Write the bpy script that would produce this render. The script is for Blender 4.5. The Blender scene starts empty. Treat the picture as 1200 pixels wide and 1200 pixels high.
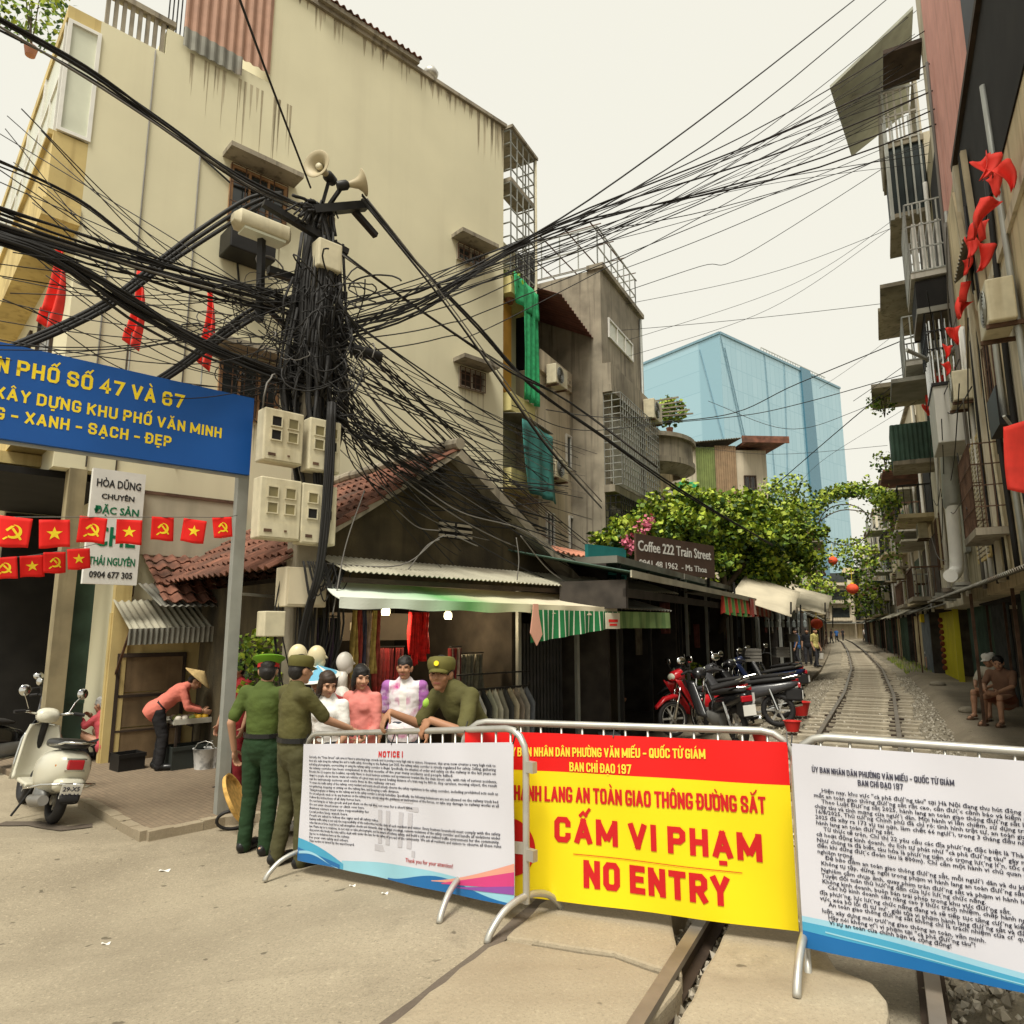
import bpy, bmesh, math, random
from mathutils import Vector, Matrix, noise, Euler
random.seed(11)
R = math.radians
S = bpy.context.scene
COL = S.collection
# ---------------------------------------------------------------- camera, sky, sun, exposure
F = 820.0; PITCH = math.atan(136 / F); H = 1.63
cd = bpy.data.cameras.new('camera'); cam = bpy.data.objects.new('camera', cd); COL.objects.link(cam)
cam.location = (0, 0, H); cam.rotation_euler = (math.pi / 2 + PITCH, 0, 0)
cd.sensor_width = 36; cd.lens = 36 * F / 1200; cd.clip_start = .05; cd.clip_end = 3000
S.camera = cam
W = bpy.data.worlds.new('World'); S.world = W; W.use_nodes = True
nt = W.node_tree; bg = nt.nodes['Background']
sky = nt.nodes.new('ShaderNodeTexSky'); sky.sky_type = 'NISHITA'; sky.sun_disc = False
sky.sun_elevation = R(62); sky.sun_rotation = R(200); sky.air_density = 1.0; sky.dust_density = 6.0; sky.ozone_density = .6
hs = nt.nodes.new('ShaderNodeHueSaturation'); hs.inputs['Saturation'].default_value = .12
mx = nt.nodes.new('ShaderNodeMix'); mx.data_type = 'RGBA'; mx.inputs[0].default_value = .9
mx.inputs[7].default_value = (6.40, 6.24, 5.46, 1)          # even cloud cover
nt.links.new(sky.outputs[0], hs.inputs['Color']); nt.links.new(hs.outputs[0], mx.inputs[6])
nt.links.new(mx.outputs[2], bg.inputs['Color']); bg.inputs['Strength'].default_value = .05
sd = bpy.data.lights.new('sun', 'SUN'); sd.energy = 1.5; sd.angle = R(22); sd.color = (1, .95, .84)
so = bpy.data.objects.new('sun', sd); COL.objects.link(so)
az, el = R(200), R(62)
dv = Vector((math.sin(az) * math.cos(el), math.cos(az) * math.cos(el), math.sin(el)))
so.rotation_euler = (-dv).to_track_quat('-Z', 'Y').to_euler()
S.view_settings.view_transform = 'Standard'; S.view_settings.look = 'None'
S.view_settings.exposure = 1.6; S.view_settings.gamma = 1.0

# ---------------------------------------------------------------- survey helpers (photo pixel -> point on a real plane)
CP, SP = math.cos(PITCH), math.sin(PITCH)
def ray(px, py):
    x = (px - 600) / F; v = -(py - 600) / F
    return Vector((x, CP - v * SP, SP + v * CP))
def at(px, py, Y):
    r = ray(px, py); return Vector((0, 0, H)) + r * (Y / r.y)
TA = math.atan2(.885, .465)                   # bearing of the railway
AA = R(42.7)                                  # bearing of the cross street's houses
T = Vector((math.cos(TA), math.sin(TA), 0)); TN = Vector((-T.y, T.x, 0))
A = Vector((math.cos(AA), math.sin(AA), 0)); B = Vector((-A.y, A.x, 0))
def hit(px, py, O, ang, yo=0.0):
    """photo pixel -> (u along the wall, z) on the vertical wall through O at bearing ang, offset yo"""
    d = Vector((math.cos(ang), math.sin(ang), 0)); n = Vector((-d.y, d.x, 0))
    o = Vector((O[0], O[1], 0)) + n * yo
    r = ray(px, py); k = o.dot(n) / r.dot(n)
    p = r * k
    return (p - o).dot(d), H + p.z
def sm(t): t = max(0, min(1, t)); return t * t * (3 - 2 * t)
TO = Vector((1.35, 3.59, 0))
def zg(x, y):
    p = Vector((x, y, 0)) - TO; d = p.dot(TN); t = p.dot(T)
    return -.35 * sm((d - 1.3) / 3.4) * (1 - .75 * sm((t - 8) / 8))
def gp(px, py):
    z = 0.0
    for _ in range(12):
        r = ray(px, py); k = (z - H) / r.z; p = r * k; z = zg(p.x, p.y)
    return Vector((p.x, p.y, z))

# ---------------------------------------------------------------- mesh builder
class MB:
    def __init__(s): s.v = []; s.f = []; s.m = []
    def add(s, vs, fs, mi=0):
        n = len(s.v); s.v += [tuple(v) for v in vs]; s.f += [tuple(i + n for i in f) for f in fs]; s.m += [mi] * len(fs); return s
    def bx(s, x0, x1, y0, y1, z0, z1, mi=0, mat=None):
        vs = [Vector((x, y, z)) for z in (z0, z1) for y in (y0, y1) for x in (x0, x1)]
        if mat is not None: vs = [mat @ v for v in vs]
        return s.add(vs, [(0, 2, 3, 1), (4, 5, 7, 6), (0, 1, 5, 4), (2, 6, 7, 3), (0, 4, 6, 2), (1, 3, 7, 5)], mi)
    def bar(s, p0, p1, w, h, mi=0, up=Vector((0, 0, 1))):
        p0 = Vector(p0); p1 = Vector(p1); d = (p1 - p0); L = d.length; d /= L
        x = d.cross(up)
        if x.length < 1e-4: x = d.cross(Vector((0, 1, 0)))
        x.normalize(); z = x.cross(d)
        m = Matrix((x, d, z)).transposed().to_4x4(); m.translation = p0
        return s.bx(-w / 2, w / 2, 0, L, -h / 2, h / 2, mi, m)
    def tube(s, pts, r, n=8, mi=0, cap=True):
        pts = [Vector(p) for p in pts]; k = len(pts)
        rs = r if isinstance(r, (list, tuple)) else [r] * k
        vs = []; x = None
        for i, p in enumerate(pts):
            d = (pts[min(i + 1, k - 1)] - pts[max(i - 1, 0)])
            d = d.normalized() if d.length > 1e-9 else Vector((0, 0, 1))
            if x is None: x = d.orthogonal().normalized()
            else:
                x = x - d * x.dot(d)
                x = x.normalized() if x.length > 1e-6 else d.orthogonal().normalized()
            y = d.cross(x)
            for j in range(n):
                a = 2 * math.pi * j / n; vs.append(p + (x * math.cos(a) + y * math.sin(a)) * rs[i])
        fs = [(i * n + j, i * n + (j + 1) % n, (i + 1) * n + (j + 1) % n, (i + 1) * n + j) for i in range(k - 1) for j in range(n)]
        if cap: fs += [tuple(range(n))[::-1], tuple((k - 1) * n + j for j in range(n))]
        return s.add(vs, fs, mi)
    def lathe(s, prof, mat=None, n=20, mi=0):
        mat = mat or Matrix(); vs = []
        for r, z in prof:
            for j in range(n):
                a = 2 * math.pi * j / n; vs.append(mat @ Vector((r * math.cos(a), r * math.sin(a), z)))
        k = len(prof)
        fs = [(i * n + j, i * n + (j + 1) % n, (i + 1) * n + (j + 1) % n, (i + 1) * n + j) for i in range(k - 1) for j in range(n)]
        return s.add(vs, fs, mi)
    def ell(s, c, r, rot=None, n=16, m=10, mi=0):
        if not hasattr(r, '__len__'): r = (r, r, r)
        rot = rot or Matrix.Identity(3); c = Vector(c)
        vs = [c + rot @ Vector((0, 0, -r[2]))]
        for i in range(1, m):
            a = -math.pi / 2 + math.pi * i / m
            for j in range(n):
                b = 2 * math.pi * j / n
                vs.append(c + rot @ Vector((r[0] * math.cos(a) * math.cos(b), r[1] * math.cos(a) * math.sin(b), r[2] * math.sin(a))))
        vs.append(c + rot @ Vector((0, 0, r[2]))); e = len(vs) - 1
        fs = [(0, 1 + (j + 1) % n, 1 + j) for j in range(n)]
        for i in range(m - 2):
            for j in range(n):
                q = 1 + i * n; fs.append((q + j, q + (j + 1) % n, q + n + (j + 1) % n, q + n + j))
        q = 1 + (m - 2) * n
        fs += [(q + j, q + (j + 1) % n, e) for j in range(n)]
        return s.add(vs, fs, mi)
    def loft(s, rings, n=16, p=2.5, mi=0):
        """rings: (center, half-width vector, half-height vector)"""
        vs = []
        for c, a, b in rings:
            c = Vector(c); a = Vector(a); b = Vector(b)
            for j in range(n):
                t = 2 * math.pi * j / n; ct, st = math.cos(t), math.sin(t)
                vs.append(c + a * (math.copysign(abs(ct) ** (2 / p), ct)) + b * (math.copysign(abs(st) ** (2 / p), st)))
        k = len(rings)
        fs = [(i * n + j, i * n + (j + 1) % n, (i + 1) * n + (j + 1) % n, (i + 1) * n + j) for i in range(k - 1) for j in range(n)]
        fs += [tuple(range(n))[::-1], tuple((k - 1) * n + j for j in range(n))]
        return s.add(vs, fs, mi)
    def prism(s, poly, mat, t, mi=0):
        """2-D polygon in the local xz plane of mat, thick t along local y"""
        n = len(poly)
        vs = [mat @ Vector((x, -t / 2, z)) for x, z in poly] + [mat @ Vector((x, t / 2, z)) for x, z in poly]
        return s.add(vs, [tuple(range(n)), tuple(range(n, 2 * n))[::-1]] + [(i, n + i, n + (i + 1) % n, (i + 1) % n) for i in range(n)], mi)
    def grid(s, fn, nu, nv, th=0, mi=0):
        """sheet fn(u,v) for u,v in 0..1; th gives it a thickness along its normal"""
        P = [[Vector(fn(i / nu, j / nv)) for i in range(nu + 1)] for j in range(nv + 1)]
        vs = [p for r_ in P for p in r_]; w = nu + 1
        fs = [(j * w + i, j * w + i + 1, (j + 1) * w + i + 1, (j + 1) * w + i) for j in range(nv) for i in range(nu)]
        if th:
            N = []
            for j in range(nv + 1):
                for i in range(nu + 1):
                    a = P[j][min(i + 1, nu)] - P[j][max(i - 1, 0)]; b = P[min(j + 1, nv)][i] - P[max(j - 1, 0)][i]
                    q = a.cross(b); N.append(q.normalized() if q.length > 1e-12 else Vector((0, 0, 1)))
            o = len(vs); vs2 = [v - N[i] * th for i, v in enumerate(vs)]
            fs2 = [tuple(o + i for i in f)[::-1] for f in fs]
            edge = []
            for i in range(nu): edge += [(i + 1, i, o + i, o + i + 1), (nv * w + i, nv * w + i + 1, o + nv * w + i + 1, o + nv * w + i)]
            for j in range(nv): edge += [(j * w, (j + 1) * w, o + (j + 1) * w, o + j * w), ((j + 1) * w + nu, j * w + nu, o + j * w + nu, o + (j + 1) * w + nu)]
            vs += vs2; fs += fs2 + edge
        return s.add(vs, fs, mi)
    def corr(s, P00, P10, P01, pitch=.08, amp=.012, th=.004, mi=0, nv=1):
        """corrugated sheet: ribs run from the P00-P10 edge to P01"""
        P00, P10, P01 = Vector(P00), Vector(P10), Vector(P01); e = P10 - P00; f = P01 - P00; n = e.cross(f).normalized()
        k = max(8, int(e.length / pitch * 6))
        return s.grid(lambda u, v: P00 + e * u + f * v + n * amp * math.sin(u * e.length / pitch * 2 * math.pi), min(k, 900), nv, th, mi)
    def build(s, name, mats, parent=None, smooth=False, bevel=0, loc=None):
        me = bpy.data.meshes.new(name)
        vs = s.v
        if parent is None:
            if loc is None:
                xs = [v[0] for v in vs]; ys = [v[1] for v in vs]; zs = [v[2] for v in vs]
                loc = ((min(xs) + max(xs)) / 2, (min(ys) + max(ys)) / 2, min(zs))
            vs = [(v[0] - loc[0], v[1] - loc[1], v[2] - loc[2]) for v in vs]
        me.from_pydata(vs, [], s.f)
        if not isinstance(mats, (list, tuple)): mats = [mats]
        for m in mats: me.materials.append(m)
        me.polygons.foreach_set('material_index', s.m)
        if smooth:
            me.polygons.foreach_set('use_smooth', [True] * len(me.polygons))
        me.update()
        o = bpy.data.objects.new(name, me); COL.objects.link(o)
        if parent is None: o.location = loc
        else: o.parent = parent
        if bevel:
            b = o.modifiers.new('bevel', 'BEVEL'); b.width = bevel; b.segments = 2; b.limit_method = 'ANGLE'; b.angle_limit = R(40)
        if smooth == 2:
            try: me.shade_auto_smooth(angle=R(40))
            except Exception:
                me.set_sharp_from_angle(angle=R(40))
        return o

def tag(o, label=None, cat=None, group=None, kind=None):
    if label: o['label'] = label
    if cat: o['category'] = cat
    if group: o['group'] = group
    if kind: o['kind'] = kind
    return o
def thing(name, label, cat, loc=(0, 0, 0), rz=0, group=None):
    o = bpy.data.objects.new(name, None); COL.objects.link(o); o.empty_display_size = .2
    o.location = loc; o.rotation_euler = (0, 0, rz); tag(o, label, cat, group); return o
def copy_tree(o, parent=None):
    c = o.copy(); COL.objects.link(c)
    if parent is not None: c.parent = parent
    for ch in list(o.children): copy_tree(ch, c)
    return c

# ---------------------------------------------------------------- materials
MATS = {}
def mat(name, col, rough=.75, metal=0, var=.18, scale=3.0, bump=.0, bscale=40, streak=0, stain=None, sscale=1.0, fine=0, emit=0, spec=.35, alpha=1, blotch=0):
    if name in MATS: return MATS[name]
    m = bpy.data.materials.new(name); m.use_nodes = True; nt = m.node_tree; N = nt.nodes; L = nt.links
    p = N['Principled BSDF']; p.inputs['Roughness'].default_value = rough; p.inputs['Metallic'].default_value = metal
    p.inputs['Specular IOR Level'].default_value = spec
    c = (*col, 1); tc = N.new('ShaderNodeTexCoord')
    def noi(sc, det=4, mapping=None):
        n = N.new('ShaderNodeTexNoise'); n.inputs['Scale'].default_value = sc; n.inputs['Detail'].default_value = det
        if mapping:
            mp = N.new('ShaderNodeMapping'); mp.inputs['Scale'].default_value = mapping; L.new(tc.outputs['Object'], mp.inputs[0]); L.new(mp.outputs[0], n.inputs['Vector'])
        else: L.new(tc.outputs['Object'], n.inputs['Vector'])
        return n.outputs['Fac']
    def ramp(src, a, b):
        r = N.new('ShaderNodeMapRange'); r.inputs[1].default_value = a; r.inputs[2].default_value = b; r.clamp = True; L.new(src, r.inputs[0]); return r.outputs[0]
    def mix(f, a, b, amt=1.0):
        x = N.new('ShaderNodeMix'); x.data_type = 'RGBA'
        if amt != 1:
            q = N.new('ShaderNodeMath'); q.operation = 'MULTIPLY'; q.inputs[1].default_value = amt; L.new(f, q.inputs[0]); f = q.outputs[0]
        L.new(f, x.inputs[0])
        for i, v in ((6, a), (7, b)):
            if isinstance(v, tuple): x.inputs[i].default_value = v
            else: L.new(v, x.inputs[i])
        return x.outputs[2]
    out = c
    if var:
        lo = tuple(v * (1 - var) for v in col) + (1,); hi = tuple(min(1, v * (1 + var)) for v in col) + (1,)
        out = mix(ramp(noi(scale, 6), .3, .7), lo, hi)
    if fine: out = mix(ramp(noi(120, 2), .35, .65), out, tuple(v * .45 for v in col) + (1,), fine)
    st = (*(stain or tuple(v * .35 for v in col)), 1)
    if streak: out = mix(ramp(noi(1, 5, (7 * sscale, 7 * sscale, .35 * sscale)), .52, .74), out, st, streak)
    if blotch: out = mix(ramp(noi(1.1 * sscale, 7), .5, .68), out, st, blotch)
    if isinstance(out, tuple): p.inputs['Base Color'].default_value = out
    else: L.new(out, p.inputs['Base Color'])
    if bump:
        b = N.new('ShaderNodeBump'); b.inputs['Strength'].default_value = bump; b.inputs['Distance'].default_value = .01
        L.new(noi(bscale, 5), b.inputs['Height']); L.new(b.outputs[0], p.inputs['Normal'])
    if emit:
        p.inputs['Emission Color'].default_value = c; p.inputs['Emission Strength'].default_value = emit
    if alpha < 1: p.inputs['Alpha'].default_value = alpha
    MATS[name] = m; return m
cream = mat('cream plaster', (.655, .615, .43), .9, var=.07, scale=.5, streak=.2, stain=(.46, .41, .28), sscale=.33, blotch=.15, bump=.15)
creamd = mat('dirty cream plaster', (.52, .44, .27), .9, var=.2, scale=1.2, streak=.8, stain=(.12, .09, .05), sscale=.8, blotch=.55, bump=.3)
beige = mat('beige plaster', (.55, .48, .36), .9, var=.1, scale=.8, streak=.55, stain=(.18, .15, .11), blotch=.25, bump=.2)
concrete = mat('weathered concrete', (.30, .265, .20), .92, var=.25, scale=1.4, streak=.9, stain=(.09, .075, .055), blotch=.6, bump=.4)
greyc = mat('pale grey concrete', (.46, .44, .39), .9, var=.15, scale=1.5, streak=.5, stain=(.16, .14, .11), blotch=.3, bump=.3)
mossy = mat('mossy black plaster', (.066, .052, .027), .95, var=.45, scale=1.6, streak=.7, stain=(.022, .018, .012), blotch=.95, bump=.6)
yellow = mat('yellow plaster', (.56, .44, .19), .88, var=.15, scale=1.2, streak=.5, stain=(.2, .12, .03), blotch=.3, bump=.2)
tile = mat('clay roof tile', (.17, .072, .045), .85, var=.5, scale=4, blotch=.8, stain=(.06, .04, .03), bump=.3)
darkwood = mat('dark wood', (.045, .03, .02), .8, var=.4, scale=4, bump=.3)
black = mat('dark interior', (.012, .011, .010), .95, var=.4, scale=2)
blackm = mat('black metal', (.018, .017, .016), .5, metal=.3, var=.3)
rubber = mat('black rubber', (.014, .013, .013), .7, var=.2)
cablem = mat('cable black', (.016, .015, .014), .65, var=.2, scale=2)
cableg = mat('cable grey', (.15, .14, .125), .7, var=.2, scale=2)
steel = mat('galvanised steel', (.48, .47, .43), .42, metal=.65, var=.14, scale=6, blotch=.2, stain=(.2, .17, .12))
greypaint = mat('grey painted steel', (.33, .34, .31), .5, metal=.3, var=.12, scale=4, streak=.3, stain=(.2, .14, .09))
rust = mat('rusty steel', (.12, .07, .045), .85, metal=.3, var=.4, scale=5, bump=.4)
corrgrey = mat('old corrugated iron', (.22, .215, .18), .7, metal=.35, var=.25, scale=2.5, blotch=.6, stain=(.12, .07, .04))
corrtan = mat('pale corrugated roofing', (.36, .34, .26), .75, metal=.1, var=.2, scale=2.5, blotch=.5, stain=(.14, .11, .07))
pinkc = mat('pink corrugated iron', (.60, .31, .26), .7, metal=.1, var=.12, scale=1.5, streak=.4, stain=(.2, .09, .06))
greenc = mat('dark green corrugated iron', (.05, .095, .07), .6, metal=.2, var=.3, scale=2.5, blotch=.55, stain=(.02, .03, .025))
yellowc = mat('yellow green corrugated iron', (.56, .50, .02), .5, var=.12, scale=1.5, streak=.4, stain=(.25, .19, .02))
whitep = mat('white paint', (.72, .71, .66), .5, var=.08, scale=4, blotch=.15, stain=(.4, .36, .27))
offwhite = mat('yellowed plastic', (.56, .51, .36), .55, var=.12, scale=7, streak=.45, stain=(.25, .19, .09))
glass = mat('dark window glass', (.03, .035, .035), .12, var=.3, spec=.6)
frost = mat('pale frosted glass', (.60, .62, .50), .25, var=.12, scale=1.2)
red = mat('red cloth', (.62, .022, .016), .8, var=.18, scale=4)
redflag = mat('bright red cloth', (.74, .045, .03), .75, var=.14, scale=5)
gold = mat('yellow print', (.88, .66, .02), .6, var=.05)
netg = mat('green shade net', (.03, .34, .13), .85, var=.3, scale=9, bump=.4)
tealnet = mat('teal tarpaulin', (.035, .17, .15), .75, var=.25, scale=3, bump=.3)
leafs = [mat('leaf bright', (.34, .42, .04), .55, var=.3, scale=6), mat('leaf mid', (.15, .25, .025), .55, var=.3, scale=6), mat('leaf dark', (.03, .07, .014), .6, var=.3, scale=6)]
bark = mat('bark', (.10, .075, .05), .95, var=.3, bump=.6)
skin = mat('skin', (.43, .235, .145), .55, var=.08, scale=8)
skin2 = mat('tanned skin', (.34, .17, .095), .55, var=.08, scale=8)
hairb = mat('black hair', (.012, .010, .009), .55, var=.3, scale=30, bump=.4, bscale=90)
hairg = mat('grey hair', (.33, .32, .30), .6, var=.3, scale=30, bump=.4, bscale=90)
eyem = mat('eye', (.015, .01, .008), .3, var=0); lipm = mat('lips', (.36, .12, .10), .5, var=0)
leather = mat('black leather', (.012, .012, .012), .3, var=.1)
chrome = mat('chrome', (.62, .62, .60), .12, metal=1, var=.05)
straw = mat('straw', (.50, .36, .16), .85, var=.2, scale=14, bump=.5)
# ---------------------------------------------------------------- workshop scene: shapes are evaluated there, then linked into the real one
TS = bpy.data.scenes.new('workshop')
def baked(o):
    TS.collection.objects.link(o); vl = TS.view_layers[0]; vl.update(); dg = vl.depsgraph
    m = bpy.data.meshes.new_from_object(o.evaluated_get(dg)); TS.collection.objects.unlink(o); return m
# ---------------------------------------------------------------- lettering
def text_mb(txt, size, w=None, bold=.0, align='LEFT', ext=.002, res=2):
    vs, fs = text_one(txt, size, None, 0, align, ext, res)
    if bold > .005:                     # heavy faces: the strokes are widened sideways
        n = len(vs); s = bold * size * .8; V = []; Fc = []
        for i, (dx, dz) in enumerate(((0, 0), (-s, -s * .6), (s, -s * .6), (s, s * .6), (-s, s * .6))):
            V += [(a + dx, b - .00015 * i, c + dz) for a, b, c in vs]; Fc += [tuple(j + n * i for j in f) for f in fs]
        vs, fs = V, Fc
    if w and vs:
        x0 = min(v[0] for v in vs); x1 = max(v[0] for v in vs); k = w / max(1e-6, x1 - x0)
        c0 = x0 if align == 'LEFT' else (x0 + x1) / 2
        vs = [((v[0] - c0) * k, v[1], v[2]) for v in vs]
    return vs, fs
def text_one(txt, size, w=None, bold=.0, align='LEFT', ext=.002, res=2):
    """-> list of verts, faces in the xz plane (x right, z up), baseline at z=0"""
    c = bpy.data.curves.new('t', 'FONT'); c.body = txt; c.size = size; c.align_x = align; c.extrude = ext; c.offset = bold * size; c.resolution_u = res
    o = bpy.data.objects.new('t', c); me = baked(o)
    vs = [(v.co.x, -v.co.z, v.co.y) for v in me.vertices]; fs = [tuple(p.vertices) for p in me.polygons]
    bpy.data.objects.remove(o); bpy.data.curves.remove(c); bpy.data.meshes.remove(me)
    if w and vs:
        x0 = min(v[0] for v in vs); x1 = max(v[0] for v in vs); k = w / max(1e-6, x1 - x0)
        if align == 'LEFT': vs = [((v[0] - x0) * k, v[1], v[2]) for v in vs]
        else: vs = [((v[0] - (x0 + x1) / 2) * k, v[1], v[2]) for v in vs]
    return vs, fs
def put_text(mb, txt, size, x, z, y=-.004, w=None, bold=.02, align='LEFT', mi=0, fn=None, res=2):
    vs, fs = text_mb(txt, size, w, bold, align, res=res)
    q = [(v[0] + x, v[1] + y, v[2] + z) for v in vs]
    if fn: q = [fn(v) for v in q]
    mb.add(q, fs, mi)
# emblems (2-D polygons about the origin, unit height ~1)
STAR = [((.5 if i % 2 == 0 else .195) * math.sin(math.pi * i / 5), (.5 if i % 2 == 0 else .195) * math.cos(math.pi * i / 5)) for i in range(10)]
def arc(cx, cz, r, a0, a1, n=14): return [(cx + r * math.cos(R(a0 + (a1 - a0) * i / n)), cz + r * math.sin(R(a0 + (a1 - a0) * i / n))) for i in range(n + 1)]
SICKLE = arc(0, .02, .42, -125, 95) + arc(-.07, .07, .33, 88, -118)
SHANDLE = [(-.30, -.30), (-.22, -.36), (-.40, -.52), (-.48, -.46)]
HAMMER = [(-.12, .18), (-.02, .26), (.46, -.38), (.37, -.45)]
HHEAD = [(-.40, .10), (-.16, .36), (.02, .36), (-.30, .0)]
# heavy condensed capitals drawn as ribbons (sign-writer's lettering)
import unicodedata
_O = [(.2, 0), (0, .15), (0, .85), (.2, 1), (.8, 1), (1, .85), (1, .15), (.8, 0), (.2, 0)]; _P = [(0, 0), (0, 1), (.75, 1), (1, .86), (1, .58), (.75, .45), (0, .45)]
GL = {'A': [[(0, 0), (.5, 1)], [(.5, 1), (1, 0)], [(.2, .28), (.8, .28)]], 'B': [[(0, 0), (0, 1), (.7, 1), (.95, .88), (.95, .64), (.7, .53), (0, .53)], [(.7, .53), (1, .4), (1, .13), (.7, 0), (0, 0)]],
      'C': [[(1, .79), (1, .85), (.8, 1), (.2, 1), (0, .85), (0, .15), (.2, 0), (.8, 0), (1, .15), (1, .21)]], 'D': [[(0, 0), (0, 1), (.65, 1), (1, .82), (1, .18), (.65, 0), (0, 0)]],
      'E': [[(1, 1), (0, 1), (0, 0), (1, 0)], [(0, .52), (.85, .52)]], 'G': [[(1, .8), (1, .85), (.8, 1), (.2, 1), (0, .85), (0, .15), (.2, 0), (.8, 0), (1, .15), (1, .42), (.65, .42)]],
      'H': [[(0, 0), (0, 1)], [(1, 0), (1, 1)], [(0, .5), (1, .5)]], 'I': [[(.5, 0), (.5, 1)]], 'K': [[(0, 0), (0, 1)], [(1, 1), (.1, .42)], [(.35, .6), (1, 0)]], 'L': [[(0, 1), (0, 0), (.95, 0)]],
      'M': [[(0, 0), (0, 1)], [(1, 0), (1, 1)], [(.0, 1), (.5, .12)], [(.5, .12), (1, 1)]], 'N': [[(0, 0), (0, 1)], [(1, 0), (1, 1)], [(0, 1), (1, 0)]], 'O': [_O], 'P': [_P], 'Q': [_O, [(.6, .25), (1, -.05)]], 'R': [_P, [(.5, .45), (1, 0)]],
      'S': [[(1, .74), (1, .86), (.8, 1), (.2, 1), (0, .86), (0, .67), (.2, .56), (.8, .45), (1, .33), (1, .14), (.8, 0), (.2, 0), (0, .14), (0, .27)]], 'T': [[(0, 1), (1, 1)], [(.5, 1), (.5, 0)]],
      'U': [[(0, 1), (0, .15), (.2, 0), (.8, 0), (1, .15), (1, 1)]], 'V': [[(0, 1), (.5, 0)], [(.5, 0), (1, 1)]], 'X': [[(0, 0), (1, 1)], [(0, 1), (1, 0)]], 'Y': [[(0, 1), (.5, .45), (1, 1)], [(.5, .5), (.5, 0)]],
      '1': [[(.15, .8), (.55, 1), (.55, 0)]], '4': [[(.75, 0), (.75, 1), (0, .28), (1, .28)]], '6': [[(.97, .84), (.8, 1), (.2, 1), (0, .85), (0, .15), (.2, 0), (.8, 0), (1, .15), (1, .42), (.8, .56), (0, .5)]],
      '7': [[(0, 1), (1, 1), (.35, 0)]], '9': [[(.03, .16), (.2, 0), (.8, 0), (1, .15), (1, .85), (.8, 1), (.2, 1), (0, .85), (0, .6), (.2, .46), (1, .5)]], '-': [[(.1, .42), (.9, .42)]], '!': [[(.5, 1), (.5, .3)], [(.5, .05), (.5, -.02)]]}
WD = {'M': 1.45, 'I': .0, '!': .0, ' ': .35, '-': .75, '1': .6, 'T': .95, 'L': .85, 'E': .85, 'V': 1.1, 'A': 1.1}
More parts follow.
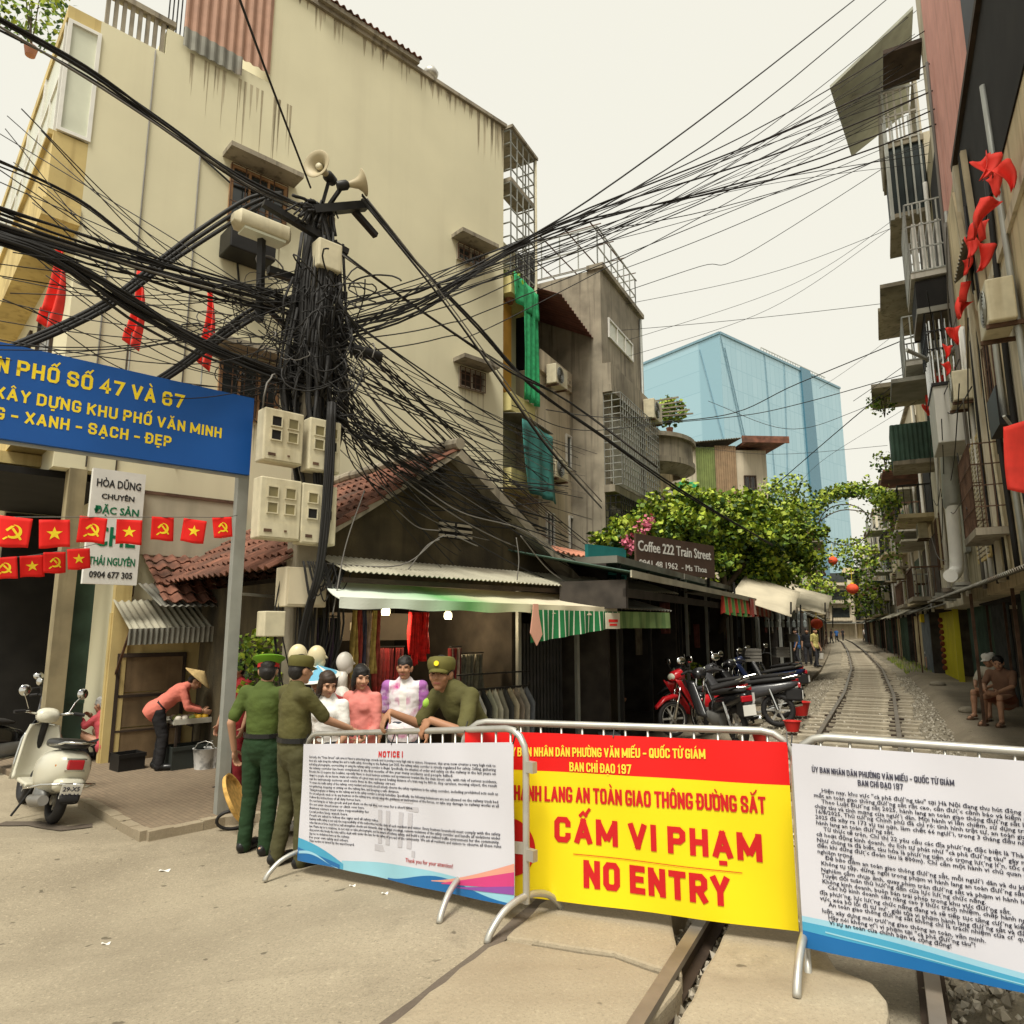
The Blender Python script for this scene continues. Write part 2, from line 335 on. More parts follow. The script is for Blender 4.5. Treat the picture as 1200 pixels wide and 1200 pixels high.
def caps_mb(txt, h, w=None, th=.19):
    """capitals of height h fitted to width w; flat, in the xz plane"""
    t = th * h; cw_ = .40 * h; gap = .10 * h; L = []; x = 0
    for ch in txt:
        d = unicodedata.normalize('NFD', ch.replace('Đ', '\u0110')); b = d[0]; bar = b == '\u0110'; b = 'D' if bar else b
        wd = WD.get(b, 1.0) * cw_; L.append((b, d[1:], bar, x, wd)); x += wd + (t + gap if b != ' ' else gap)
    nat = x - gap; k = ((w - t) / (nat - t)) if w else 1; V, Fc = [], []; lay = [0]
    def rib(pts, tt=None, dgn=.45):
        tt = tt or t; cl = pts[0] == pts[-1] and len(pts) > 3; P = [Vector((p[0], p[1])) for p in pts]
        if cl: P = P[:-1]
        n = len(P); q = []
        for i, p in enumerate(P):
            a = P[i - 1] if (i or cl) else None; b = P[(i + 1) % n] if (i < n - 1 or cl) else None
            d1 = (p - a).normalized() if a is not None else (b - p).normalized(); d2 = (b - p).normalized() if b is not None else d1
            n1 = Vector((-d1.y, d1.x)); n2 = Vector((-d2.y, d2.x)); m = n1 + n2
            m = m.normalized() if m.length > .1 else n1; s = min(1.9, 1 / max(.3, m.dot(n1)))
            dg_ = dgn if abs(d1.x) > .12 and abs(d1.y) > .3 else .5
            e = (d1 * -tt * dg_ if a is None else (d2 * tt * dg_ if b is None else Vector((0, 0))))
            q += [p + e + m * s * tt / 2, p + e - m * s * tt / 2]
        o = len(V); lay[0] += 1; yy = -.00008 * (lay[0] % 6)
        V.extend((v.x, yy, v.y) for v in q); r_ = n if cl else n - 1
        Fc.extend((o + 2 * i, o + 2 * i + 1, o + (2 * i + 3) % (2 * n), o + (2 * i + 2) % (2 * n)) for i in range(r_))
    for b, marks, bar, x0, wd in L:
        X = lambda u: t / 2 + (x0 + wd * u) * k
        Z = lambda v: t / 2 + v * (h - t)
        for s in GL.get(b, []):
            pts = [(X(u), Z(v)) for u, v in s]; rib(pts, None, .0 if b in 'MN' else .42)
        if bar: rib([(X(-.28), Z(.5)), (X(.4), Z(.5))], t * .7)
        c = (X(0) + X(1)) / 2; u = .5 * cw_ * min(1, k * 1.1); top = h + .10 * h; tt = t * .55
        circ = '\u0302' in marks or '\u0306' in marks
        for m in marks:
            if m == '\u0302': rib([(c - u * .6, top), (c, top + .12 * h), (c + u * .6, top)], tt)
            elif m == '\u0306': rib([(c - u * .6, top + .11 * h), (c - u * .3, top + .01 * h), (c + u * .3, top + .01 * h), (c + u * .6, top + .11 * h)], tt)
            elif m == '\u031b': rib([(X(1), Z(.9)), (X(1) + t * .9, Z(.98)), (X(1) + t * .9, Z(1.15))], tt)
            elif m == '\u0323': rib([(c - t * .3, -.17 * h), (c + t * .3, -.17 * h)], t * .75)
            else:
                dx = u * .95 if circ and m in '\u0301\u0300\u0309' else 0; z0 = top + (.10 * h if circ else .02 * h)
                if m == '\u0301': rib([(c + dx - u * .2, z0), (c + dx + u * .35, z0 + .15 * h)], tt)
                elif m == '\u0300': rib([(c + dx * .2 + u * .2, z0), (c + dx * .2 - u * .35, z0 + .15 * h)], tt)
                elif m == '\u0309': rib([(c + dx - u * .3, z0 + .14 * h), (c + dx + u * .2, z0 + .14 * h), (c + dx + u * .2, z0 + .07 * h), (c + dx, z0 + .05 * h), (c + dx, z0)], tt * .8)
                elif m == '\u0303': rib([(c - u * .6, z0), (c - u * .25, z0 + .09 * h), (c + u * .25, z0 + .02 * h), (c + u * .6, z0 + .11 * h)], tt)
    return V, Fc
# ---------------------------------------------------------------- ground
OFF = [(-60, 0), (0, 0), (16, 0), (28, .28), (36, .65), (49, 1.3), (63, 2.05), (86, 3.4), (122, 6.1), (200, 14)]
def off(t):
    for (a, x), (b, y) in zip(OFF, OFF[1:]):
        if t <= b:
            f = (t - a) / (b - a); return x + (y - x) * f
    return OFF[-1][1]
def tp(t, d, z=0.0):
    """track frame: t metres along the line, d metres to the left of its centre"""
    p = TO + T * t + TN * (d + off(t)); return Vector((p.x, p.y, z))
# materials of the ground
def ground_mat(name, base, dark, grit=.5, blot=.5, bumps=.25, cracks=0, sc=1.0):
    m = bpy.data.materials.new(name); m.use_nodes = True; nt = m.node_tree; N, L = nt.nodes, nt.links
    p = N['Principled BSDF']; p.inputs['Roughness'].default_value = .92; p.inputs['Specular IOR Level'].default_value = .2
    tc = N.new('ShaderNodeTexCoord')
    def noi(s, d, r=.6):
        n = N.new('ShaderNodeTexNoise'); n.inputs['Scale'].default_value = s * sc; n.inputs['Detail'].default_value = d; n.inputs['Roughness'].default_value = r
        L.new(tc.outputs['Object'], n.inputs['Vector']); return n.outputs['Fac']
    def mr(src, a, b, c=0, d=1):
        r = N.new('ShaderNodeMapRange'); r.clamp = True
        for i, v in enumerate((a, b, c, d)): r.inputs[i + 1].default_value = v
        L.new(src, r.inputs[0]); return r.outputs[0]
    def mix(f, a, b):
        x = N.new('ShaderNodeMix'); x.data_type = 'RGBA'; L.new(f, x.inputs[0])
        for i, v in ((6, a), (7, b)):
            if isinstance(v, tuple): x.inputs[i].default_value = (*v, 1)
            else: L.new(v, x.inputs[i])
        return x.outputs[2]
    out = mix(mr(noi(.55, 6), .35, .68, 0, blot), base, dark)
    out = mix(mr(noi(70, 3, .8), .5, .78, 0, grit), out, tuple(v * .38 for v in base))
    out = mix(mr(noi(38, 3, .8), .55, .8, 0, grit * .8), out, tuple(min(1, v * 1.45) for v in base))
    out = mix(mr(noi(2.3, 5, .7), .58, .72, 0, .35), out, tuple(v * .6 for v in dark))
    sm_ = N.new('ShaderNodeMapping'); sm_.inputs['Rotation'].default_value = (0, 0, -.35); sm_.inputs['Scale'].default_value = (.25, 2.6, 1); L.new(tc.outputs['Object'], sm_.inputs[0])
    sn_ = N.new('ShaderNodeTexNoise'); sn_.inputs['Scale'].default_value = 1.3; sn_.inputs['Detail'].default_value = 6; L.new(sm_.outputs[0], sn_.inputs['Vector'])
    out = mix(mr(sn_.outputs['Fac'], .52, .72, 0, .45), out, dark)                      # tyre marks
    out = mix(mr(noi(9, 2, .5), .70, .74, 0, .75), out, tuple(v * .4 for v in dark))     # oil spots
    if cracks:
        v = N.new('ShaderNodeTexVoronoi'); v.feature = 'DISTANCE_TO_EDGE'; v.inputs['Scale'].default_value = .8
        w = N.new('ShaderNodeVectorMath'); w.operation = 'ADD'; nn = N.new('ShaderNodeTexNoise'); nn.inputs['Scale'].default_value = 2.2
        L.new(tc.outputs['Object'], nn.inputs['Vector']); L.new(tc.outputs['Object'], w.inputs[0]); L.new(nn.outputs['Color'], w.inputs[1]); L.new(w.outputs[0], v.inputs['Vector'])
        a = N.new('ShaderNodeMath'); a.operation = 'MULTIPLY'; L.new(mr(v.outputs['Distance'], .0, .006, cracks, 0), a.inputs[0]); L.new(mr(noi(.4, 2), .5, .6), a.inputs[1])
        out = mix(a.outputs[0], out, tuple(v_ * .3 for v_ in base))
    L.new(out, p.inputs['Base Color'])
    b = N.new('ShaderNodeBump'); b.inputs['Strength'].default_value = bumps; b.inputs['Distance'].default_value = .012
    L.new(noi(55, 5, .75), b.inputs['Height']); L.new(b.outputs[0], p.inputs['Normal'])
    return m
roadm = ground_mat('dusty asphalt', (.375, .322, .23), (.22, .185, .13), .95, .85, .7, .0)
slabm = ground_mat('crossing concrete', (.38, .325, .23), (.25, .20, .135), .6, .85, .5, .0)
dirtm = ground_mat('dry dirt', (.26, .22, .16), (.15, .125, .085), .8, .7, .6)
ballm = ground_mat('ballast gravel', (.31, .275, .205), (.15, .125, .09), 1.0, .7, 1.0)
tarm = ground_mat('tar strip', (.135, .11, .085), (.09, .07, .055), .5, .5, .4)
def brick_paving():
    m = bpy.data.materials.new('brick paving'); m.use_nodes = True; nt = m.node_tree; N, L = nt.nodes, nt.links
    p = N['Principled BSDF']; p.inputs['Roughness'].default_value = .9
    tc = N.new('ShaderNodeTexCoord'); mp = N.new('ShaderNodeMapping'); mp.inputs['Rotation'].default_value = (0, 0, AA); L.new(tc.outputs['Object'], mp.inputs[0])
    b = N.new('ShaderNodeTexBrick'); b.inputs['Scale'].default_value = 4.5; b.inputs['Color1'].default_value = (.23, .165, .105, 1); b.inputs['Color2'].default_value = (.16, .115, .075, 1)
    b.inputs['Mortar'].default_value = (.08, .06, .042, 1); b.inputs['Mortar Size'].default_value = .025; L.new(mp.outputs[0], b.inputs['Vector'])
    n = N.new('ShaderNodeTexNoise'); n.inputs['Scale'].default_value = 3; n.inputs['Detail'].default_value = 8; L.new(tc.outputs['Object'], n.inputs['Vector'])
    x = N.new('ShaderNodeMix'); x.data_type = 'RGBA'; L.new(n.outputs['Fac'], x.inputs[0]); L.new(b.outputs['Color'], x.inputs[6]); x.inputs[7].default_value = (.22, .17, .11, 1)
    L.new(x.outputs[2], p.inputs['Base Color'])
    bm = N.new('ShaderNodeBump'); bm.inputs['Strength'].default_value = .5; bm.inputs['Distance'].default_value = .01; L.new(b.outputs['Fac'], bm.inputs['Height']); bm.invert = True; L.new(bm.outputs[0], p.inputs['Normal'])
    return m
pavem = brick_paving()
# base ground: one sheet in the track frame, reaching the horizon, with a trench under the rails
def sheet(name, ts, ds, zf, m, lab=None):
    vs = [];
    for t in ts:
        for d in ds:
            q = tp(t, d); vs.append((q.x, q.y, zf(t, d, q)))
    w = len(ds)
    fs = [(i * w + j + 1, i * w + j, (i + 1) * w + j, (i + 1) * w + j + 1) for i in range(len(ts) - 1) for j in range(w - 1)]
    o = MB().add(vs, fs).build(name, m, loc=(0, 0, 0)); o['kind'] = 'structure'; return o
tl = [-800, -300, -100, -40, -20, -12] + [-8 + .5 * i for i in range(80)] + [32 + 4 * i for i in range(34)] + [200, 400, 800, 1500]
sheet('ground', tl, [-900, -300, -80, -20, -6, -3, -1.7, -1.69, 0, 1.69, 1.7, 2.2, 2.7, 3.2, 3.7, 4.2, 4.7, 5.5, 8, 20, 80, 300, 900],
      lambda t, d, q: (-.30 if abs(d) < 1.695 else zg(q.x, q.y) - .03), dirtm)
# road: asphalt, left of the crossing and in front of it
td = [-8 + .4 * i for i in range(34)]
sheet('road', [-30, -20, -12] + td, [1.28, 1.5, 1.75, 2, 2.3, 2.6, 2.9, 3.2, 3.6, 4, 4.5, 5, 6, 8, 11, 15, 22, 40], lambda t, d, q: zg(q.x, q.y), roadm)
sheet('path', [4 + .5 * i for i in range(40)] + [24 + 4 * i for i in range(25)], [-2.9, -2.1, -1.5, -1.3], lambda t, d, q: .05 if d < -1.4 else -.06, dirtm)
sheet('road', [-30, -20, -12, -8, -4, -1, 1.9], [-1.45, -1.9, -3, -6, -12, -30][::-1], lambda t, d, q: 0, roadm).name = 'road'
# ballast bed between the crossing and the far curve
bt = [2.2 + .12 * i for i in range(190)] + [25 + .8 * i for i in range(130)]
def bz(t, d, q):
    e = -.052 if abs(d) < .45 else (-.075 if abs(d) < .62 else -.058)
    return e + .022 * noise.noise(Vector((q.x * 5, q.y * 5, 0))) + .014 * noise.noise(Vector((q.x * 14, q.y * 14, 3))) - .10 * sm((abs(d) - 1.15) / .6) * (1 if d > 0 else .4)
sheet('ballast', bt, [-1.75, -1.6, -1.45, -1.3, -1.15, -1, -.9, -.8, -.7, -.6, -.5, -.4, -.25, -.1, .1, .25, .4, .5, .6, .7, .8, .9, 1, 1.15, 1.3, 1.45, 1.6, 1.75], bz, ballm)
sheet('ballast', [-12, -6] + [-3 + .12 * i for i in range(44)], [-1.5, -1.3, -1.1, -.95, -.8, -.7, -.6, -.45, -.3, .2, .46, .64, .8, 1.0, 1.3],
      lambda t, d, q: -.13 + .03 * noise.noise(Vector((q.x * 7, q.y * 7, 0))) + (.05 if d < -.7 else 0), ballm)
stm = ground_mat('rust and shadow ballast', (.085, .068, .048), (.05, .04, .03), 1.0, .6, 1.0)  # rail-side shadow and rust stain, both painted into the dark strip by each rail
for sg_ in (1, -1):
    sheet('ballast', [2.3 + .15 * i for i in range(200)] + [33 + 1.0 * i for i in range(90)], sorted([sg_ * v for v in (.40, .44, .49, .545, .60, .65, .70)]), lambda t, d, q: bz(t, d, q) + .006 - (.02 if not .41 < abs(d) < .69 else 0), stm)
# loose stones: one countless mass
st = MB(); rr = random.Random(3)
def stone(p, s):
    k = len(st.v); vs = [];
    rot = Euler((rr.random() * 6, rr.random() * 6, rr.random() * 6)).to_matrix()
    for x, y, z in ((1, 0, 0), (-1, 0, 0), (0, .8, 0), (0, -.8, 0), (0, 0, .7), (0, 0, -.7)):
        vs.append(Vector(p) + rot @ (Vector((x, y, z)) * s * rr.uniform(.75, 1.25)))
    st.add(vs, [(0, 2, 4), (2, 1, 4), (1, 3, 4), (3, 0, 4), (2, 0, 5), (1, 2, 5), (3, 1, 5), (0, 3, 5)], rr.randrange(3))
for _ in range(8200):
    t = 2.3 + 22 * rr.random() ** 1.8; d = rr.uniform(-1.9, 1.75)
    if rr.random() < .4: d = rr.uniform(-1.95, -.6)
    q = tp(t, d); stone((q.x, q.y, bz(t, d, q) + .008), rr.uniform(.014, .034))
for _ in range(1500):
    t = rr.uniform(-1.5, 2.2); d = rr.choice((rr.uniform(-1.4, -.5), rr.uniform(.42, .75), rr.uniform(-1.3, -.6)))
    q = tp(t, d); stone((q.x, q.y, -.10 + (.05 if d < -.7 else 0)), rr.uniform(.015, .036))
so_ = st.build('loose_stones', [mat('stone a', (.38, .34, .27), .9), mat('stone b', (.20, .175, .13), .9), mat('stone c', (.50, .46, .38), .9)], loc=(0, 0, 0))
tag(so_, 'loose grey brown ballast stones scattered along the railway track', 'gravel', kind='stuff')
# railway
rw = thing('railway_track', 'metre gauge railway track with worn steel rails curving away between the houses', 'railway', tp(0, 0))
railm = mat('worn rail steel', (.21, .18, .145), .45, metal=.4, var=.25, scale=5, blotch=.5, stain=(.13, .075, .04))
railside = mat('rusty rail side', (.045, .03, .02), .85, metal=.2, var=.3, scale=6)
tts = [-10, -6] + [-4 + .5 * i for i in range(90)] + [42 + 2 * i for i in range(45)]
prof = [(-.032, 0), (-.034, -.028), (-.011, -.04), (-.011, -.11), (-.06, -.125), (-.06, -.135), (.06, -.135), (.06, -.125), (.011, -.11), (.011, -.04), (.034, -.028), (.032, 0)]
for sgn in (1, -1):
    mb = MB(); vs = []; k = len(prof)
    for t in tts:
        for x, z in prof:
            q = tp(t, sgn * .545 + x); vs.append((q.x - tp(0, 0).x, q.y - tp(0, 0).y, z + .045))
    for i in range(len(tts) - 1):
        for j in range(k):
            mb.f.append((i * k + j, i * k + (j + 1) % k, (i + 1) * k + (j + 1) % k, (i + 1) * k + j)); mb.m.append(0 if j in (k - 1, 0, k - 2) else 1)
    mb.v = [tuple(v) for v in vs]
    mb.build('rail', [railm, railside], rw)
sleep = mat('concrete sleeper', (.36, .315, .235), .93, var=.35, scale=4, blotch=.85, stain=(.14, .11, .08), bump=.5)
for i in range(98):
    t = 3.0 + .58 * i; m_ = MB(); L_ = .92
    m_.bx(-L_, L_, -.085, .085, -.13, .012 if i % 7 else .0).bx(-.64, -.45, -.07, .07, .013, .026, 1).bx(.45, .64, -.07, .07, .013, .026, 1)
    o = m_.build('sleeper', [sleep, railside], rw, bevel=.01)
    q = tp(t, 0) - tp(0, 0); ang = math.atan2(*((tp(t + .3, 0) - tp(t - .3, 0)).yx))
    o.location = q + Vector((0, 0, rr.uniform(-.030, .002))); o.scale = (rr.uniform(.88, 1.05), rr.uniform(.85, 1.15), 1); o.rotation_euler = (0, rr.uniform(-.012, .012), ang - math.pi / 2 + rr.uniform(-.03, .03))
# crossing slabs laid along the rails
def slab(name, poly, z0, z1, m, label):
    n = len(poly); vs = [(x, y, z0) for x, y in poly] + [(x, y, z1) for x, y in poly]
    o = MB().add(vs, [tuple(range(n))[::-1], tuple(range(n, 2 * n))] + [(i, (i + 1) % n, n + (i + 1) % n, n + i) for i in range(n)]).build(name, m, bevel=.018)
    tag(o, kind='structure'); return o
def rough(pts, amp=.02, step=.12):
    out = []
    for a, b in zip(pts, pts[1:] + pts[:1]):
        a = Vector(a); b = Vector(b); L_ = (b - a).length; k = max(1, int(L_ / step))
        for i in range(k):
            p = a.lerp(b, i / k); w = 0 if i == 0 else amp
            out.append((p.x + rr.uniform(-w, w), p.y + rr.uniform(-w, w)))
    return out
P2 = lambda px, py: tuple(gp(px, py).xy)
e1 = lambda t, d: tuple(tp(t, d).xy)
slab('pavement', rough([e1(-3, .70),  P2(800, 1152), P2(757, 1138), P2(720, 1124), P2(640, 1112), P2(592, 1104), P2(572, 1112), P2(462, 1200), e1(-3, 2.0)], .012), -.2, .012, slabm, '')
slab('pavement', rough([e1(.42, .72), e1(2.2, .72), e1(2.2, 1.55), P2(592, 1102), P2(640, 1109), P2(720, 1121), P2(762, 1136), P2(800, 1146)], .012), -.2, .018, slabm, '')
slab('pavement', rough([e1(-3, .42), e1(-3, -.36), e1(-.05, -.36), e1(.10, -.30), e1(.16, -.15), e1(.62, .0), e1(2.1, -.25), e1(2.1, .40)], .008), -.2, .022, slabm, '')
slab('pavement', rough([e1(-3, -1.5), e1(-3, -2.6), e1(1.9, -2.6), e1(1.9, -1.5)], .02), -.2, .015, slabm, '')
# tar strip between asphalt and slabs, kerb and brick pavement on the left
def ribbon(name, pts, w, z, m):
    vs = []
    for i, p in enumerate(pts):
        p = Vector(p); d = (Vector(pts[min(i + 1, len(pts) - 1)]) - Vector(pts[max(0, i - 1)])).normalized(); n = Vector((-d.y, d.x))
        for s_ in (-1, 1):
            q = p + n * s_ * (w / 2 + rr.uniform(-.006, .006)); vs.append((q.x, q.y, max(zg(q.x, q.y), z - .02 if 0 else -9) + z))
    o = MB().add(vs, [(2 * i, 2 * i + 1, 2 * i + 3, 2 * i + 2)[::-1] for i in range(len(pts) - 1)]).build(name, m, loc=(0, 0, 0)); tag(o, kind='structure'); return o
def densify(pts, step=.15):
    out = []
    for a, b in zip(pts, pts[1:]):
        a = Vector(a); b = Vector(b); k = max(1, int((b - a).length / step)); out += [a.lerp(b, i / k) for i in range(k)]
    return out + [Vector(pts[-1])]
ribbon('road_seam', densify([P2(440, 1215), P2(566, 1119), P2(640, 1052), P2(664, 1035)]), .085, .008, tarm)
ribbon('road_patch', densify([P2(0, 966), P2(40, 966), P2(75, 972), P2(108, 968)]), .16, .010, tarm)
gut = densify([P2(104, 952), P2(128, 967), P2(150, 978), P2(171, 988), P2(200, 982), P2(228, 975)], .1)
# raised brick pavement in front of the houses
kp = [P2(98, 945), P2(112, 951), P2(132, 963), P2(152, 975), P2(171, 985), P2(200, 979), P2(235, 972), P2(262, 966), P2(330, 960)]
far = [Vector((-.6, 9.9)), Vector((-2.3, 10.0)), Vector((-5, 12.4)), Vector((-8.0, 10.9))]
slab('pavement', [tuple(p) for p in densify(kp, .2)] + [tuple(p) for p in far], -.6, -.275, pavem, '')
ks = densify(kp, .12); o = MB()
for i in range(len(ks) - 1):
    a, b = ks[i], ks[i + 1]; d = (b - a).normalized(); n = Vector((-d.y, d.x))
    q = [(a.x - n.x * .06, a.y - n.y * .06), (b.x - n.x * .06, b.y - n.y * .06), (b.x + n.x * .05, b.y + n.y * .05), (a.x + n.x * .05, a.y + n.y * .05)]
    h = -.262 + rr.uniform(-.008, .004)
    o.add([(x, y, -.6) for x, y in q] + [(x, y, h) for x, y in q], [(4, 5, 6, 7), (0, 1, 5, 4), (1, 2, 6, 5), (2, 3, 7, 6), (3, 0, 4, 7)])
tag(o.build('kerb', slabm, loc=(0, 0, 0)), kind='structure')
# dark stains of grit: scraps of litter lying on the road
for px, py, s, lab in ((193, 1021, .06, 'white scrap of paper lying on the road left of the officers'), (124, 1107, .035, 'small pale paper scrap on the empty road at lower left'), (413, 1039, .03, 'tiny pale pebble of litter on the road under the notice banner'), (451, 1048, .03, 'crumpled white wrapper on the road beside the red sandals')):
    p = gp(px, py); tag(MB().grid(lambda u, v: (p.x + (u - .5) * s * 1.4, p.y + (v - .5) * s * .6, p.z + .008 + .006 * math.sin(u * 5 + v * 3)), 5, 3, .002).build('paper_scrap', whitep), lab, 'litter')
# ---------------------------------------------------------------- building helpers (local frame: x along the wall, z up, out = towards the street)
def window(par, u0, u1, z0, z1, y, out=-1, bars=0, fm=None, gm=None, name='window', hood=False, mull=1, t=.05):
    fm = fm or whitep; gm = gm or glass; mb = MB(); a = y; b = y + out * t; lo, hi = min(a, b), max(a, b); w = .055
    mb.bx(u0, u1, lo, hi, z0, z0 + w).bx(u0, u1, lo, hi, z1 - w, z1).bx(u0, u0 + w, lo, hi, z0 + w, z1 - w).bx(u1 - w, u1, lo, hi, z0 + w, z1 - w)
    for i in range(mull):
        x = u0 + (u1 - u0) * (i + 1) / (mull + 1); mb.bx(x - .02, x + .02, lo, hi, z0 + w, z1 - w)
    f = mb.build(name, fm, par)
    MB().bx(u0 + w, u1 - w, min(y + out * .012, y), max(y + out * .012, y), z0 + w, z1 - w).build('pane', gm, f)
    if bars:
        g = MB(); yy = y + out * (t + .03)
        for i in range(bars + 1):
            x = u0 + (u1 - u0) * i / bars; g.bx(x - .008, x + .008, yy - .008, yy + .008, z0, z1)
        for i in range(4):
            z = z0 + (z1 - z0) * i / 3; g.bx(u0, u1, yy - .012 - .006, yy - .012 + .004, z - .008, z + .008)
        g.build('bars', rust, f)
    if hood:
        MB().bx(u0 - .15, u1 + .15, min(y, y + out * .42), max(y, y + out * .42), z1 + .08, z1 + .17).build('hood', concrete, f)
    return f
def railing(par, p0, p1, z0, z1, n, m, name='railing', r=.012, rails=(0, 1)):
    mb = MB(); p0 = Vector((*p0, 0)); p1 = Vector((*p1, 0))
    for f in rails:
        z = z0 + (z1 - z0) * f; mb.bar(p0 + Vector((0, 0, z)), p1 + Vector((0, 0, z)), r * 2.6, r * 2.6)
    for i in range(n + 1):
        q = p0.lerp(p1, i / n); mb.bar(q + Vector((0, 0, z0)), q + Vector((0, 0, z1)), r * 1.6, r * 1.6)
    return mb.build(name, m, par)
def cage(par, x0, x1, y0, y1, z0, z1, m, name='cage', sx=.28, sz=.3, r=.009, faces='xyXY'):
    """open steel grille box"""
    mb = MB()
    def face(a, b):
        a = Vector(a); b = Vector(b); L_ = (b - a).length; k = max(1, round(L_ / sx)); q = max(1, round((z1 - z0) / sz))
        for i in range(k + 1):
            p = a.lerp(b, i / k); mb.bar((p.x, p.y, z0), (p.x, p.y, z1), 2 * r, 2 * r)
        for j in range(q + 1):
            z = z0 + (z1 - z0) * j / q; mb.bar((a.x, a.y, z), (b.x, b.y, z), 2 * r, 2 * r)
    if 'y' in faces: face((x0, y0, 0), (x1, y0, 0))
    if 'x' in faces: face((x0, y0, 0), (x0, y1, 0))
    if 'X' in faces: face((x1, y0, 0), (x1, y1, 0))
    if 'Y' in faces: face((x0, y1, 0), (x1, y1, 0))
    return mb.build(name, m, par)
def aircon(par, x, y, z, out=-1, s=1.0, axis='y'):
    w, d, h = .8 * s, .3 * s, .56 * s
    M_ = Matrix.Translation((x, y, z)) @ (Matrix.Rotation(0, 4, 'Z') if axis == 'y' else Matrix.Rotation(R(90), 4, 'Z')) @ Matrix.Scale(-out, 4, (0, 1, 0))
    b = MB().bx(-w / 2, w / 2, -d - .06, -.06, 0, h, 0, M_).build('air_conditioner', offwhite, par, bevel=.02)
    g = MB()
    for i in range(5):
        r = (.05 + .045 * i) * s; g.tube([M_ @ Vector((-.12 * s + r * math.cos(a * math.pi / 9), -d - .072, h / 2 + r * math.sin(a * math.pi / 9))) for a in range(19)], .006, 5)
    g.tube([M_ @ Vector((-.12 * s, -d - .062, h / 2)), M_ @ Vector((-.12 * s, -d - .066, h / 2))], .22 * s, 18, 1)
    g.build('fan_grille', [greypaint, black], b)
    MB().bx(-w / 2 + .08, -w / 2 + .12, -d - .08, 0, -.05, -.002, 0, M_).bx(w / 2 - .12, w / 2 - .08, -d - .08, 0, -.05, -.002, 0, M_).build('bracket', rust, b)
    return b
def pipe(par, pts, r, m, name='pipe'):
    return MB().tube(pts, r, 10).build(name, m, par, smooth=True)

# ================================================================ big cream apartment block
OA = (-5.9, 10.6)
hA = lambda px, py, yo=0: hit(px, py, OA, AA, yo)
tb = thing('apartment_block', 'tall cream plastered apartment block with a blank side wall and yellow corner balconies', 'building', (*OA, 0), AA)
uL = -1.03
wb = MB().bx(-.06, 1.76, 0, 9, -.6, 11.85).bx(1.76, 7.74, 0, 9, -.6, 14.1).bx(uL, -.06, 0, 9, 3.95, 11.35).bx(uL, -.06, 4.5, 9, -.6, 3.95)
wall = wb.build('wall', cream, tb)
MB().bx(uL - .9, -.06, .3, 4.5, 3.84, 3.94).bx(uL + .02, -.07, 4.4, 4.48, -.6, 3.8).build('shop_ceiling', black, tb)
MB().bx(1.72, 7.80, -.07, .5, 14.1, 14.19).bx(2.6, 5.05, -.16, .4, 14.19, 14.3).build('coping', concrete, tb)
MB().corr((2.6, -.2, 14.32), (5.1, -.2, 14.32), (2.6, .8, 14.6), .16, .03, .02).build('eave_tiles', tile, tb)
dr = MB(); rd = random.Random(9)
def drip(u, z, w, l): dr.add([(u - w, -.002, z), (u + w, -.002, z), (u + w * .5, -.002, z - l * .6), (u + w * .1, -.002, z - l), (u - w * .4, -.002, z - l * .55)], [(0, 1, 2, 3, 4)], rd.randrange(2))
for _ in range(85):
    u = 7.74 - 5.6 * rd.random() ** 1.5; drip(u, 14.1, rd.uniform(.012, .05), rd.uniform(.15, .55) + (1.1 * rd.random() if u > 6.8 else 0))
for _ in range(26): drip(rd.uniform(.2, 2.2), 11.62, rd.uniform(.01, .03), rd.uniform(.3, 1.6))
for u_, z_ in ((6.7, 10.2), (6.7, 7.0), (1.7, 8.7), (1.7, 5.15)):
    for _ in range(7): drip(u_ + rd.uniform(-.45, .45), z_, rd.uniform(.008, .025), rd.uniform(.2, .9))
dr.build('rain_stain', [mat('rain stain', (.45, .395, .27), .95, var=.15), mat('dark rain stain', (.36, .31, .205), .95, var=.2)], tb)['kind'] = 'stuff'
# roof clutter
mb = MB()
for i in range(9):
    x = uL + .05 + .12 * i; mb.bx(x, x + .055, .04, .12, 11.35, 11.95)
mb.bx(uL, uL + 1.1, .0, .16, 11.95, 12.05); mb.build('balustrade', concrete, tb)
railing(tb, (-.05, .06), (.35, .06), 11.85, 12.9, 6, blackm)
MB().corr((.18, -.05, 12.0), (1.74, -.05, 12.0), (.18, -.05, 14.9), .16, .02, .004).build('roof_shed', mat('brown pink sheet', (.40, .23, .16), .75, var=.15, streak=.5, stain=(.2, .12, .08)), tb)
MB().corr((.18, -.08, 11.62), (1.2, -.08, 11.62), (.18, -.08, 12.0), .16, .015, .003).build('roof_flashing', corrgrey, tb)
pv = MB(); pv.tube([(5.75, .4, 14.1), (5.75, .4, 14.62)], .1, 14).lathe([(.0, .0), (.16, .02), (.19, .12), (.12, .24), (0, .27)], Matrix.Translation((5.75, .4, 14.6)), 14); pv.build('roof_vent', steel, tb, smooth=True)
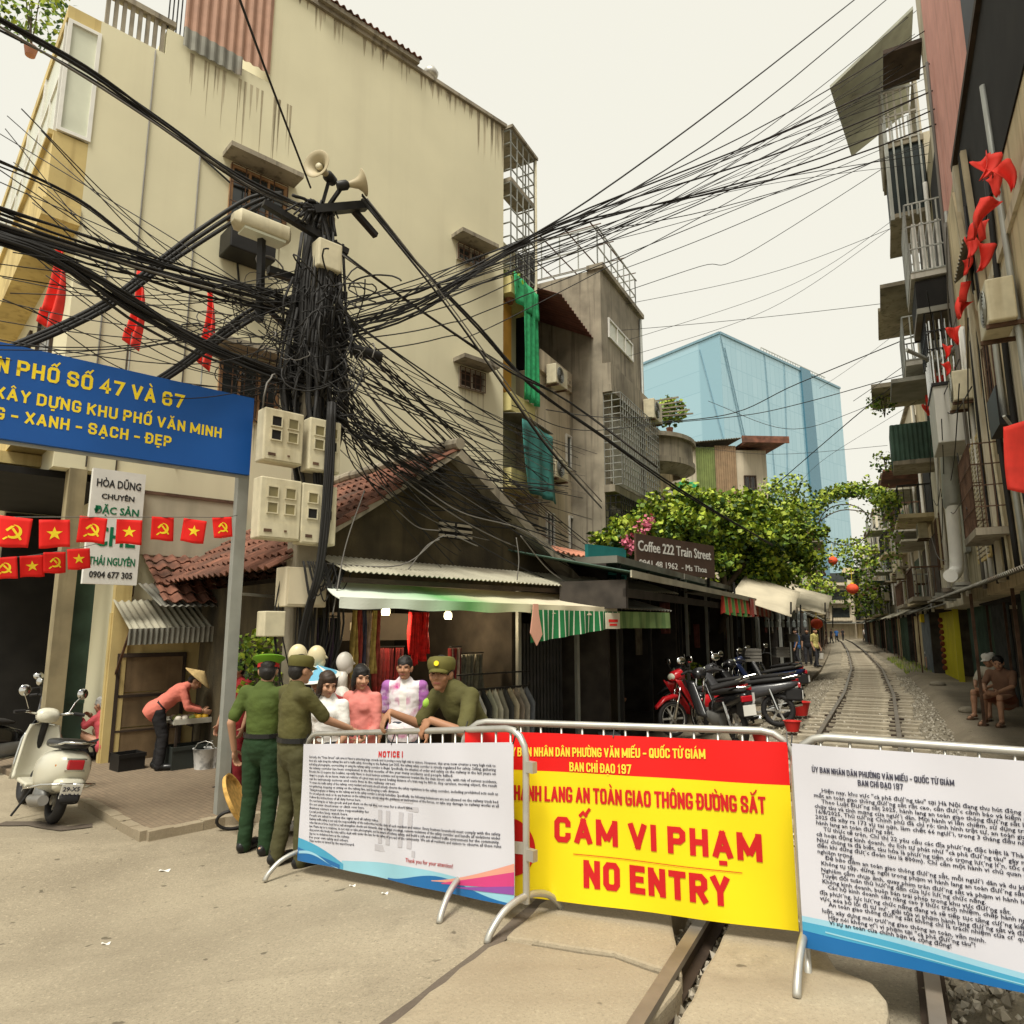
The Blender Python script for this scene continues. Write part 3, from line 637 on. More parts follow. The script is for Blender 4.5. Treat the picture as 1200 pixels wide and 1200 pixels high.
# corner balconies of the street front
bal = MB()
for z0, z1 in ((8.0, 9.12), (11.12, 11.34)):
    bal.bx(uL - .46, uL, .0, 8.6, z0, z1)
bal.bx(uL - .5, uL, -.03, 8.7, 7.72, 8.0).bx(uL - .46, uL, .0, 8.6, 4.3, 4.9).bx(uL - .7, uL, 1.0, 8.7, 4.1, 4.28).bx(uL - .52, uL, .1, 8.7, 9.12, 9.2)
bal.build('balcony', yellow, tb)
fr = window(tb, uL - .44, uL + .02, 9.16, 11.1, .02, -1, 0, whitep, frost, 'balcony_window', mull=0)
for i in range(5):
    y0 = .12 + 1.7 * i; m_ = MB()
    m_.bx(uL - .46, uL - .41, y0, y0 + .06, 9.2, 11.12).bx(uL - .46, uL - .41, y0 + 1.6, y0 + 1.66, 9.2, 11.12).bx(uL - .455, uL - .415, y0 + .06, y0 + 1.6, 10.2, 10.26).bx(uL - .455, uL - .415, y0 + .8, y0 + .85, 9.2, 10.2)
    f = m_.build('balcony_window', whitep, tb); MB().bx(uL - .43, uL - .42, y0 + .06, y0 + 1.6, 9.22, 11.1).build('pane', frost, f)
for i in range(3):
    y0 = 1.2 + 2.4 * i; m_ = MB().bx(uL - .05, uL, y0, y0 + 1.5, 5.2, 5.28).bx(uL - .05, uL, y0, y0 + 1.5, 7.1, 7.2).bx(uL - .05, uL, y0, y0 + .07, 5.28, 7.1).bx(uL - .05, uL, y0 + 1.43, y0 + 1.5, 5.28, 7.1)
    f = m_.build('window', darkwood, tb); MB().bx(uL - .02, uL - .003, y0 + .07, y0 + 1.43, 5.28, 7.1).build('pane', glass, f)
# side windows
u0, z1 = hA(535, 277); u1, z0 = hA(566, 318)
window(tb, u0, u1 - .02, z0, z1 - .18, 0, -1, 5, concrete, glass, hood=True)
u0, z1 = hA(537, 425); u1, z0 = hA(566, 462)
window(tb, u0, u1, z0, z1 - .1, 0, -1, 5, concrete, darkwood, hood=True)
window(tb, 1.15, 2.2, 8.75, 9.85, 0, -1, 4, mat('orange shutter wood', (.27, .15, .07), .7, var=.3), glass, hood=True, mull=2)
window(tb, 1.2, 2.25, 5.2, 6.3, 0, -1, 5, mat('orange shutter wood', (.4, .19, .06)), glass, hood=True, mull=2)
MB().bx(1.05, 1.85, -.55, -.02, 8.0, 8.42).build('air_conditioner', blackm, tb, bevel=.02)
for u, za, zb in ((-.22, 4.0, 11.3), (.62, 4.2, 9.8), (-.62, 4.0, 7.6)):
    pipe(tb, [(u, -.02, za), (u + .01, -.02, (za + zb) / 2), (u, -.02, zb)], .012, cableg, 'conduit')
pipe(tb, [(.62, -.02, 9.75), (1.2, -.03, 9.45), (1.78, -.03, 9.5), (1.82, -.03, 9.42), (1.5, -.03, 8.9), (1.35, -.03, 8.2), (1.5, -.03, 7.2)], .018, cablem, 'conduit')
pipe(tb, [(.5, -.02, 6.3), (.55, -.03, 6.6), (.8, -.03, 6.7), (1.4, -.03, 6.45)], .014, cablem, 'conduit')
MB().bx(.15, 1.75, -.03, 0, 2.75, 3.72).build('metal_panel', mat('cream metal sheet', (.47, .43, .32), .6, metal=.1, var=.08, streak=.3, sscale=.5), tb)
MB().bx(.15, 1.8, -.05, -.032, 3.70, 3.75).bx(.13, .17, -.05, -.032, 2.1, 3.72).build('panel_frame', rust, tb)
# ground floor: pillars, doors, yellow booth wall
MB().bx(-.10, .12, -.16, 0, -.6, 3.9).build('pillar', yellow, tb)
MB().bx(-.82, -.60, -.05, .25, -.6, 3.95).build('pillar', mat('dull tan plaster', (.27, .225, .13), .9, var=.2, streak=.5, blotch=.4), tb)
MB().bx(-.58, -.30, .2, .26, -.4, 2.6).bx(-.60, -.3, .17, .2, .55, .6).build('folding_door', greenc, tb)
MB().bx(-.12, 1.95, -.11, -.003, -.6, 1.85).build('booth_wall', yellow, tb)
bp = MB()
for i, (za, zb) in enumerate(((-.33, .18), (.20, .68), (.70, 1.2))):
    bp.bx(.05, .92, -.15, -.113, za, zb)
pn = bp.build('wooden_panel', mat('old plywood', (.17, .115, .06), .8, var=.35, scale=3, streak=.5, bump=.3), tb)
MB().bx(.0, .05, -.17, -.113, -.33, 1.26).bx(.92, .97, -.17, -.113, -.33, 1.26).bx(.05, .92, -.17, -.113, 1.2, 1.26).bx(.05, .92, -.165, -.151, .62, .66).bx(.05, .92, -.165, -.151, .13, .16).build('panel_frame', darkwood, tb)
# lean-to tile roof and tin awning over the booth
def tiles(P00, P10, P01, par, name='roof', m=tile, pitch=.19, amp=.028, rows=9):
    P00, P10, P01 = Vector(P00), Vector(P10), Vector(P01); e = P10 - P00; f = P01 - P00; n = e.cross(f).normalized(); mb = MB()
    for r_ in range(rows):
        a = P00 + f * (r_ / rows) + n * .0; b = f * (1.12 / rows)
        k = max(6, int(e.length / pitch)); jit = [rr.uniform(-.012, .012) for _ in range(k + 2)]
        mb.grid(lambda u, v: a + e * u + b * v + n * (amp * math.sin(u * e.length / pitch * 2 * math.pi) + .035 * (1 - v) + jit[int(u * k)]), k * 5, 1, .014)
    return mb.build(name, m, par)
tiles((.25, -1.25, 1.98), (2.6, -1.25, 2.02), (.25, -.02, 2.75), tb, 'lean_to_roof', rows=6)
MB().corr((.2, -1.3, 1.93), (2.3, -1.3, 1.97), (.2, -.1, 2.3), .09, .012, .004).build('lean_to_sheet', corrgrey, tb)
aw = thing('tin_awning', 'small rusty corrugated tin awning over the yellow fruit booth', 'awning', tuple(Vector((*OA, 1.7)) + A * .0), AA)
MB().corr((-.12, -1.15, -.10), (1.35, -1.15, -.06), (-.12, -.12, .34), .09, .014, .004).build('sheet', corrtan, aw)
MB().corr((-.14, -1.16, -.30), (1.18, -1.16, -.26), (-.14, -1.18, -.08), .07, .016, .004).build('valance', corrgrey, aw)
MB().bar((-.1, -1.1, -.10), (-.0, -.12, -.75), .03, .03).build('brace', rust, aw)
MB().bar((1.2, -1.15, -.08), (2.25, -1.9, -1.75), .03, .03).build('brace', steel, aw)
# red flags furled on poles along the block front
for i, (px, py0, py1, Y, lab) in enumerate(((65, 285, 392, 8.6, 'furled red flag at the yellow balcony corner, leftmost of three on the block'), (160, 318, 412, 9.6, 'furled red flag above the blue banner, middle of three on the block'), (243, 340, 436, 9.9, 'small furled red flag nearest the utility pole, behind the cables'))):
    a = at(px, py0, Y); b = at(px - 4, py1, Y); L_ = (a - b).length
    t = thing('flag', lab, 'flag', a)
    wd = (.22, .19, .17)[i]
    MB().tube([(0, .05, .12), (-.02, .06, -L_ - .35)], .012, 8).build('pole', greypaint, t)
    MB().grid(lambda u, v: ((.02 + (u - .35) * wd * (.45 + .75 * math.sin(min(1, v * 1.15) * 1.75)) - .03 * v * v + .02 * math.sin(v * 5)), .02 + .05 * math.sin(u * 11 + v * 4), -v * L_ * (1 - .14 * (1 - u) * (v > .8)) + .02 * u), 22, 16, .003).build('cloth', redflag, t, smooth=True)

# ================================================================ rear facade of the block: grille, net, tarpaulin
OL = (-.07, 16.0)
hL = lambda px, py, yo=0: hit(px, py, OL, TA, yo)
rb = thing('narrow_house', 'narrow cream house with a tall steel grille and yellow slabs, draped in green netting', 'building', (*OL, 0), TA)
MB().bx(0.03, 1.42, .55, 6, -.5, 11.6).build('wall', cream, rb)
for z in (4.9, 6.75, 9.75): MB().bx(.02, 1.42, -.05, .55, z, z + .45).build('slab', mat('pale yellow plaster', (.62, .55, .24), .85, var=.1, streak=.4, stain=(.25, .2, .08)), rb)
MB().bx(.06, .5, .2, .5, 7.3, 9.6).build('shutter', mat('orange shutter', (.42, .22, .03), .7, var=.15), rb)
cage(rb, .05, 1.4, -.02, .5, 9.8, 14.2, greypaint, 'cage', .34, .36, .014, 'xyX')
MB().bx(.0, 1.5, -.1, 1.2, 14.22, 14.3).build('roof', concrete, rb); MB().bx(.03, 1.35, -.04, .5, 12.75, 12.86).build('landing', concrete, rb)
pipe(rb, [(1.45, -.03, 14.2), (1.45, -.03, 10.6), (1.36, -.05, 10.2), (1.36, -.05, 5)], .045, offwhite)
railing(rb, (.05, .0), (1.4, .0), 10.2, 11.0, 9, blackm)
def drape(P00, P10, h, folds=5, amp=.06, nu=26, nv=16, sway=.0, th=.006):
    P00, P10 = Vector(P00), Vector(P10); n = (P10 - P00).cross(Vector((0, 0, 1))).normalized()
    return lambda u, v: P00.lerp(P10, u) - Vector((0, 0, h * v)) + n * (amp * math.sin(u * folds * 2 * math.pi + 2 * v) * (.3 + .7 * v) + sway * v * v)
nw = lambda l: tuple(Vector((*OL, 0)) + T * l[0] + TN * l[1] + Vector((0, 0, l[2])))
nb = MB()
nb.grid(drape(nw((.55, -.12, 10.2)), nw((1.32, -.14, 10.15)), 3.0, 3, .05), 26, 16, .006).grid(drape(nw((.05, -.10, 10.3)), nw((1.3, -.16, 10.2)), .75, 3, .04), 20, 5, .006)
tag(nb.build('shade_net', netg, smooth=True), 'bright green shade netting draped over the narrow house balcony', 'netting')
tag(MB().grid(drape(nw((.05, -.32, 6.5)), nw((1.75, -.34, 6.45)), 1.75, 2.5, .05, sway=.12), 26, 12, .006).build('tarpaulin', tealnet, smooth=True), 'dark teal tarpaulin hanging under the yellow slab of the narrow house', 'tarpaulin')
MB().corr((0, -.35, 6.62), (1.8, -.35, 6.55), (0, .5, 6.75), .09, .012, .004).build('canopy', corrgrey, rb)
# potted greenery on its balcony is added with the plants
# ================================================================ beige house with balcony
bh = thing('beige_house', 'beige rendered house with a dark balcony under a red edged roof and small air conditioners', 'building', (*OL, 0), TA)
MB().bx(1.6, 4.35, .0, 6, -.5, 8.35).bx(1.6, 4.2, 1.3, 6, 8.35, 11.2).build('wall', beige, bh)
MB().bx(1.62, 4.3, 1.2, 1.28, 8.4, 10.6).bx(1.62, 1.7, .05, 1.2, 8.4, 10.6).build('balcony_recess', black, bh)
MB().bx(1.6, 4.4, -.08, .05, 8.28, 8.85).build('parapet', beige, bh)
MB().corr((1.45, -.75, 10.15), (4.5, -.75, 9.7), (1.45, 1.5, 11.3), .16, .02, .012).build('roof', mat('maroon roof sheet', (.17, .07, .055), .7, var=.25, blotch=.4), bh)
pipe(bh, [(4.42, -.5, 9.6), (4.3, -.1, 9.0), (4.32, -.06, 8.3), (4.32, -.06, 2.5)], .045, offwhite)
window(bh, 3.35, 4.0, 6.0, 7.0, 0, -1, 0, whitep, glass)
window(bh, 3.5, 4.1, 3.6, 4.7, 0, -1, 0, whitep, glass)
window(bh, 2.0, 2.5, 3.4, 4.6, 0, -1, 0, whitep, glass)
aircon(bh, 2.2, -.08, 7.95, -1, .95); aircon(bh, 2.3, 0, 5.45, -1, 1.0)
window(bh, 3.35, 3.55, 8.4, 8.6, -.08, -1, 0, beige, glass, 'vent_opening', mull=0); window(bh, 2.75, 2.95, 8.4, 8.6, -.08, -1, 0, beige, glass, 'vent_opening', mull=0)
# ================================================================ weathered concrete house
ch = thing('concrete_house', 'weathered bare concrete house with grilled windows and a rooftop steel frame', 'building', (*OL, 0), TA)
yc = -1.0
MB().bx(3.72, 7.5, yc, 5, -.5, 11.9).build('wall', concrete, ch)
MB().bx(3.66, 7.6, yc - .12, yc + .4, 11.9, 12.05).build('coping', concrete, ch); MB().bx(3.68, 7.6, yc - .28, yc, 8.15, 8.35).bx(3.7, 7.55, yc - .26, yc - .001, 8.35, 9.0).build('ledge', concrete, ch); MB().bx(3.68, 7.6, yc - .3, yc, 5.3, 5.5).build('ledge', concrete, ch)
u0, z1 = hL(712, 372, yc); u1, z0 = hL(741, 425, yc)
window(ch, u0, u1, z0, z1, yc, -1, 0, whitep, frost, mull=2)
aircon(ch, 7.0, yc - .25, 8.1, -1, 1.15)
cage(ch, 3.75, 7.45, yc - .5, yc, 5.5, 8.1, greypaint, 'grille', .2, .2, .010, 'xyX')
cage(ch, 3.75, 7.0, yc - .45, yc, 3.0, 5.2, blackm, 'grille', .18, .2, .010, 'xyX')
MB().bx(4.2, 6.9, yc - .03, yc, 5.7, 7.7).build('window', mat('grey curtain window', (.35, .33, .27), .6, var=.3), ch)
MB().bx(4.0, 6.8, yc - .03, yc, 3.1, 5.0).build('window', glass, ch)
aircon(ch, 7.1, yc, 4.75, -1, 1.0)
pipe(ch, [(7.35, yc - .06, 11.8), (7.36, yc - .06, 7), (7.36, yc - .06, 3)], .05, greypaint)
cage(ch, 3.8, 7.4, yc + .1, 4.5, 12.05, 13.3, greypaint, 'roof_frame', .6, .55, .016, 'xyXY')
mb = MB()
for i in range(6):
    y = yc + .2 + .8 * i; mb.bar((3.5, y, 13.3), (7.9, y, 13.5), .03, .03)
for i in range(4): mb.bar((3.9 + 1.1 * i, yc, 13.42), (3.9 + 1.1 * i, 4.2, 13.42), .025, .025)
mb.build('roof_trellis', rust, ch)
MB().corr((3.6, 1.0, 11.0), (3.6, 4.8, 11.0), (3.6, 1.0, 12.9), .12, .015, .004).build('roof_screen', blackm, ch)
# ================================================================ house with rounded balcony
rh = thing('balcony_house', 'old cream house with a rounded balcony and plants above the greenery', 'building', (*OL, 0), TA)
MB().bx(7.65, 12.6, yc + .3, 5, -.5, 8.6).build('wall', creamd, rh)
mb = MB()
def halfring(z0, z1, r0, r1, cx=10.6, cy=yc + .3, mi=0):
    n = 18; vs = []
    for i in range(n + 1):
        a = math.pi + math.pi * i / n
        for r_, z in ((r0, z0), (r1, z1)): vs.append((cx + r_ * 1.35 * math.cos(a), cy + r_ * .9 * math.sin(a), z))
    return vs, [(2 * i, 2 * i + 2, 2 * i + 3, 2 * i + 1) for i in range(n)]
for z0, z1, r0, r1 in ((7.0, 7.3, .75, 1.3), (7.3, 7.5, 1.3, 1.3), (7.5, 7.5, 1.3, 1.2), (7.5, 8.2, 1.22, 1.22), (8.2, 8.2, 1.2, 1.35), (8.2, 8.35, 1.35, 1.35), (8.35, 8.35, 1.35, 1.1), (8.35, 7.5, 1.1, 1.1)):
    v, f = halfring(z0, z1, r0, r1); mb.add(v, f)
mb.build('balcony', concrete, rh)
window(rh, 9.4, 11.6, 4.4, 6.4, yc + .3, -1, 9, creamd, glass, mull=2)
MB().bx(11.4, 12.55, yc - .3, yc + .3, 4.0, 6.7).bx(8.6, 12.5, yc - .5, yc + .3, 4.0, 4.3).build('side_pier', whitep, rh)
railing(rh, (8.7, yc - .45), (11.4, yc - .45), 4.3, 5.6, 16, blackm)
mb = MB()
for i in range(5): mb.bar((7.7 + .5 * i, yc + .35, 9.0 + .03 * i), (7.9 + .5 * i, yc - 1.1, 9.1), .05, .05)
mb.bx(7.6, 12.6, yc + .2, 5, 8.6, 8.75).build('roof', concrete, rh)
pipe(rh, [(7.75, yc + .22, 8.5), (7.75, yc + .22, 3)], .06, steel)
# ================================================================ shed storey house
pS = at(800, 545, 36)
gh = thing('tin_shed_house', 'low house with a green and brown corrugated upper storey and red tiled eave', 'building', (pS.x, pS.y, 0), R(4))
wS = at(862, 545, 36).x - pS.x
MB().corr((.72, -.02, 7.2), (1.75, -.02, 7.2), (.72, -.02, 11.1), .12, .02, .01).build('green_cladding', mat('olive corrugated iron', (.16, .20, .06), .7, var=.2, streak=.4), gh)
MB().corr((1.76, -.02, 7.2), (2.9, -.02, 7.2), (1.76, -.02, 11.2), .12, .02, .01).build('brown_cladding', mat('brown corrugated iron', (.28, .19, .11), .7, var=.2, streak=.4), gh)
MB().bx(-.4, 4.6, .1, 8, -.5, 11.0).build('wall', beige, gh)
window(gh, 3.3, 3.95, 7.6, 9.6, .08, -1, 5, darkwood, glass); MB().bx(-.3, .7, -.05, .1, 7.4, 9.2).build('green_panel', netg, gh)
MB().corr((-.5, -.3, 11.2), (3.2, -.3, 11.6), (-.5, 8, 11.6), .14, .02, .02).build('roof', corrgrey, gh)
MB().bx(3.2, 5.3, -.9, 6, 11.2, 11.35).bx(2.9, 5.4, -1.0, -.9, 11.15, 11.5).build('eave', tile, gh)
# ================================================================ blue glass office
gA = at(843, 390, 105); zt = gA.z
def on_z(px, py, z):
    r = ray(px, py); return r * ((z - H) / r.z) + Vector((0, 0, H))
gL = on_z(735, 434, zt); gR = on_z(984, 455, zt)
dl = (gL - gA); dl.z = 0; LL = dl.length; dl.normalize(); dr_ = (gR - gA); dr_.z = 0; LR = dr_.length; dr_.normalize()
gb = thing('glass_office_block', 'pale blue glass office block rising behind the houses', 'building', (gA.x, gA.y, 0))
bl = bpy.data.materials.new('blue glass'); bl.use_nodes = True
def blue_glass(m):
    nt = m.node_tree; N, L = nt.nodes, nt.links; p = N['Principled BSDF']
    p.inputs['Roughness'].default_value = .16; p.inputs['Metallic'].default_value = .25
    tc = N.new('ShaderNodeTexCoord'); ap = N.new('ShaderNodeSeparateXYZ'); L.new(tc.outputs['Object'], ap.inputs[0])
    dot = N.new('ShaderNodeVectorMath'); dot.operation = 'DOT_PRODUCT'; dot.inputs[1].default_value = (.8, .6, 0); L.new(tc.outputs['Object'], dot.inputs[0])
    cb = N.new('ShaderNodeCombineXYZ'); L.new(dot.outputs['Value'], cb.inputs[0]); L.new(ap.outputs['Z'], cb.inputs[1])
    b = N.new('ShaderNodeTexBrick'); b.offset = 0; b.inputs['Scale'].default_value = .42; b.inputs['Brick Width'].default_value = .62; b.inputs['Row Height'].default_value = 1.5
    b.inputs['Color1'].default_value = (.33, .52, .61, 1); b.inputs['Color2'].default_value = (.37, .56, .65, 1); b.inputs['Mortar'].default_value = (.27, .45, .54, 1); b.inputs['Mortar Size'].default_value = .025
    L.new(cb.outputs[0], b.inputs['Vector']); L.new(b.outputs['Color'], p.inputs['Base Color'])
blue_glass(bl)
bl2 = mat('deep blue glass', (.09, .22, .30), .12, metal=.35, var=.06, spec=.6)
f0 = Vector((0, 0, 0))
mb = MB()
cl = f0 + dl * LL; cr = f0 + dr_ * LR
vs = [f0, cl, cl + dr_ * LR, cr]
mb.add([(v.x, v.y, 0) for v in vs] + [(v.x, v.y, zt) for v in vs], [(0, 1, 5, 4)[::-1], (1, 2, 6, 5), (2, 3, 7, 6), (3, 0, 4, 7)[::-1], (4, 5, 6, 7)])
mb.build('curtain_wall', bl, gb)
nl = Vector((dl.y, -dl.x, 0)) * (-1 if (Vector((dl.y, -dl.x, 0))).y > 0 else 1); nr = Vector((dr_.y, -dr_.x, 0)) * (-1 if Vector((dr_.y, -dr_.x, 0)).y > 0 else 1)
q = MB(); e0 = dr_ * LR * .62
q.add([e0 + nr * .3 + Vector((0, 0, zt + .5)), e0 + dr_ * 3.4 + nr * .3 + Vector((0, 0, zt + .5)), e0 + dr_ * 5.8 + nr * .3, e0 + dr_ * 1.0 + nr * .3], [(0, 1, 2, 3)])
q.add([e0 + nr * .3 + Vector((0, 0, zt + .5)), e0 + Vector((0, 0, zt + .5)), e0 + dr_ * 1.0, e0 + dr_ * 1.0 + nr * .3], [(0, 1, 2, 3)])
q.build('recessed_strip', bl2, gb)
q = MB()
for a, b in ((f0 + nr * .1 + Vector((0, 0, zt)), dr_ * LR * 0.270 + nr * .1 + Vector((0, 0, 12))), (f0 + dr_ * 1.2 + nr * .1 + Vector((0, 0, zt - 2.2)), dr_ * LR * 0.230 + nr * .1 + Vector((0, 0, 20))), (dl * 4 + nl * .1 + Vector((0, 0, zt - 1.5)), nl * .1 + dl * .1 + Vector((0, 0, zt - 18))), (dr_ * LR * 0.324 + nr * .1 + Vector((0, 0, zt)), dr_ * LR * 0.365 + nr * .1 + Vector((0, 0, 10))), (dr_ * LR * 0.486 + nr * .1 + Vector((0, 0, zt)), dr_ * LR * 0.419 + nr * .1 + Vector((0, 0, 8))), (dr_ * LR * 0.608 + nr * .1 + Vector((0, 0, zt * .5)), dr_ * LR * 0.703 + nr * .1 + Vector((0, 0, 8)))):
    q.bar(a, b, .09, .09)
q.bar(f0 + Vector((0, 0, zt)), cl + Vector((0, 0, zt)), .4, .4).bar(f0 + Vector((0, 0, zt)), cr + Vector((0, 0, zt)), .4, .4)
q.build('facet_seam', mat('blue grey seam', (.2, .33, .40), .4, metal=.3), gb)
q = MB()
for i in range(26): x = dr_ * (14 + .9 * i) + nr * -1; q.bar(x + Vector((0, 0, zt)), x + Vector((0, 0, zt + 1.6)), .1, .1)
q.bar(dr_ * 14 - nr + Vector((0, 0, zt + 1.6)), dr_ * 37 - nr + Vector((0, 0, zt + 1.6)), .12, .12)
for i in range(5): x = dl * (22 + 3.4 * i) - nl * 3; q.bx(x.x - .8, x.x + .8, x.y - .8, x.y + .8, zt, zt + 1.6 + (i % 2))
q.build('roof_plant', greyc, gb)
# ================================================================ old gabled shop house
SO = (-2.1, 8.6)
hS = lambda px, py, yo=0: hit(px, py, SO, AA, yo)
oh = thing('old_shop_house', 'low old shop house with a mossy black gable and clay tile roof', 'building', (*SO, 0), AA)
gw = MB()
gw.prism([(-.45, 2.2), (-.45, 2.62), (1.65, 4.05), (4.05, 2.42), (4.6, 2.2)], Matrix.Translation((0, .1, 0)), .2)
gw.bx(5.3, 5.45, 0, 3.4, -.6, 2.3).bx(-.45, -.2, .0, 3.4, -.6, 2.2)
gw.build('gable_wall', mossy, oh)
u0, z1 = hS(514, 609); u1, z0 = hS(552, 634)
v = MB()
for a, b in ((u0, (u0 + u1) / 2 - .03), ((u0 + u1) / 2 + .03, u1)):
    for i in range(3):
        z = z0 + (z1 - z0) * (i + .5) / 3; v.bx(a, b, -.03, -.004, z - .025, z + .012)
vf = v.build('gable_vent', concrete, oh); MB().bx(u0, u1, -.003, .0, z0, z1).build('vent_opening', black, vf)
tiles((-1.1, -.22, 2.22), (-1.1, 3.9, 2.22), (1.65, -.22, 4.15), oh, 'roof', rows=12) if 0 else None
def tileslope(ue, ze, ur, zr, name):
    P00, P10, P01 = ((ue, 3.9, ze), (ue, -.2, ze), (ur, 3.9, zr)) if ue < ur else ((ue, -.2, ze), (ue, 3.9, ze), (ur, -.2, zr))
    return tiles(P00, P10, P01, oh, name, rows=11)
tileslope(-1.0, 2.28, 1.65, 4.12, 'roof'); tileslope(4.25, 2.32, 1.65, 4.12, 'roof')
MB().tube([(1.65, -.24 + .34 * i, 4.19 + .02 * (i % 2)) for i in range(13)], .085, 10).build('ridge', concrete, oh)
MB().bar((-.75, -.08, 2.42), (1.65, -.08, 4.06), .2, .07).bar((1.65, -.08, 4.06), (4.3, -.08, 2.24), .3, .12).build('verge', concrete, oh)
# interior of the clothes shop
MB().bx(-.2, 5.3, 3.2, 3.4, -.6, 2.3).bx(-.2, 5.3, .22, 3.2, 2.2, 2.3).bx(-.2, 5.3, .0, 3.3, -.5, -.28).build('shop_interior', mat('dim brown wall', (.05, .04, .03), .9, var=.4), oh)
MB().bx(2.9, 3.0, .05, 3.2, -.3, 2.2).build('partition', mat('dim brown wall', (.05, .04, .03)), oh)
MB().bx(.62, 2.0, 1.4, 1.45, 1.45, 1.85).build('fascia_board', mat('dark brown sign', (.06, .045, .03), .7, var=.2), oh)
tm = MB(); put_text(tm, 'PHAN', .16, .95, 1.6, 1.398, .5, .02); tm.build('lettering', mat('faded sign letters', (.32, .28, .2), .8), oh)
for u in (2.96, 4.25, 5.32): MB().bx(u - .03, u + .03, -.06, .0, -.3, 2.2).build('post', greypaint, oh)
sh_ = MB()
for i in range(15):
    x = 3.15 + .075 * i; sh_.bx(x, x + .05, .3, .33, -.28, 1.7)
sh_.build('folding_shutter', mat('dark grey shutter', (.06, .06, .06), .6, metal=.3, var=.3), oh)
MB().corr((-.35, -.75, 2.26), (6.1, -.75, 2.22), (-.35, .0, 2.5), .075, .012, .004).build('tin_roof', corrtan, oh)
MB().bx(-.3, 6.0, -.62, -.58, 2.14, 2.2).build('roof_batten', darkwood, oh)
# fabric awning with a green striped valance
fa = thing('fabric_awning', 'cream and green fabric shop awning with a green and white striped valance', 'awning', (*SO, 0), AA)
yo = -1.35
uA = hS(398, 692, yo)[0]; uV, zV = hS(622, 712, yo); uB, zB = hS(722, 702, yo)
awm = bpy.data.materials.new('cream green awning'); awm.use_nodes = True
def aw_mat(m):
    nt = m.node_tree; N, L = nt.nodes, nt.links; p = N['Principled BSDF']; p.inputs['Roughness'].default_value = .8
    tc = N.new('ShaderNodeTexCoord'); sp = N.new('ShaderNodeSeparateXYZ'); L.new(tc.outputs['Object'], sp.inputs[0])
    r = N.new('ShaderNodeValToRGB'); mr = N.new('ShaderNodeMapRange'); mr.inputs[1].default_value = -.5; mr.inputs[2].default_value = 5.5; L.new(sp.outputs[0], mr.inputs[0]); L.new(mr.outputs[0], r.inputs[0])
    e = r.color_ramp.elements; e[0].color = (.62, .66, .58, 1); e[1].color = (.62, .55, .40, 1); e[1].position = .55
    a = e.new(.24); a.color = (.13, .36, .12, 1); b = e.new(.12); b.color = (.5, .62, .48, 1); c = e.new(.36); c.color = (.52, .52, .33, 1)
    L.new(r.outputs[0], p.inputs['Base Color'])
aw_mat(awm)
MB().grid(lambda u, v: (uA + .38 * (1 - v) * (1 - u) + (uB - uA) * u, -.25 + (yo + .25) * v, 2.14 - .24 * v - .03 * math.sin(v * 3.14) - .015 * math.sin(u * 40) * v + (.02 * (1 - u))), 40, 6, .008).build('canopy', awm, fa)
MB().grid(lambda u, v: (uA + (uB - uA) * u, yo - .004 - .012 * math.sin(u * 46) * v, 1.90 + .02 * (1 - u) + .02 - v * (.11 + .01 * math.sin(u * 31))), 60, 3, .005).build('fascia', awm, fa)
vm = [mat('valance green', (.014, .16, .05), .8, var=.15), mat('valance white', (.62, .62, .5), .8, var=.1)]
def striped(par, u0, u1, y, z0f, z1f, ms, wid=.09, rat=.72, name='valance', wave=.02):
    mb = MB(); x = u0; i = 0
    while x < u1:
        w = wid * (rat if i % 2 == 0 else 1 - rat); x2 = min(u1, x + w)
        fn = lambda u, v, a=x, b=x2: ((a + (b - a) * u), y + wave * math.sin((a + (b - a) * u) * 17) * (.3 + v), z0f(a + (b - a) * u) * (1 - v) + z1f(a + (b - a) * u) * v)
        mb.grid(fn, 3, 4, .004, (i % 2) if len(ms) < 3 else [0, 1, 2, 1][i % 4]); x = x2; i += 1
    return mb.build(name, ms, par)
zb_ = [hS(630, 753, yo)[1], hS(738, 735, yo)[1]]
striped(fa, uV, uB, yo - .02, lambda u: 1.86, lambda u: zb_[0] + (zb_[1] - zb_[0]) * (u - uV) / (uB - uV), vm, .10, .80)
sg = MB().bx(uB - .32, uB - .02, yo - .075, yo - .06, 1.62, 1.84).build('price_sign', mat('cream card', (.6, .55, .42), .8), fa)
MB().bx(uB - .27, uB - .07, yo - .079, yo - .0755, 1.71, 1.75).bx(uB - .25, uB - .09, yo - .079, yo - .0755, 1.66, 1.69).build('print', red, sg)
a2 = thing('green_awning', 'faded olive green awning flap at the shop corner', 'awning', (*SO, 0), AA)
w0 = hS(722, 712, -1.2); w1 = hS(786, 712, -1.2); zb2 = hS(740, 737, -1.2)[1]
striped(a2, w0[0], w1[0] - .05, -1.2, lambda u: 1.87, lambda u: zb2 + .01, [mat('olive cloth', (.16, .24, .09), .8, var=.2), mat('olive cloth dark', (.10, .17, .06), .8, var=.2)], .2, .6, 'valance')
MB().corr((w0[0] + .1, -1.2, 1.92), (w1[0] + .1, -1.15, 1.9), (w0[0] + .1, -.1, 2.2), .08, .012, .004).build('canopy', corrgrey, a2)
# pale tie hanging from the awning
p_ = (uV + .02, yo - .06)
tie = thing('hanging_cloth', 'pale pink cloth hanging at the left end of the striped valance', 'cloth', tuple(Vector((*SO, 1.93)) + A * p_[0] + B * p_[1]), AA)
MB().prism([(-.035, 0), (.05, 0), (.06, -.13), (.12, -.38), (.02, -.52), (-.09, -.36), (-.05, -.13)], Matrix(), .012).build('cloth', mat('pale pink cloth', (.62, .33, .24), .8, var=.1), tie)
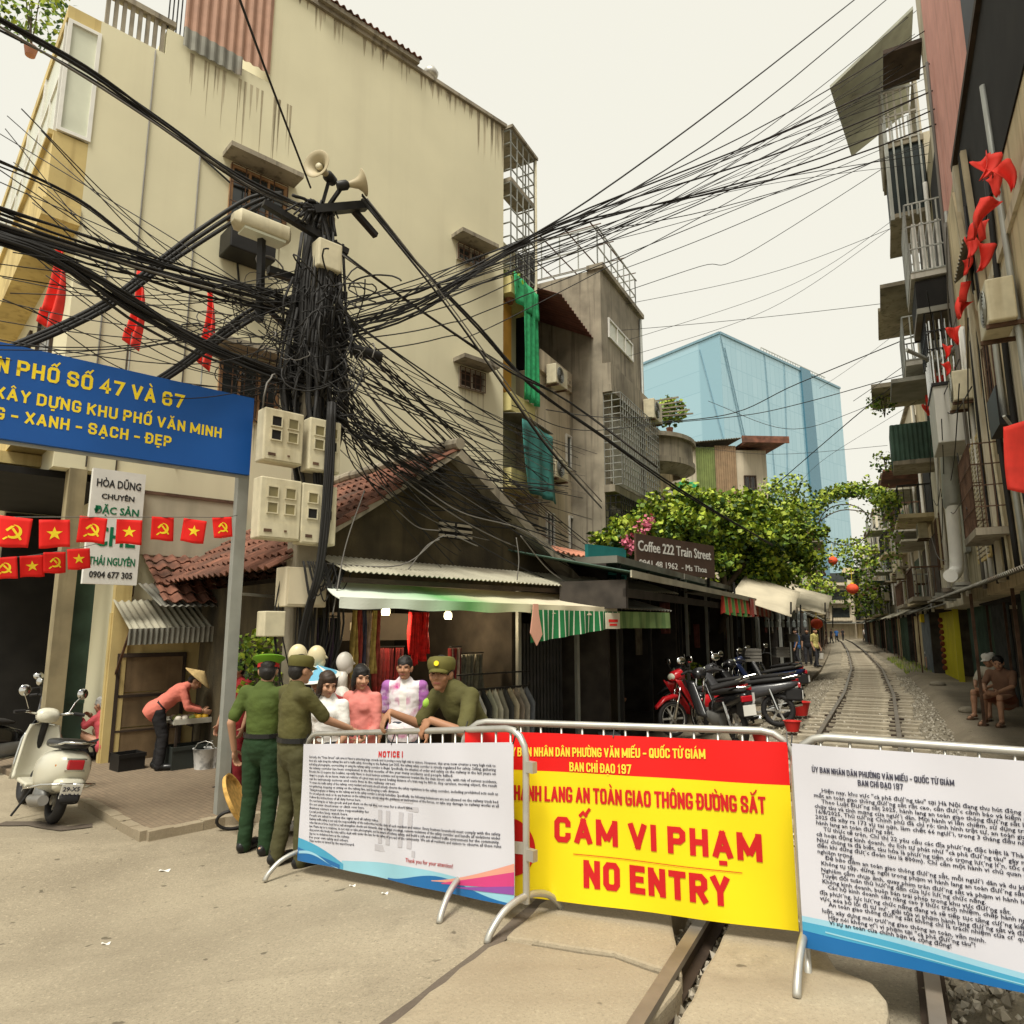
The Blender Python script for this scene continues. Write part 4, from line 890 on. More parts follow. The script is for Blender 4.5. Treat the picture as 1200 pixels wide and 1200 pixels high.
# goods of the clothes shop
shopM = Matrix.Translation((*SO, 0)) @ Matrix.Rotation(AA, 4, 'Z')
sw = lambda u, y, z: tuple(shopM @ Vector((u, y, z)))
def bulb(px, py, yy, lab):
    u, z = hS(px, py, yy); t = thing('ceiling_lamp', lab, 'lamp', sw(u, yy, z), AA)
    MB().lathe([(0, -.06), (.05, -.055), (.062, -.02), (.058, .03), (.03, .05), (0, .052)], n=16).build('bulb', mat('lit lamp', (1, .9, .55), .4, var=0, emit=1.3), t, smooth=True)
    l_ = bpy.data.lights.new('bulb_light', 'POINT'); l_.energy = 11; l_.color = (1, .8, .5); l_.shadow_soft_size = .06; lo_ = bpy.data.objects.new('bulb_light', l_); COL.objects.link(lo_); lo_.parent = t; lo_.location = (0, 0, -.14)
    MB().lathe([(.03, .05), (.05, .06), (.05, .10), (0, .11)], n=14).tube([(0, 0, .1), (0, 0, .35)], .008, 6).build('lamp_holder', whitep, t)
bulb(452, 716, .5, 'lit lamp above the hanging scarves, left one under the shop awning'); bulb(525, 721, .6, 'lit lamp beside the bright red cloth, right one under the shop awning')
for nm, u, y, z, W_, H_, cols, lab in (
    ('hanging_clothes', .42, .05, 1.85, .42, 1.0, ((.45, .33, .10), (.30, .05, .04), (.05, .05, .09), (.35, .25, .2)), 'bundle of gold and brown patterned scarves hanging at the left of the shop'),
    ('hanging_clothes', 1.5, .45, 1.85, .34, .75, ((.62, .015, .015), (.5, .01, .01)), 'bright red cloth hanging beside the right lamp in the shop'),
    ('hanging_clothes', 1.32, .9, 1.35, .5, 1.1, ((.16, .01, .012), (.1, .008, .01)), 'long dark red cloth hanging deep in the clothes shop'),
    ('hanging_clothes', 1.95, .2, 1.35, .22, 1.2, ((.28, .03, .03), (.4, .3, .25), (.12, .02, .03)), 'narrow row of red and pink clothes hanging by the shop post'),
    ('hanging_clothes', -.25, -.1, 1.75, .4, 1.2, ((.03, .03, .05), (.06, .04, .08), (.02, .02, .02)), 'dark clothes hanging beside the vine covered utility pole'),
    ('hanging_clothes', .55, .5, 1.1, .35, 1.1, ((.35, .32, .22), (.4, .25, .2)), 'cream and pink trousers hanging below the patterned scarves'),
    ('hanging_clothes', 2.35, .35, 1.25, .5, .7, ((.17, .16, .12), (.12, .12, .1)), 'grey green shirt hanging over the garment rack')):
    t = thing(nm, lab, 'clothes', sw(u, y, z), AA); n = 6
    MB().bar((-W_ / 2, 0, .02), (W_ / 2, 0, .02), .015, .015).build('rail', blackm, t)
    for i in range(n):
        c = cols[i % len(cols)]; x = -W_ / 2 + W_ * (i + .5) / n; h = H_ * rr.uniform(.75, 1)
        MB().grid(lambda a, b, x=x, h=h, i=i: (x + (a - .5) * W_ / n * 1.5 * (.5 + .5 * b), .03 * math.sin(a * 9 + b * 4 + i) + .015 * i % .05, -h * b), 10, 12, .012).build('garment', mat('cloth %.3f %.3f %.3f' % c, c, .85, var=.35, scale=14), t, smooth=True)
# garment rack at the shop front
gk = thing('garment_rack', 'long garment rack of pale jackets and trousers at the right of the shop front', 'garment rack', sw(3.0, -.45, -.32), AA)
uL0, zL0 = hS(535, 810, -.45); uL1 = hS(620, 810, -.45)[0]
rz_ = zL0 + .32
for x in (uL0 - 3.0, uL1 - 3.0): MB().bar((x, 0, 0), (x, 0, rz_ + .05), .03, .03).bar((x, -.2, .02), (x, .2, .02), .03, .03).build('stand', blackm, gk)
MB().bar((uL0 - 3.0, 0, rz_), (uL1 - 3.0, 0, rz_), .03, .03).bar((uL0 - 3.0, 0, rz_ + .2), (uL1 - 3.0, 0, rz_ + .2), .02, .02).build('rail', blackm, gk)
gc = [(.20, .17, .14), (.30, .28, .24), (.12, .13, .15), (.42, .41, .38), (.03, .03, .03), (.33, .33, .25), (.46, .44, .36), (.22, .21, .17), (.05, .05, .05), (.40, .35, .25)]
for i in range(13):
    x = uL0 - 3.0 + .06 + (uL1 - uL0 - .12) * i / 12; c = gc[i % 10]; h = rr.uniform(.62, .85)
    def gfn(a, b, x=x, h=h, i=i):
        w = .05 + .05 * b; sh = .42 * min(1, b * 3 + .12)
        return (x + w * math.sin(a * 2 * math.pi) * .6 + .12 * math.cos(a * 2 * math.pi) * (.3 + .7 * b) * .45, sh * .5 * math.cos(a * 2 * math.pi) * (1 if b < .9 else .97), rz_ - .02 - h * b + .02 * math.sin(a * 20 + i))
    MB().grid(gfn, 20, 10).build('garment', mat('garment %d' % (i % 10), c, .9, var=.25, scale=8), gk, smooth=True)
# mannequins
def mannequin(px, py, yy, lab, col, torso):
    u, z = hS(px, py, yy); t = thing('mannequin', lab, 'mannequin', sw(u, yy, -.3), AA + R(65)); zz = z + .3
    m = MB(); m.ell((0, 0, zz), (.075, .095, .115), n=20, m=14).ell((0, -.03, zz - .06), (.055, .065, .07)).tube([(0, .01, zz - .1), (0, .02, zz - .28)], [.048, .055], 12).tube([(0, -.085, zz + .01), (0, -.108, zz - .025)], [.01, .014], 8)
    if torso: m.ell((0, .02, zz - .42), (.2, .11, .17), n=20).ell((0, .02, zz - .62), (.15, .1, .2), n=20)
    b = m.build('head', mat(lab[:12] + ' resin', col, .35, var=.05), t, smooth=True)
    MB().tube([(0, .02, zz - .2), (0, .02, 0)], .02, 8).lathe([(0, 0), (.16, .0), (.16, .02), (.02, .03)], n=16).build('stand', steel, t)
    if torso: MB().ell((0, .02, zz - .50), (.23, .14, .24), n=22).build('blouse', mat('red white blouse', (.5, .06, .06), .8, var=.3, blotch=.9, stain=(.75, .7, .66), sscale=5), t, smooth=True)
mannequin(349, 768, -.9, 'bald cream mannequin head, left of the two by the utility pole', (.62, .54, .34), False)
mannequin(371, 769, -.75, 'bald cream mannequin head, right of the two by the utility pole', (.64, .56, .36), False)
mannequin(404, 776, -.6, 'white mannequin with a red and white blouse in front of the scarves', (.72, .68, .62), True)

# ================================================================ row of open shops along the railway
CO = tuple((Vector((*SO, 0)) + A * 5.74).xy)
hC = lambda px, py, yo=0: hit(px, py, CO, TA, yo)
cw = lambda x, y, z=0: tuple(Vector((*CO, z)) + T * x + TN * y)
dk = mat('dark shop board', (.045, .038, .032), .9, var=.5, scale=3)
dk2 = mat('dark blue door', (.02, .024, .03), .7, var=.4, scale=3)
for i, (x0, x1, lab) in enumerate(((-1.0, 3.4, 'dark open shop on the corner behind the yellow banner'), (3.5, 8.6, 'dark open cafe front under the long sloping green roof'), (8.7, 13.6, 'dark shop front behind the parked motorbikes with red and green cloth'), (13.7, 19.6, 'shop front with bottles and shelves under cream canopies'), (19.7, 27.0, 'far shop front under the last cream canopy by the blue shirted man'))):
    t = thing('open_shop', lab, 'shop', cw(0, 0, 0), TA)
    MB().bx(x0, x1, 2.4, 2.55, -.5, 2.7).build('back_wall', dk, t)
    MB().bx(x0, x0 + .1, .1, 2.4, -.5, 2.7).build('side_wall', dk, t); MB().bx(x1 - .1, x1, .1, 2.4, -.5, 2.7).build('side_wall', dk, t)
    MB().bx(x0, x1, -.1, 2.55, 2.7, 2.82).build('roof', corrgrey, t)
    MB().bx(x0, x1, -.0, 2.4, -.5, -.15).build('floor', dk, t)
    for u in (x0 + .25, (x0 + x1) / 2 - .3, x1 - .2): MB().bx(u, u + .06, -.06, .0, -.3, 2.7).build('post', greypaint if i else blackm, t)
    d_ = MB()
    for k in range(5): d_.bx(x0 + .5 + .75 * k, x0 + 1.15 + .75 * k, 2.3, 2.38, -.15, 1.9)
    d_.build('door_panel', dk2, t)
    sf = MB()
    for k in range(3): sf.bx(x0 + .3, x1 - .4, 1.9, 2.25, .5 + .5 * k, .53 + .5 * k)
    sh2 = sf.build('shelf', darkwood, t)
lr = thing('sloping_roof', 'long dark green corrugated roof sloping over the shops beneath the cafe sign', 'roof', cw(0, 0, 0), TA)
q0 = hC(738, 668, -.9); q1 = hC(892, 702, -.9)
MB().corr((q0[0], -.9, q0[1] - .02), (q1[0], -.9, q0[1] - .1), (q0[0], 1.6, q0[1] + .5), .1, .014, .006).build('sheet', greenc, lr)
MB().bx(q0[0], q1[0], -.93, -.905, q0[1] - .10, q0[1] - .0).build('edge_strip', corrtan, lr)
MB().bx(q0[0] + .1, q1[0], -.8, -.76, q0[1] - .36, q0[1] - .24).bx(q0[0] + .1, q0[0] + .2, -.8, .2, 1.9, q0[1] - .12).build('beam', dk, lr)
te = thing('teal_box', 'teal painted sheet metal panel propped above the shop corner', 'panel', at(690, 668, 12.2), AA)
MB().bx(-.05, .95, -.04, .04, -.05, .45).bx(.95, 1.0, -.04, .8, -.25, .42).build('panel', mat('teal paint', (.02, .19, .19), .6, var=.2), te); MB().bar((.75, -.05, -.8), (.75, -.05, -.02), .05, .05).build('post', steel, te)
pk = thing('pink_roof', 'small faded terracotta roof behind the mossy gable', 'roof', at(660, 655, 14.2), AA)
MB().corr((-.5, -.3, .1), (2.2, -.3, -.05), (-.5, .9, .45), .15, .02, .02).build('sheet', mat('faded terracotta', (.45, .19, .12), .8, var=.2), pk)
# valances and canopies further along
def zof(px, py, yo): return hC(px, py, yo)
for px0, px1, py0, py1, yo, cols, lab in ((846, 878, 694, 720, -.9, ((.45, .05, .03), (.10, .26, .07), (.40, .10, .05)), 'red and green striped cloth valance beyond the sloping roof'), (878, 902, 701, 722, -.95, ((.42, .09, .06), (.35, .25, .2), (.25, .05, .04)), 'dull red fringed valance next to the cream canopy')):
    a = hC(px0, py0, yo); b = hC(px1, py0 + 6, yo); lo = hC((px0 + px1) / 2, py1, yo)[1]
    t = thing('striped_valance', lab, 'awning', cw(0, 0, 0), TA)
    striped(t, a[0], b[0], yo, lambda u, z=a[1]: z, lambda u, z=lo: z + .04 * math.sin(u * 9), [mat('vl %.2f %.2f %.2f' % c, c, .8, var=.2) for c in cols], .25, .5, 'cloth', .04)
    MB().bx(a[0], b[0], yo, yo + .8, a[1], a[1] + .03).build('top', corrgrey, t)
creamc = mat('cream canvas', (.55, .49, .36), .85, var=.12, scale=2)
for px, py, Y, L_, W_, lab in ((905, 699, 19.5, 2.6, 1.5, 'cream canvas canopy over the shops, nearest of the two'), (935, 702, 25, 4.2, 1.9, 'cream canvas canopy reaching towards the track, farther of the two')):
    p = at(px, py, Y); t = thing('canopy', lab, 'awning', p, TA)
    MB().grid(lambda u, v: ((u - .5) * L_, .9 - W_ * v, (.42 - .55 * v) + .75 * (u - .62) + .05 * math.sin(u * 6.28 * 2) * v), 16, 6, .015).build('canvas', creamc, t, smooth=True)
    for x in (-.45 * L_, .45 * L_): MB().bar((x, -W_ + .9, -.2), (x, -W_ + .95, -1.0), .04, .04).bar((x, .8, -2.6), (x, .8, .35), .05, .05).build('pole', blackm, t)
# shelves of bottles, lanterns and bits of stock in the dark
for i in range(16):
    px = 898 + (i % 8) * 6.5; py = 726 + 9 * (i // 8); p = at(px, py, 20.5 + .3 * (i % 5))
    tag(MB().lathe([(0, 0), (.05, .0), (.055, .04), (.05, .16), (.02, .2), (.02, .24), (0, .245)], n=10).build('bottle', mat('pale bottle glass', (.25, .28, .27), .15, var=.4)), None); o = COL.objects[-1]; o.location = p
    tag(o, 'small pale bottle hanging in the shop under the cream canopies', 'bottle', 'bottles under the cream canopies')
for px, py, Y, s, lab in ((928, 752, 21, .3, 'stack of boxed goods in front of the far shelves'), (915, 770, 19, .35, 'dark crate on the shop floor by the bottles'), (880, 775, 17.5, .4, 'grey crate of jars beside the motorbikes')):
    p = at(px, py, Y); t = thing('crate', lab, 'crate', p)
    m = MB()
    for k in range(4): m.bx(-s / 2, s / 2, -s / 2, s / 2, k * s * .2, k * s * .2 + s * .15)
    m.bx(-s / 2 + .02, s / 2 - .02, -s / 2 + .02, s / 2 - .02, .01, s * .7); m.build('slats', mat('grey crate', (.16, .15, .13), .8, var=.4), t)
# ================================================================ cafe sign
c0 = at(745, 627, 15.2); c1 = at(836, 631, 17.6)
an = math.atan2(c1.y - c0.y, c1.x - c0.x); sgw = (c1.xy - c0.xy).length
cs = thing('cafe_sign', 'brown cafe sign board with white lettering in front of the greenery', 'sign', c0, an)
hgt = .78
MB().bx(0, sgw, 0, .05, -hgt, .04).build('board', mat('brown sign board', (.075, .045, .032), .6, var=.15), cs)
tm = MB(); put_text(tm, 'Coffee 222 Train Street', .33, .07, -.33, -.004, sgw * .93, .022); tm.build('lettering', whitep, cs); tm = MB(); put_text(tm, '0941 48 1962  - Ms Thoa', .2, .1, -.66, -.004, sgw * .85, .014); tm.build('lettering', whitep, cs)
for x in (.2, sgw - .2): MB().bar((x, .08, -1.6), (x, .08, -.1), .05, .05).build('post', blackm, cs)
# ================================================================ utility pole
PB = Vector((-2.42, 8.1, zg(-2.42, 8.1)))
UO = (PB.x, PB.y)
hP = lambda px, py, yo=0: hit(px, py, UO, AA, yo)
up = thing('utility_pole', 'concrete utility pole smothered in black cables with meter boxes and two loudspeakers', 'utility pole', PB, AA)
zp = -PB.z
MB().bx(-.15, .15, -.13, .13, 0, 6.75 + zp).build('pole', concrete, up, bevel=.02)
MB().bar((-.8, -.18, 6.5 + zp), (.3, -.18, 6.3 + zp), .08, .08).build('crossarm', blackm, up); MB().bar((-.55, .18, 5.9 + zp), (.5, .18, 5.9 + zp), .09, .09).build('crossarm', blackm, up)
MB().bar((-.2, -.2, 6.65 + zp), (.5, -.25, 7.0 + zp), .13, .1).build('bracket', blackm, up); MB().bar((.35, -.2, 6.9 + zp), (.75, -.1, 6.75 + zp), .07, .07).build('bracket', blackm, up)
bodym = offwhite
def meter(px0, px1, py0, py1, yo, holes):
    u0, z1 = hP(px0, py0, yo); u1, z0 = hP(px1, py1, yo)
    w, h = u1 - u0, z1 - z0; m = MB(); m.bx(u0, u1, yo, yo + .2, z0 + zp, z1 + zp)
    b = m.build('meter_box', bodym, up, bevel=.015)
    dd = MB(); dd.bx(u0 + .02, u1 - .02, yo - .012, yo - .002, z0 + zp + .02, z0 + zp + h * .26).build('cover', offwhite, b)
    for i in range(2):
        for j in range(2):
            cx = u0 + w * (.3 + .42 * i); cz = z0 + zp + h * (.5 + .26 * j); s = .052
            f = MB(); f.bx(cx - s - .012, cx + s + .012, yo - .016, yo - .002, cz - s - .012, cz - s).bx(cx - s - .012, cx + s + .012, yo - .016, yo - .002, cz + s, cz + s + .012).bx(cx - s - .012, cx - s, yo - .016, yo - .002, cz - s, cz + s).bx(cx + s, cx + s + .012, yo - .016, yo - .002, cz - s, cz + s)
            f.bx(cx - s, cx + s, yo - .006, yo - .003, cz - s, cz + s, 1)
            f.build('meter_window', [offwhite, black if holes[i + 2 * j] else mat('cloudy meter window', (.20, .17, .08), .3, var=.2)], b)
    k = MB(); k.bx(u0 + w * .12, u0 + w * .3, yo - .02, yo - .0125, z0 + zp + h * .1, z0 + zp + h * .15).bx(u0 + w * .6, u0 + w * .66, yo - .02, yo - .0125, z0 + zp + h * .12, z0 + zp + h * .15).build('latch', rust, b)
meter(311, 354, 476, 546, -.45, (1, 0, 1, 0)); meter(364, 398, 488, 556, -.45, (0, 1, 0, 0))
meter(306, 351, 557, 634, -.45, (0, 0, 0, 0)); meter(355, 393, 565, 640, -.45, (1, 1, 0, 1))
u0, z1 = hP(333, 664, -.3); u1, z0 = hP(379, 712, -.3)
jb = MB().bx(u0, u1, -.36, -.1, z0 + zp, z1 + zp).build('junction_box', mat('cream box paint', (.60, .53, .38), .5, var=.08, streak=.3), up, bevel=.012)
MB().bx(u0 + .03, u1 - .03, -.372, -.362, z0 + zp + .03, z1 + zp - .03).build('door', mat('cream box paint', (.6, .53, .38)), jb)
u0, z1 = hP(308, 716, -.3); u1, z0 = hP(331, 746, -.3)
jb = MB().bx(u0, u1, -.36, -.15, z0 + zp, z1 + zp).build('junction_box', offwhite, up, bevel=.012)
u0, z1 = hP(368, 282, -.2); u1, z0 = hP(394, 325, -.2)
MB().bx(u0, u1, -.34, -.1, z0 + zp, z1 + zp).build('splice_box', offwhite, up, bevel=.02)
MB().tube([(.35, -.3, 5.0 + zp), (.75, -.3, 5.0 + zp)], [.07, .07], 12).build('splice_sleeve', blackm, up, smooth=2)
def horn(px, py, Y, aim, lab, s=1):
    p = at(px, py, Y); q = Vector(aim).to_track_quat('Z', 'Y').to_matrix().to_4x4(); M_ = Matrix.Translation(p) @ q @ Matrix.Scale(s, 4)
    t = thing('loudspeaker', lab, 'loudspeaker', p)
    M2 = q @ Matrix.Scale(s, 4)
    prof = [(.03, -.22), (.045, -.16), (.07, -.08), (.12, -.02), (.165, .0), (.172, .005), (.165, .008), (.115, -.012), (.06, -.07), (.035, -.13), (.0, -.14)]
    MB().lathe(prof, M2, 24).build('bell', mat('horn paint', (.42, .36, .23), .55, var=.15, blotch=.3, stain=(.2, .14, .07)), t, smooth=True)
    MB().lathe([(0, -.03), (.035, -.03), (.04, -.05), (.03, -.12), (0, -.125)], M2, 16).build('reflex_cone', offwhite, t, smooth=True)
    MB().lathe([(0, -.36), (.06, -.355), (.065, -.30), (.065, -.23), (.04, -.2), (0, -.2)], M2, 16).build('driver', blackm, t, smooth=2)
    pt_ = Vector((PB.x, PB.y - .1, 6.62)) - p; bk_ = M2 @ Vector((0, 0, -.28)); MB().bar(bk_, pt_, .04, .04).build('mount', blackm, t)
horn(371, 192, 7.75, (-.30, -.95, -.02), 'loudspeaker horn on the pole top facing the street, round mouth visible', 1.05)
horn(426, 214, 8.0, (.80, .25, .3), 'loudspeaker horn on the pole facing away along the railway', .95)
lp = thing('street_lamp', 'boxy yellowed street lamp head on the utility pole bracket', 'street lamp', at(308, 268, 7.7), AA)
MB().loft([((-.36, 0, 0), (0, .06, 0), (0, 0, .05)), ((-.3, 0, 0), (0, .13, 0), (0, 0, .10)), ((.28, 0, .0), (0, .13, 0), (0, 0, .10)), ((.33, 0, 0), (0, .06, 0), (0, 0, .06))], 16, 5).build('housing', offwhite, lp, smooth=2)
MB().bx(-.25, .25, -.10, .10, -.13, -.10).build('lens', frost, lp); MB().bar((0, .02, -.1), (.05, .05, -1.15), .07, .07).bar((.05, .05, -.9), (.65, .3, -1.1), .05, .05).build('bracket', blackm, lp)
# ================================================================ cables
def spline(pts, n=26):
    P = [Vector(p) for p in pts]
    if len(P) == 2: return [P[0].lerp(P[1], i / n) for i in range(n + 1)]
    out = []; Q = [P[0] * 2 - P[1]] + P + [P[-1] * 2 - P[-2]]
    per = max(3, n // (len(P) - 1))
    for i in range(1, len(Q) - 2):
        p0, p1, p2, p3 = Q[i - 1:i + 3]
        for j in range(per):
            t = j / per
            out.append(.5 * ((2 * p1) + (p2 - p0) * t + (2 * p0 - 5 * p1 + 4 * p2 - p3) * t * t + (3 * p1 - p0 - 3 * p2 + p3) * t ** 3))
    return out + [P[-1]]
cr_ = random.Random(21)
def cable(pts, r, sag=0, m=None, label='', group=None, n=24):
    """pts: (photo x, photo y, metres away) survey points, or Vectors"""
    P = [p if isinstance(p, Vector) else at(*p) for p in pts]
    q = spline(P, n)
    if sag:
        k = len(q) - 1; q = [p - Vector((0, 0, sag * 4 * (i / k) * (1 - i / k))) for i, p in enumerate(q)]
    o = MB().tube(q, r, 6).build('cable', m or cablem, smooth=True); tag(o, label, 'cable', group); return o
def bundle(route, n, r, jx, jy, label, group, sag=0, dy=.0, grey=.1, conv=1.0):
    for i in range(n):
        a = cr_.uniform(-1, 1); pts = []
        for k, (x, y, Y) in enumerate(route):
            f = 1 - (conv * k / (len(route) - 1) * .55)
            pts.append((x + cr_.gauss(0, jx * .35), y + a * jy * f + cr_.gauss(0, jy * .25) * f, Y + cr_.uniform(-.08, .08)))
        cable(pts, r * cr_.uniform(.7, 1.25), sag * cr_.uniform(.3, 1.6), cableg if cr_.random() < grey else cablem, label, group)
L1 = 'black cables sweeping from the upper left edge down to the pole top'
bundle([(-60, -5, 4.6), (100, 85, 5.6), (200, 155, 6.6), (290, 215, 7.6), (372, 252, 8.05)], 7, .011, 4, 9, L1, L1)
cable([(272, -25, 5), (318, 100, 6.5), (364, 220, 8)], .013, 0, None, 'single black cable dropping from the top edge to the left loudspeaker', None)
L2 = 'black cables crossing the upper left above the blue banner to the pole'
bundle([(-60, 235, 5), (100, 288, 6), (220, 322, 7), (330, 352, 7.9), (376, 370, 8)], 17, .0115, 4, 17, L2, L2, .04)
L3 = 'heavy black cables sagging just over the blue banner towards the pole'
bundle([(-60, 262, 5), (60, 298, 5.6), (150, 350, 6.4), (230, 396, 7), (310, 432, 7.7), (372, 452, 8)], 19, .0135, 4, 12, L3, L3, .05)
L4 = 'thin loose cables at the left of the pole'
for _ in range(34):
    y0 = cr_.uniform(110, 430); y1 = cr_.uniform(300, 470)
    cable([(cr_.uniform(-60, 60), y0, cr_.uniform(5, 7.5)), (cr_.uniform(150, 230), (y0 + y1) / 2 + cr_.uniform(-15, 35), 7), (cr_.uniform(350, 385), y1, 8)], .0055, cr_.uniform(0, .15), None, L4, L4)
bundle([(-30, 178, 6), (90, 235, 7), (200, 312, 7.6), (330, 345, 8)], 4, .01, 4, 6, 'cables running from the left balcony down to the pole', 'cables from the left balcony')
L5 = 'thick black cable sleeve rising from the banner to the street lamp'
for k in range(3): cable([(-90, 440 + 4 * k, 6.2), (30, 398 + 4 * k, 6.7), (125, 352 + 5 * k, 7.0), (190, 302 + 6 * k, 7.2), (235, 268 + 8 * k, 7.4), (292, 232 + 8 * k, 7.8), (330, 226, 8)], .024, 0, None, L5, L5)
L6 = 'thick black cable sleeve dropping from the pole behind the blue banner'
for k in range(3): cable([(110, 490 + 4 * k, 7.95), (205, 430 + 4 * k, 7.9), (250, 395 + 5 * k, 7.8), (300, 360 + 6 * k, 7.9), (360, 345, 8)], .024, 0, None, L6, L6)
# right-hand side
L7 = 'twin black cables falling from the loudspeakers across the wall to the shops'
bundle([(424, 232, 8.1), (490, 310, 8.8), (560, 385, 9.6), (622, 452, 10.5), (705, 512, 11.8), (800, 578, 14), (905, 640, 18)], 3, .014, 1, 5, L7, L7, conv=0)
bundle([(430, 240, 8.1), (520, 352, 8.9), (600, 462, 9.9), (645, 525, 10.8), (705, 592, 12)], 3, .012, 1, 5, L7, L7, conv=0)
bundle([(398, 292, 8.1), (470, 345, 8.7), (540, 392, 9.3), (600, 432, 10), (668, 470, 11), (770, 545, 13.5)], 3, .013, 1, 5, L7, L7, conv=0)
L8 = 'thin cables fanning from the pole over the mossy gable to the houses'
for i in range(58):
    y0 = cr_.uniform(345, 500); x1 = cr_.uniform(620, 700); y1 = cr_.uniform(520, 690); k = cr_.uniform(-12, 40)
    cable([(cr_.uniform(375, 400), y0, 8.0), (510, y0 + (y1 - y0) * .42 + k * .5, 9.4), (x1, y1, cr_.uniform(16.2, 19))], .0072 * cr_.uniform(.6, 1.7), cr_.uniform(.0, .18), cableg if cr_.random() < .15 else None, L8, L8)
for i in range(16):
    y0 = cr_.uniform(420, 520); x1 = cr_.uniform(520, 680); y1 = cr_.uniform(600, 690)
    cable([(cr_.uniform(380, 400), y0, 8.0), (x1, y1, 8.4 + (x1 - 400) * .009)], .006 * cr_.uniform(.7, 1.5), cr_.uniform(.1, .35), cableg if cr_.random() < .35 else None, L8, L8)
L9 = 'cables climbing from the pole past the grille to the upper right houses'
for a in (((1062, -20, 15), 5), ((1020, -15, 15), -6), ((1230, 5, 13), 0), ((1230, 45, 13), 3), ((1230, 92, 13), 8), ((1190, -30, 13), 2), ((1240, 60, 13), 10)):
    (x, y, Y), k = a
    cable([(395, 378 + k * 2.2, 8.1), (490, 352 + k * 1.6, 8.8), (585, 299 + k * .5, 9.6), (690, 244 + k * 1.6, 10.4), ((690 + x) / 2, (244 + y) / 2 + 12 + k * 2, 12), (x, y, Y)], .0115 * cr_.uniform(.75, 1.3), 0, None, L9, L9)
for y0, mid, end in ((385, (640, 305, 10), (1040, 110, 16)), (400, (640, 330, 10.5), (1045, 170, 17)), (415, (640, 345, 11), (1050, 130, 17))):
    cable([(395, y0, 8.1), (520, (y0 + mid[1]) / 2 + 8, 9), mid, end], .008, .1, None, L9, L9)
L10 = 'slack cables spanning the sky between the two rows of houses'
for pts, r in (([(690, 330, 22), (860, 262, 20), (1035, 168, 18)], .012), ([(742, 345, 23), (820, 310, 22), (870, 298, 21), (1040, 172, 18)], .011), ([(745, 352, 24), (900, 318, 22), (1042, 255, 19)], .008),
    ([(750, 376, 26), (1045, 350, 19)], .008), ([(752, 486, 25), (850, 484, 24), (935, 447, 22), (1045, 390, 20)], .016), ([(760, 488, 25), (860, 486, 24), (940, 470, 22), (1048, 432, 20)], .013), ([(830, 470, 25), (920, 500, 23), (1000, 480, 21), (1048, 440, 20)], .009),
    ([(858, 612, 24), (1020, 470, 18), (1100, 385, 15.5), (1180, 282, 13)], .014), ([(790, 520, 30), (900, 530, 28), (1040, 522, 24)], .008), ([(640, 480, 12), (720, 486, 18), (800, 487, 24)], .011), ([(600, 475, 11), (690, 500, 14), (790, 492, 24)], .009),
    ([(760, 415, 26), (900, 360, 22), (1035, 250, 19)], .007), ([(765, 395, 26), (930, 330, 22), (1038, 240, 19)], .007), ([(640, 320, 12), (800, 230, 13), (1000, 140, 15)], .006),
    ([(1000, 470, 21), (1060, 400, 17), (1130, 350, 13)], .009), ([(960, 455, 24), (1035, 375, 19)], .006), ([(920, 590, 26), (960, 540, 24), (1040, 470, 20)], .006), ([(800, 640, 20), (900, 600, 22), (1000, 585, 25)], .006)):
    pts = [(x + (34 if x > 1025 and y < 480 else 0), y, Y) for x, y, Y in pts]
    if 735 < pts[0][0] < 770: pts[0] = (pts[0][0] - 62, pts[0][1] + 14, 20.5)
    cable(pts, r, .08, None, L10, L10)
for i in range(16):
    y1 = cr_.uniform(-30, 190); cable([(cr_.uniform(395, 410), cr_.uniform(330, 420), 8.1), (585 + cr_.uniform(-25, 25), 300 + cr_.uniform(-12, 30), 9.6), (cr_.uniform(780, 860), 190 + y1 * .3 + cr_.uniform(-25, 25), 11.5), (1090 + cr_.uniform(-20, 60), y1, 15)], cr_.uniform(.005, .009), .05, None, L9, L9)
L11 = 'black cables clinging to the fronts of the right hand houses'
# wires along the wall and the gable
L12 = 'pale cable lying across the mossy gable wall'
for pts in ([(372, 660, 7.9), (470, 662, 8.6), (520, 628, 9), (560, 640, 9.3)], [(478, 668, 8.7), (500, 640, 8.9), (515, 632, 9)], [(480, 560, 9), (540, 600, 9.3), (610, 620, 9.9), (655, 650, 10.5)], [(605, 630, 9.6), (608, 655, 9.6), (606, 680, 9.6)], [(610, 628, 9.7), (640, 665, 10.1), (662, 682, 10.3)], [(465, 598, 8.8), (490, 618, 9), (515, 622, 9.1)], [(427, 575, 8.4), (405, 640, 8.0), (390, 720, 7.7)]):
    cable(pts, .008, 0, cableg, L12, L12)
# bundles running down the pole: part of the pole
pm = MB()
for i in range(34):
    a = cr_.uniform(0, 6.28); x = .2 * math.cos(a); y = .2 * math.sin(a) - .05; s_ = cr_.uniform(-.62, .12)
    pm.tube(spline([(x, y, 4.6 + zp), (x * 1.2, y - .05, 5.7 + zp), (x * .8, y, 6.3 + zp), (s_ * .5, -.2, 6.72 + zp + cr_.uniform(-.1, .1)), (s_, -.25, 6.6 + zp + cr_.uniform(-.2, .15))], 20), cr_.uniform(.010, .022), 6)
for i in range(46):
    a = cr_.uniform(0, 6.28); x = .24 * math.cos(a) * cr_.uniform(.6, 1.3); y = .2 * math.sin(a) - .08; z0 = cr_.uniform(2.9, 3.8); z1 = cr_.uniform(5.0, 6.6)
    pm.tube(spline([(x * .5, y - .1, z0 + zp), (x * 1.4, y, (z0 + z1) / 2 + zp), (x, y, z1 + zp)], 10), cr_.uniform(.012, .024), 6)
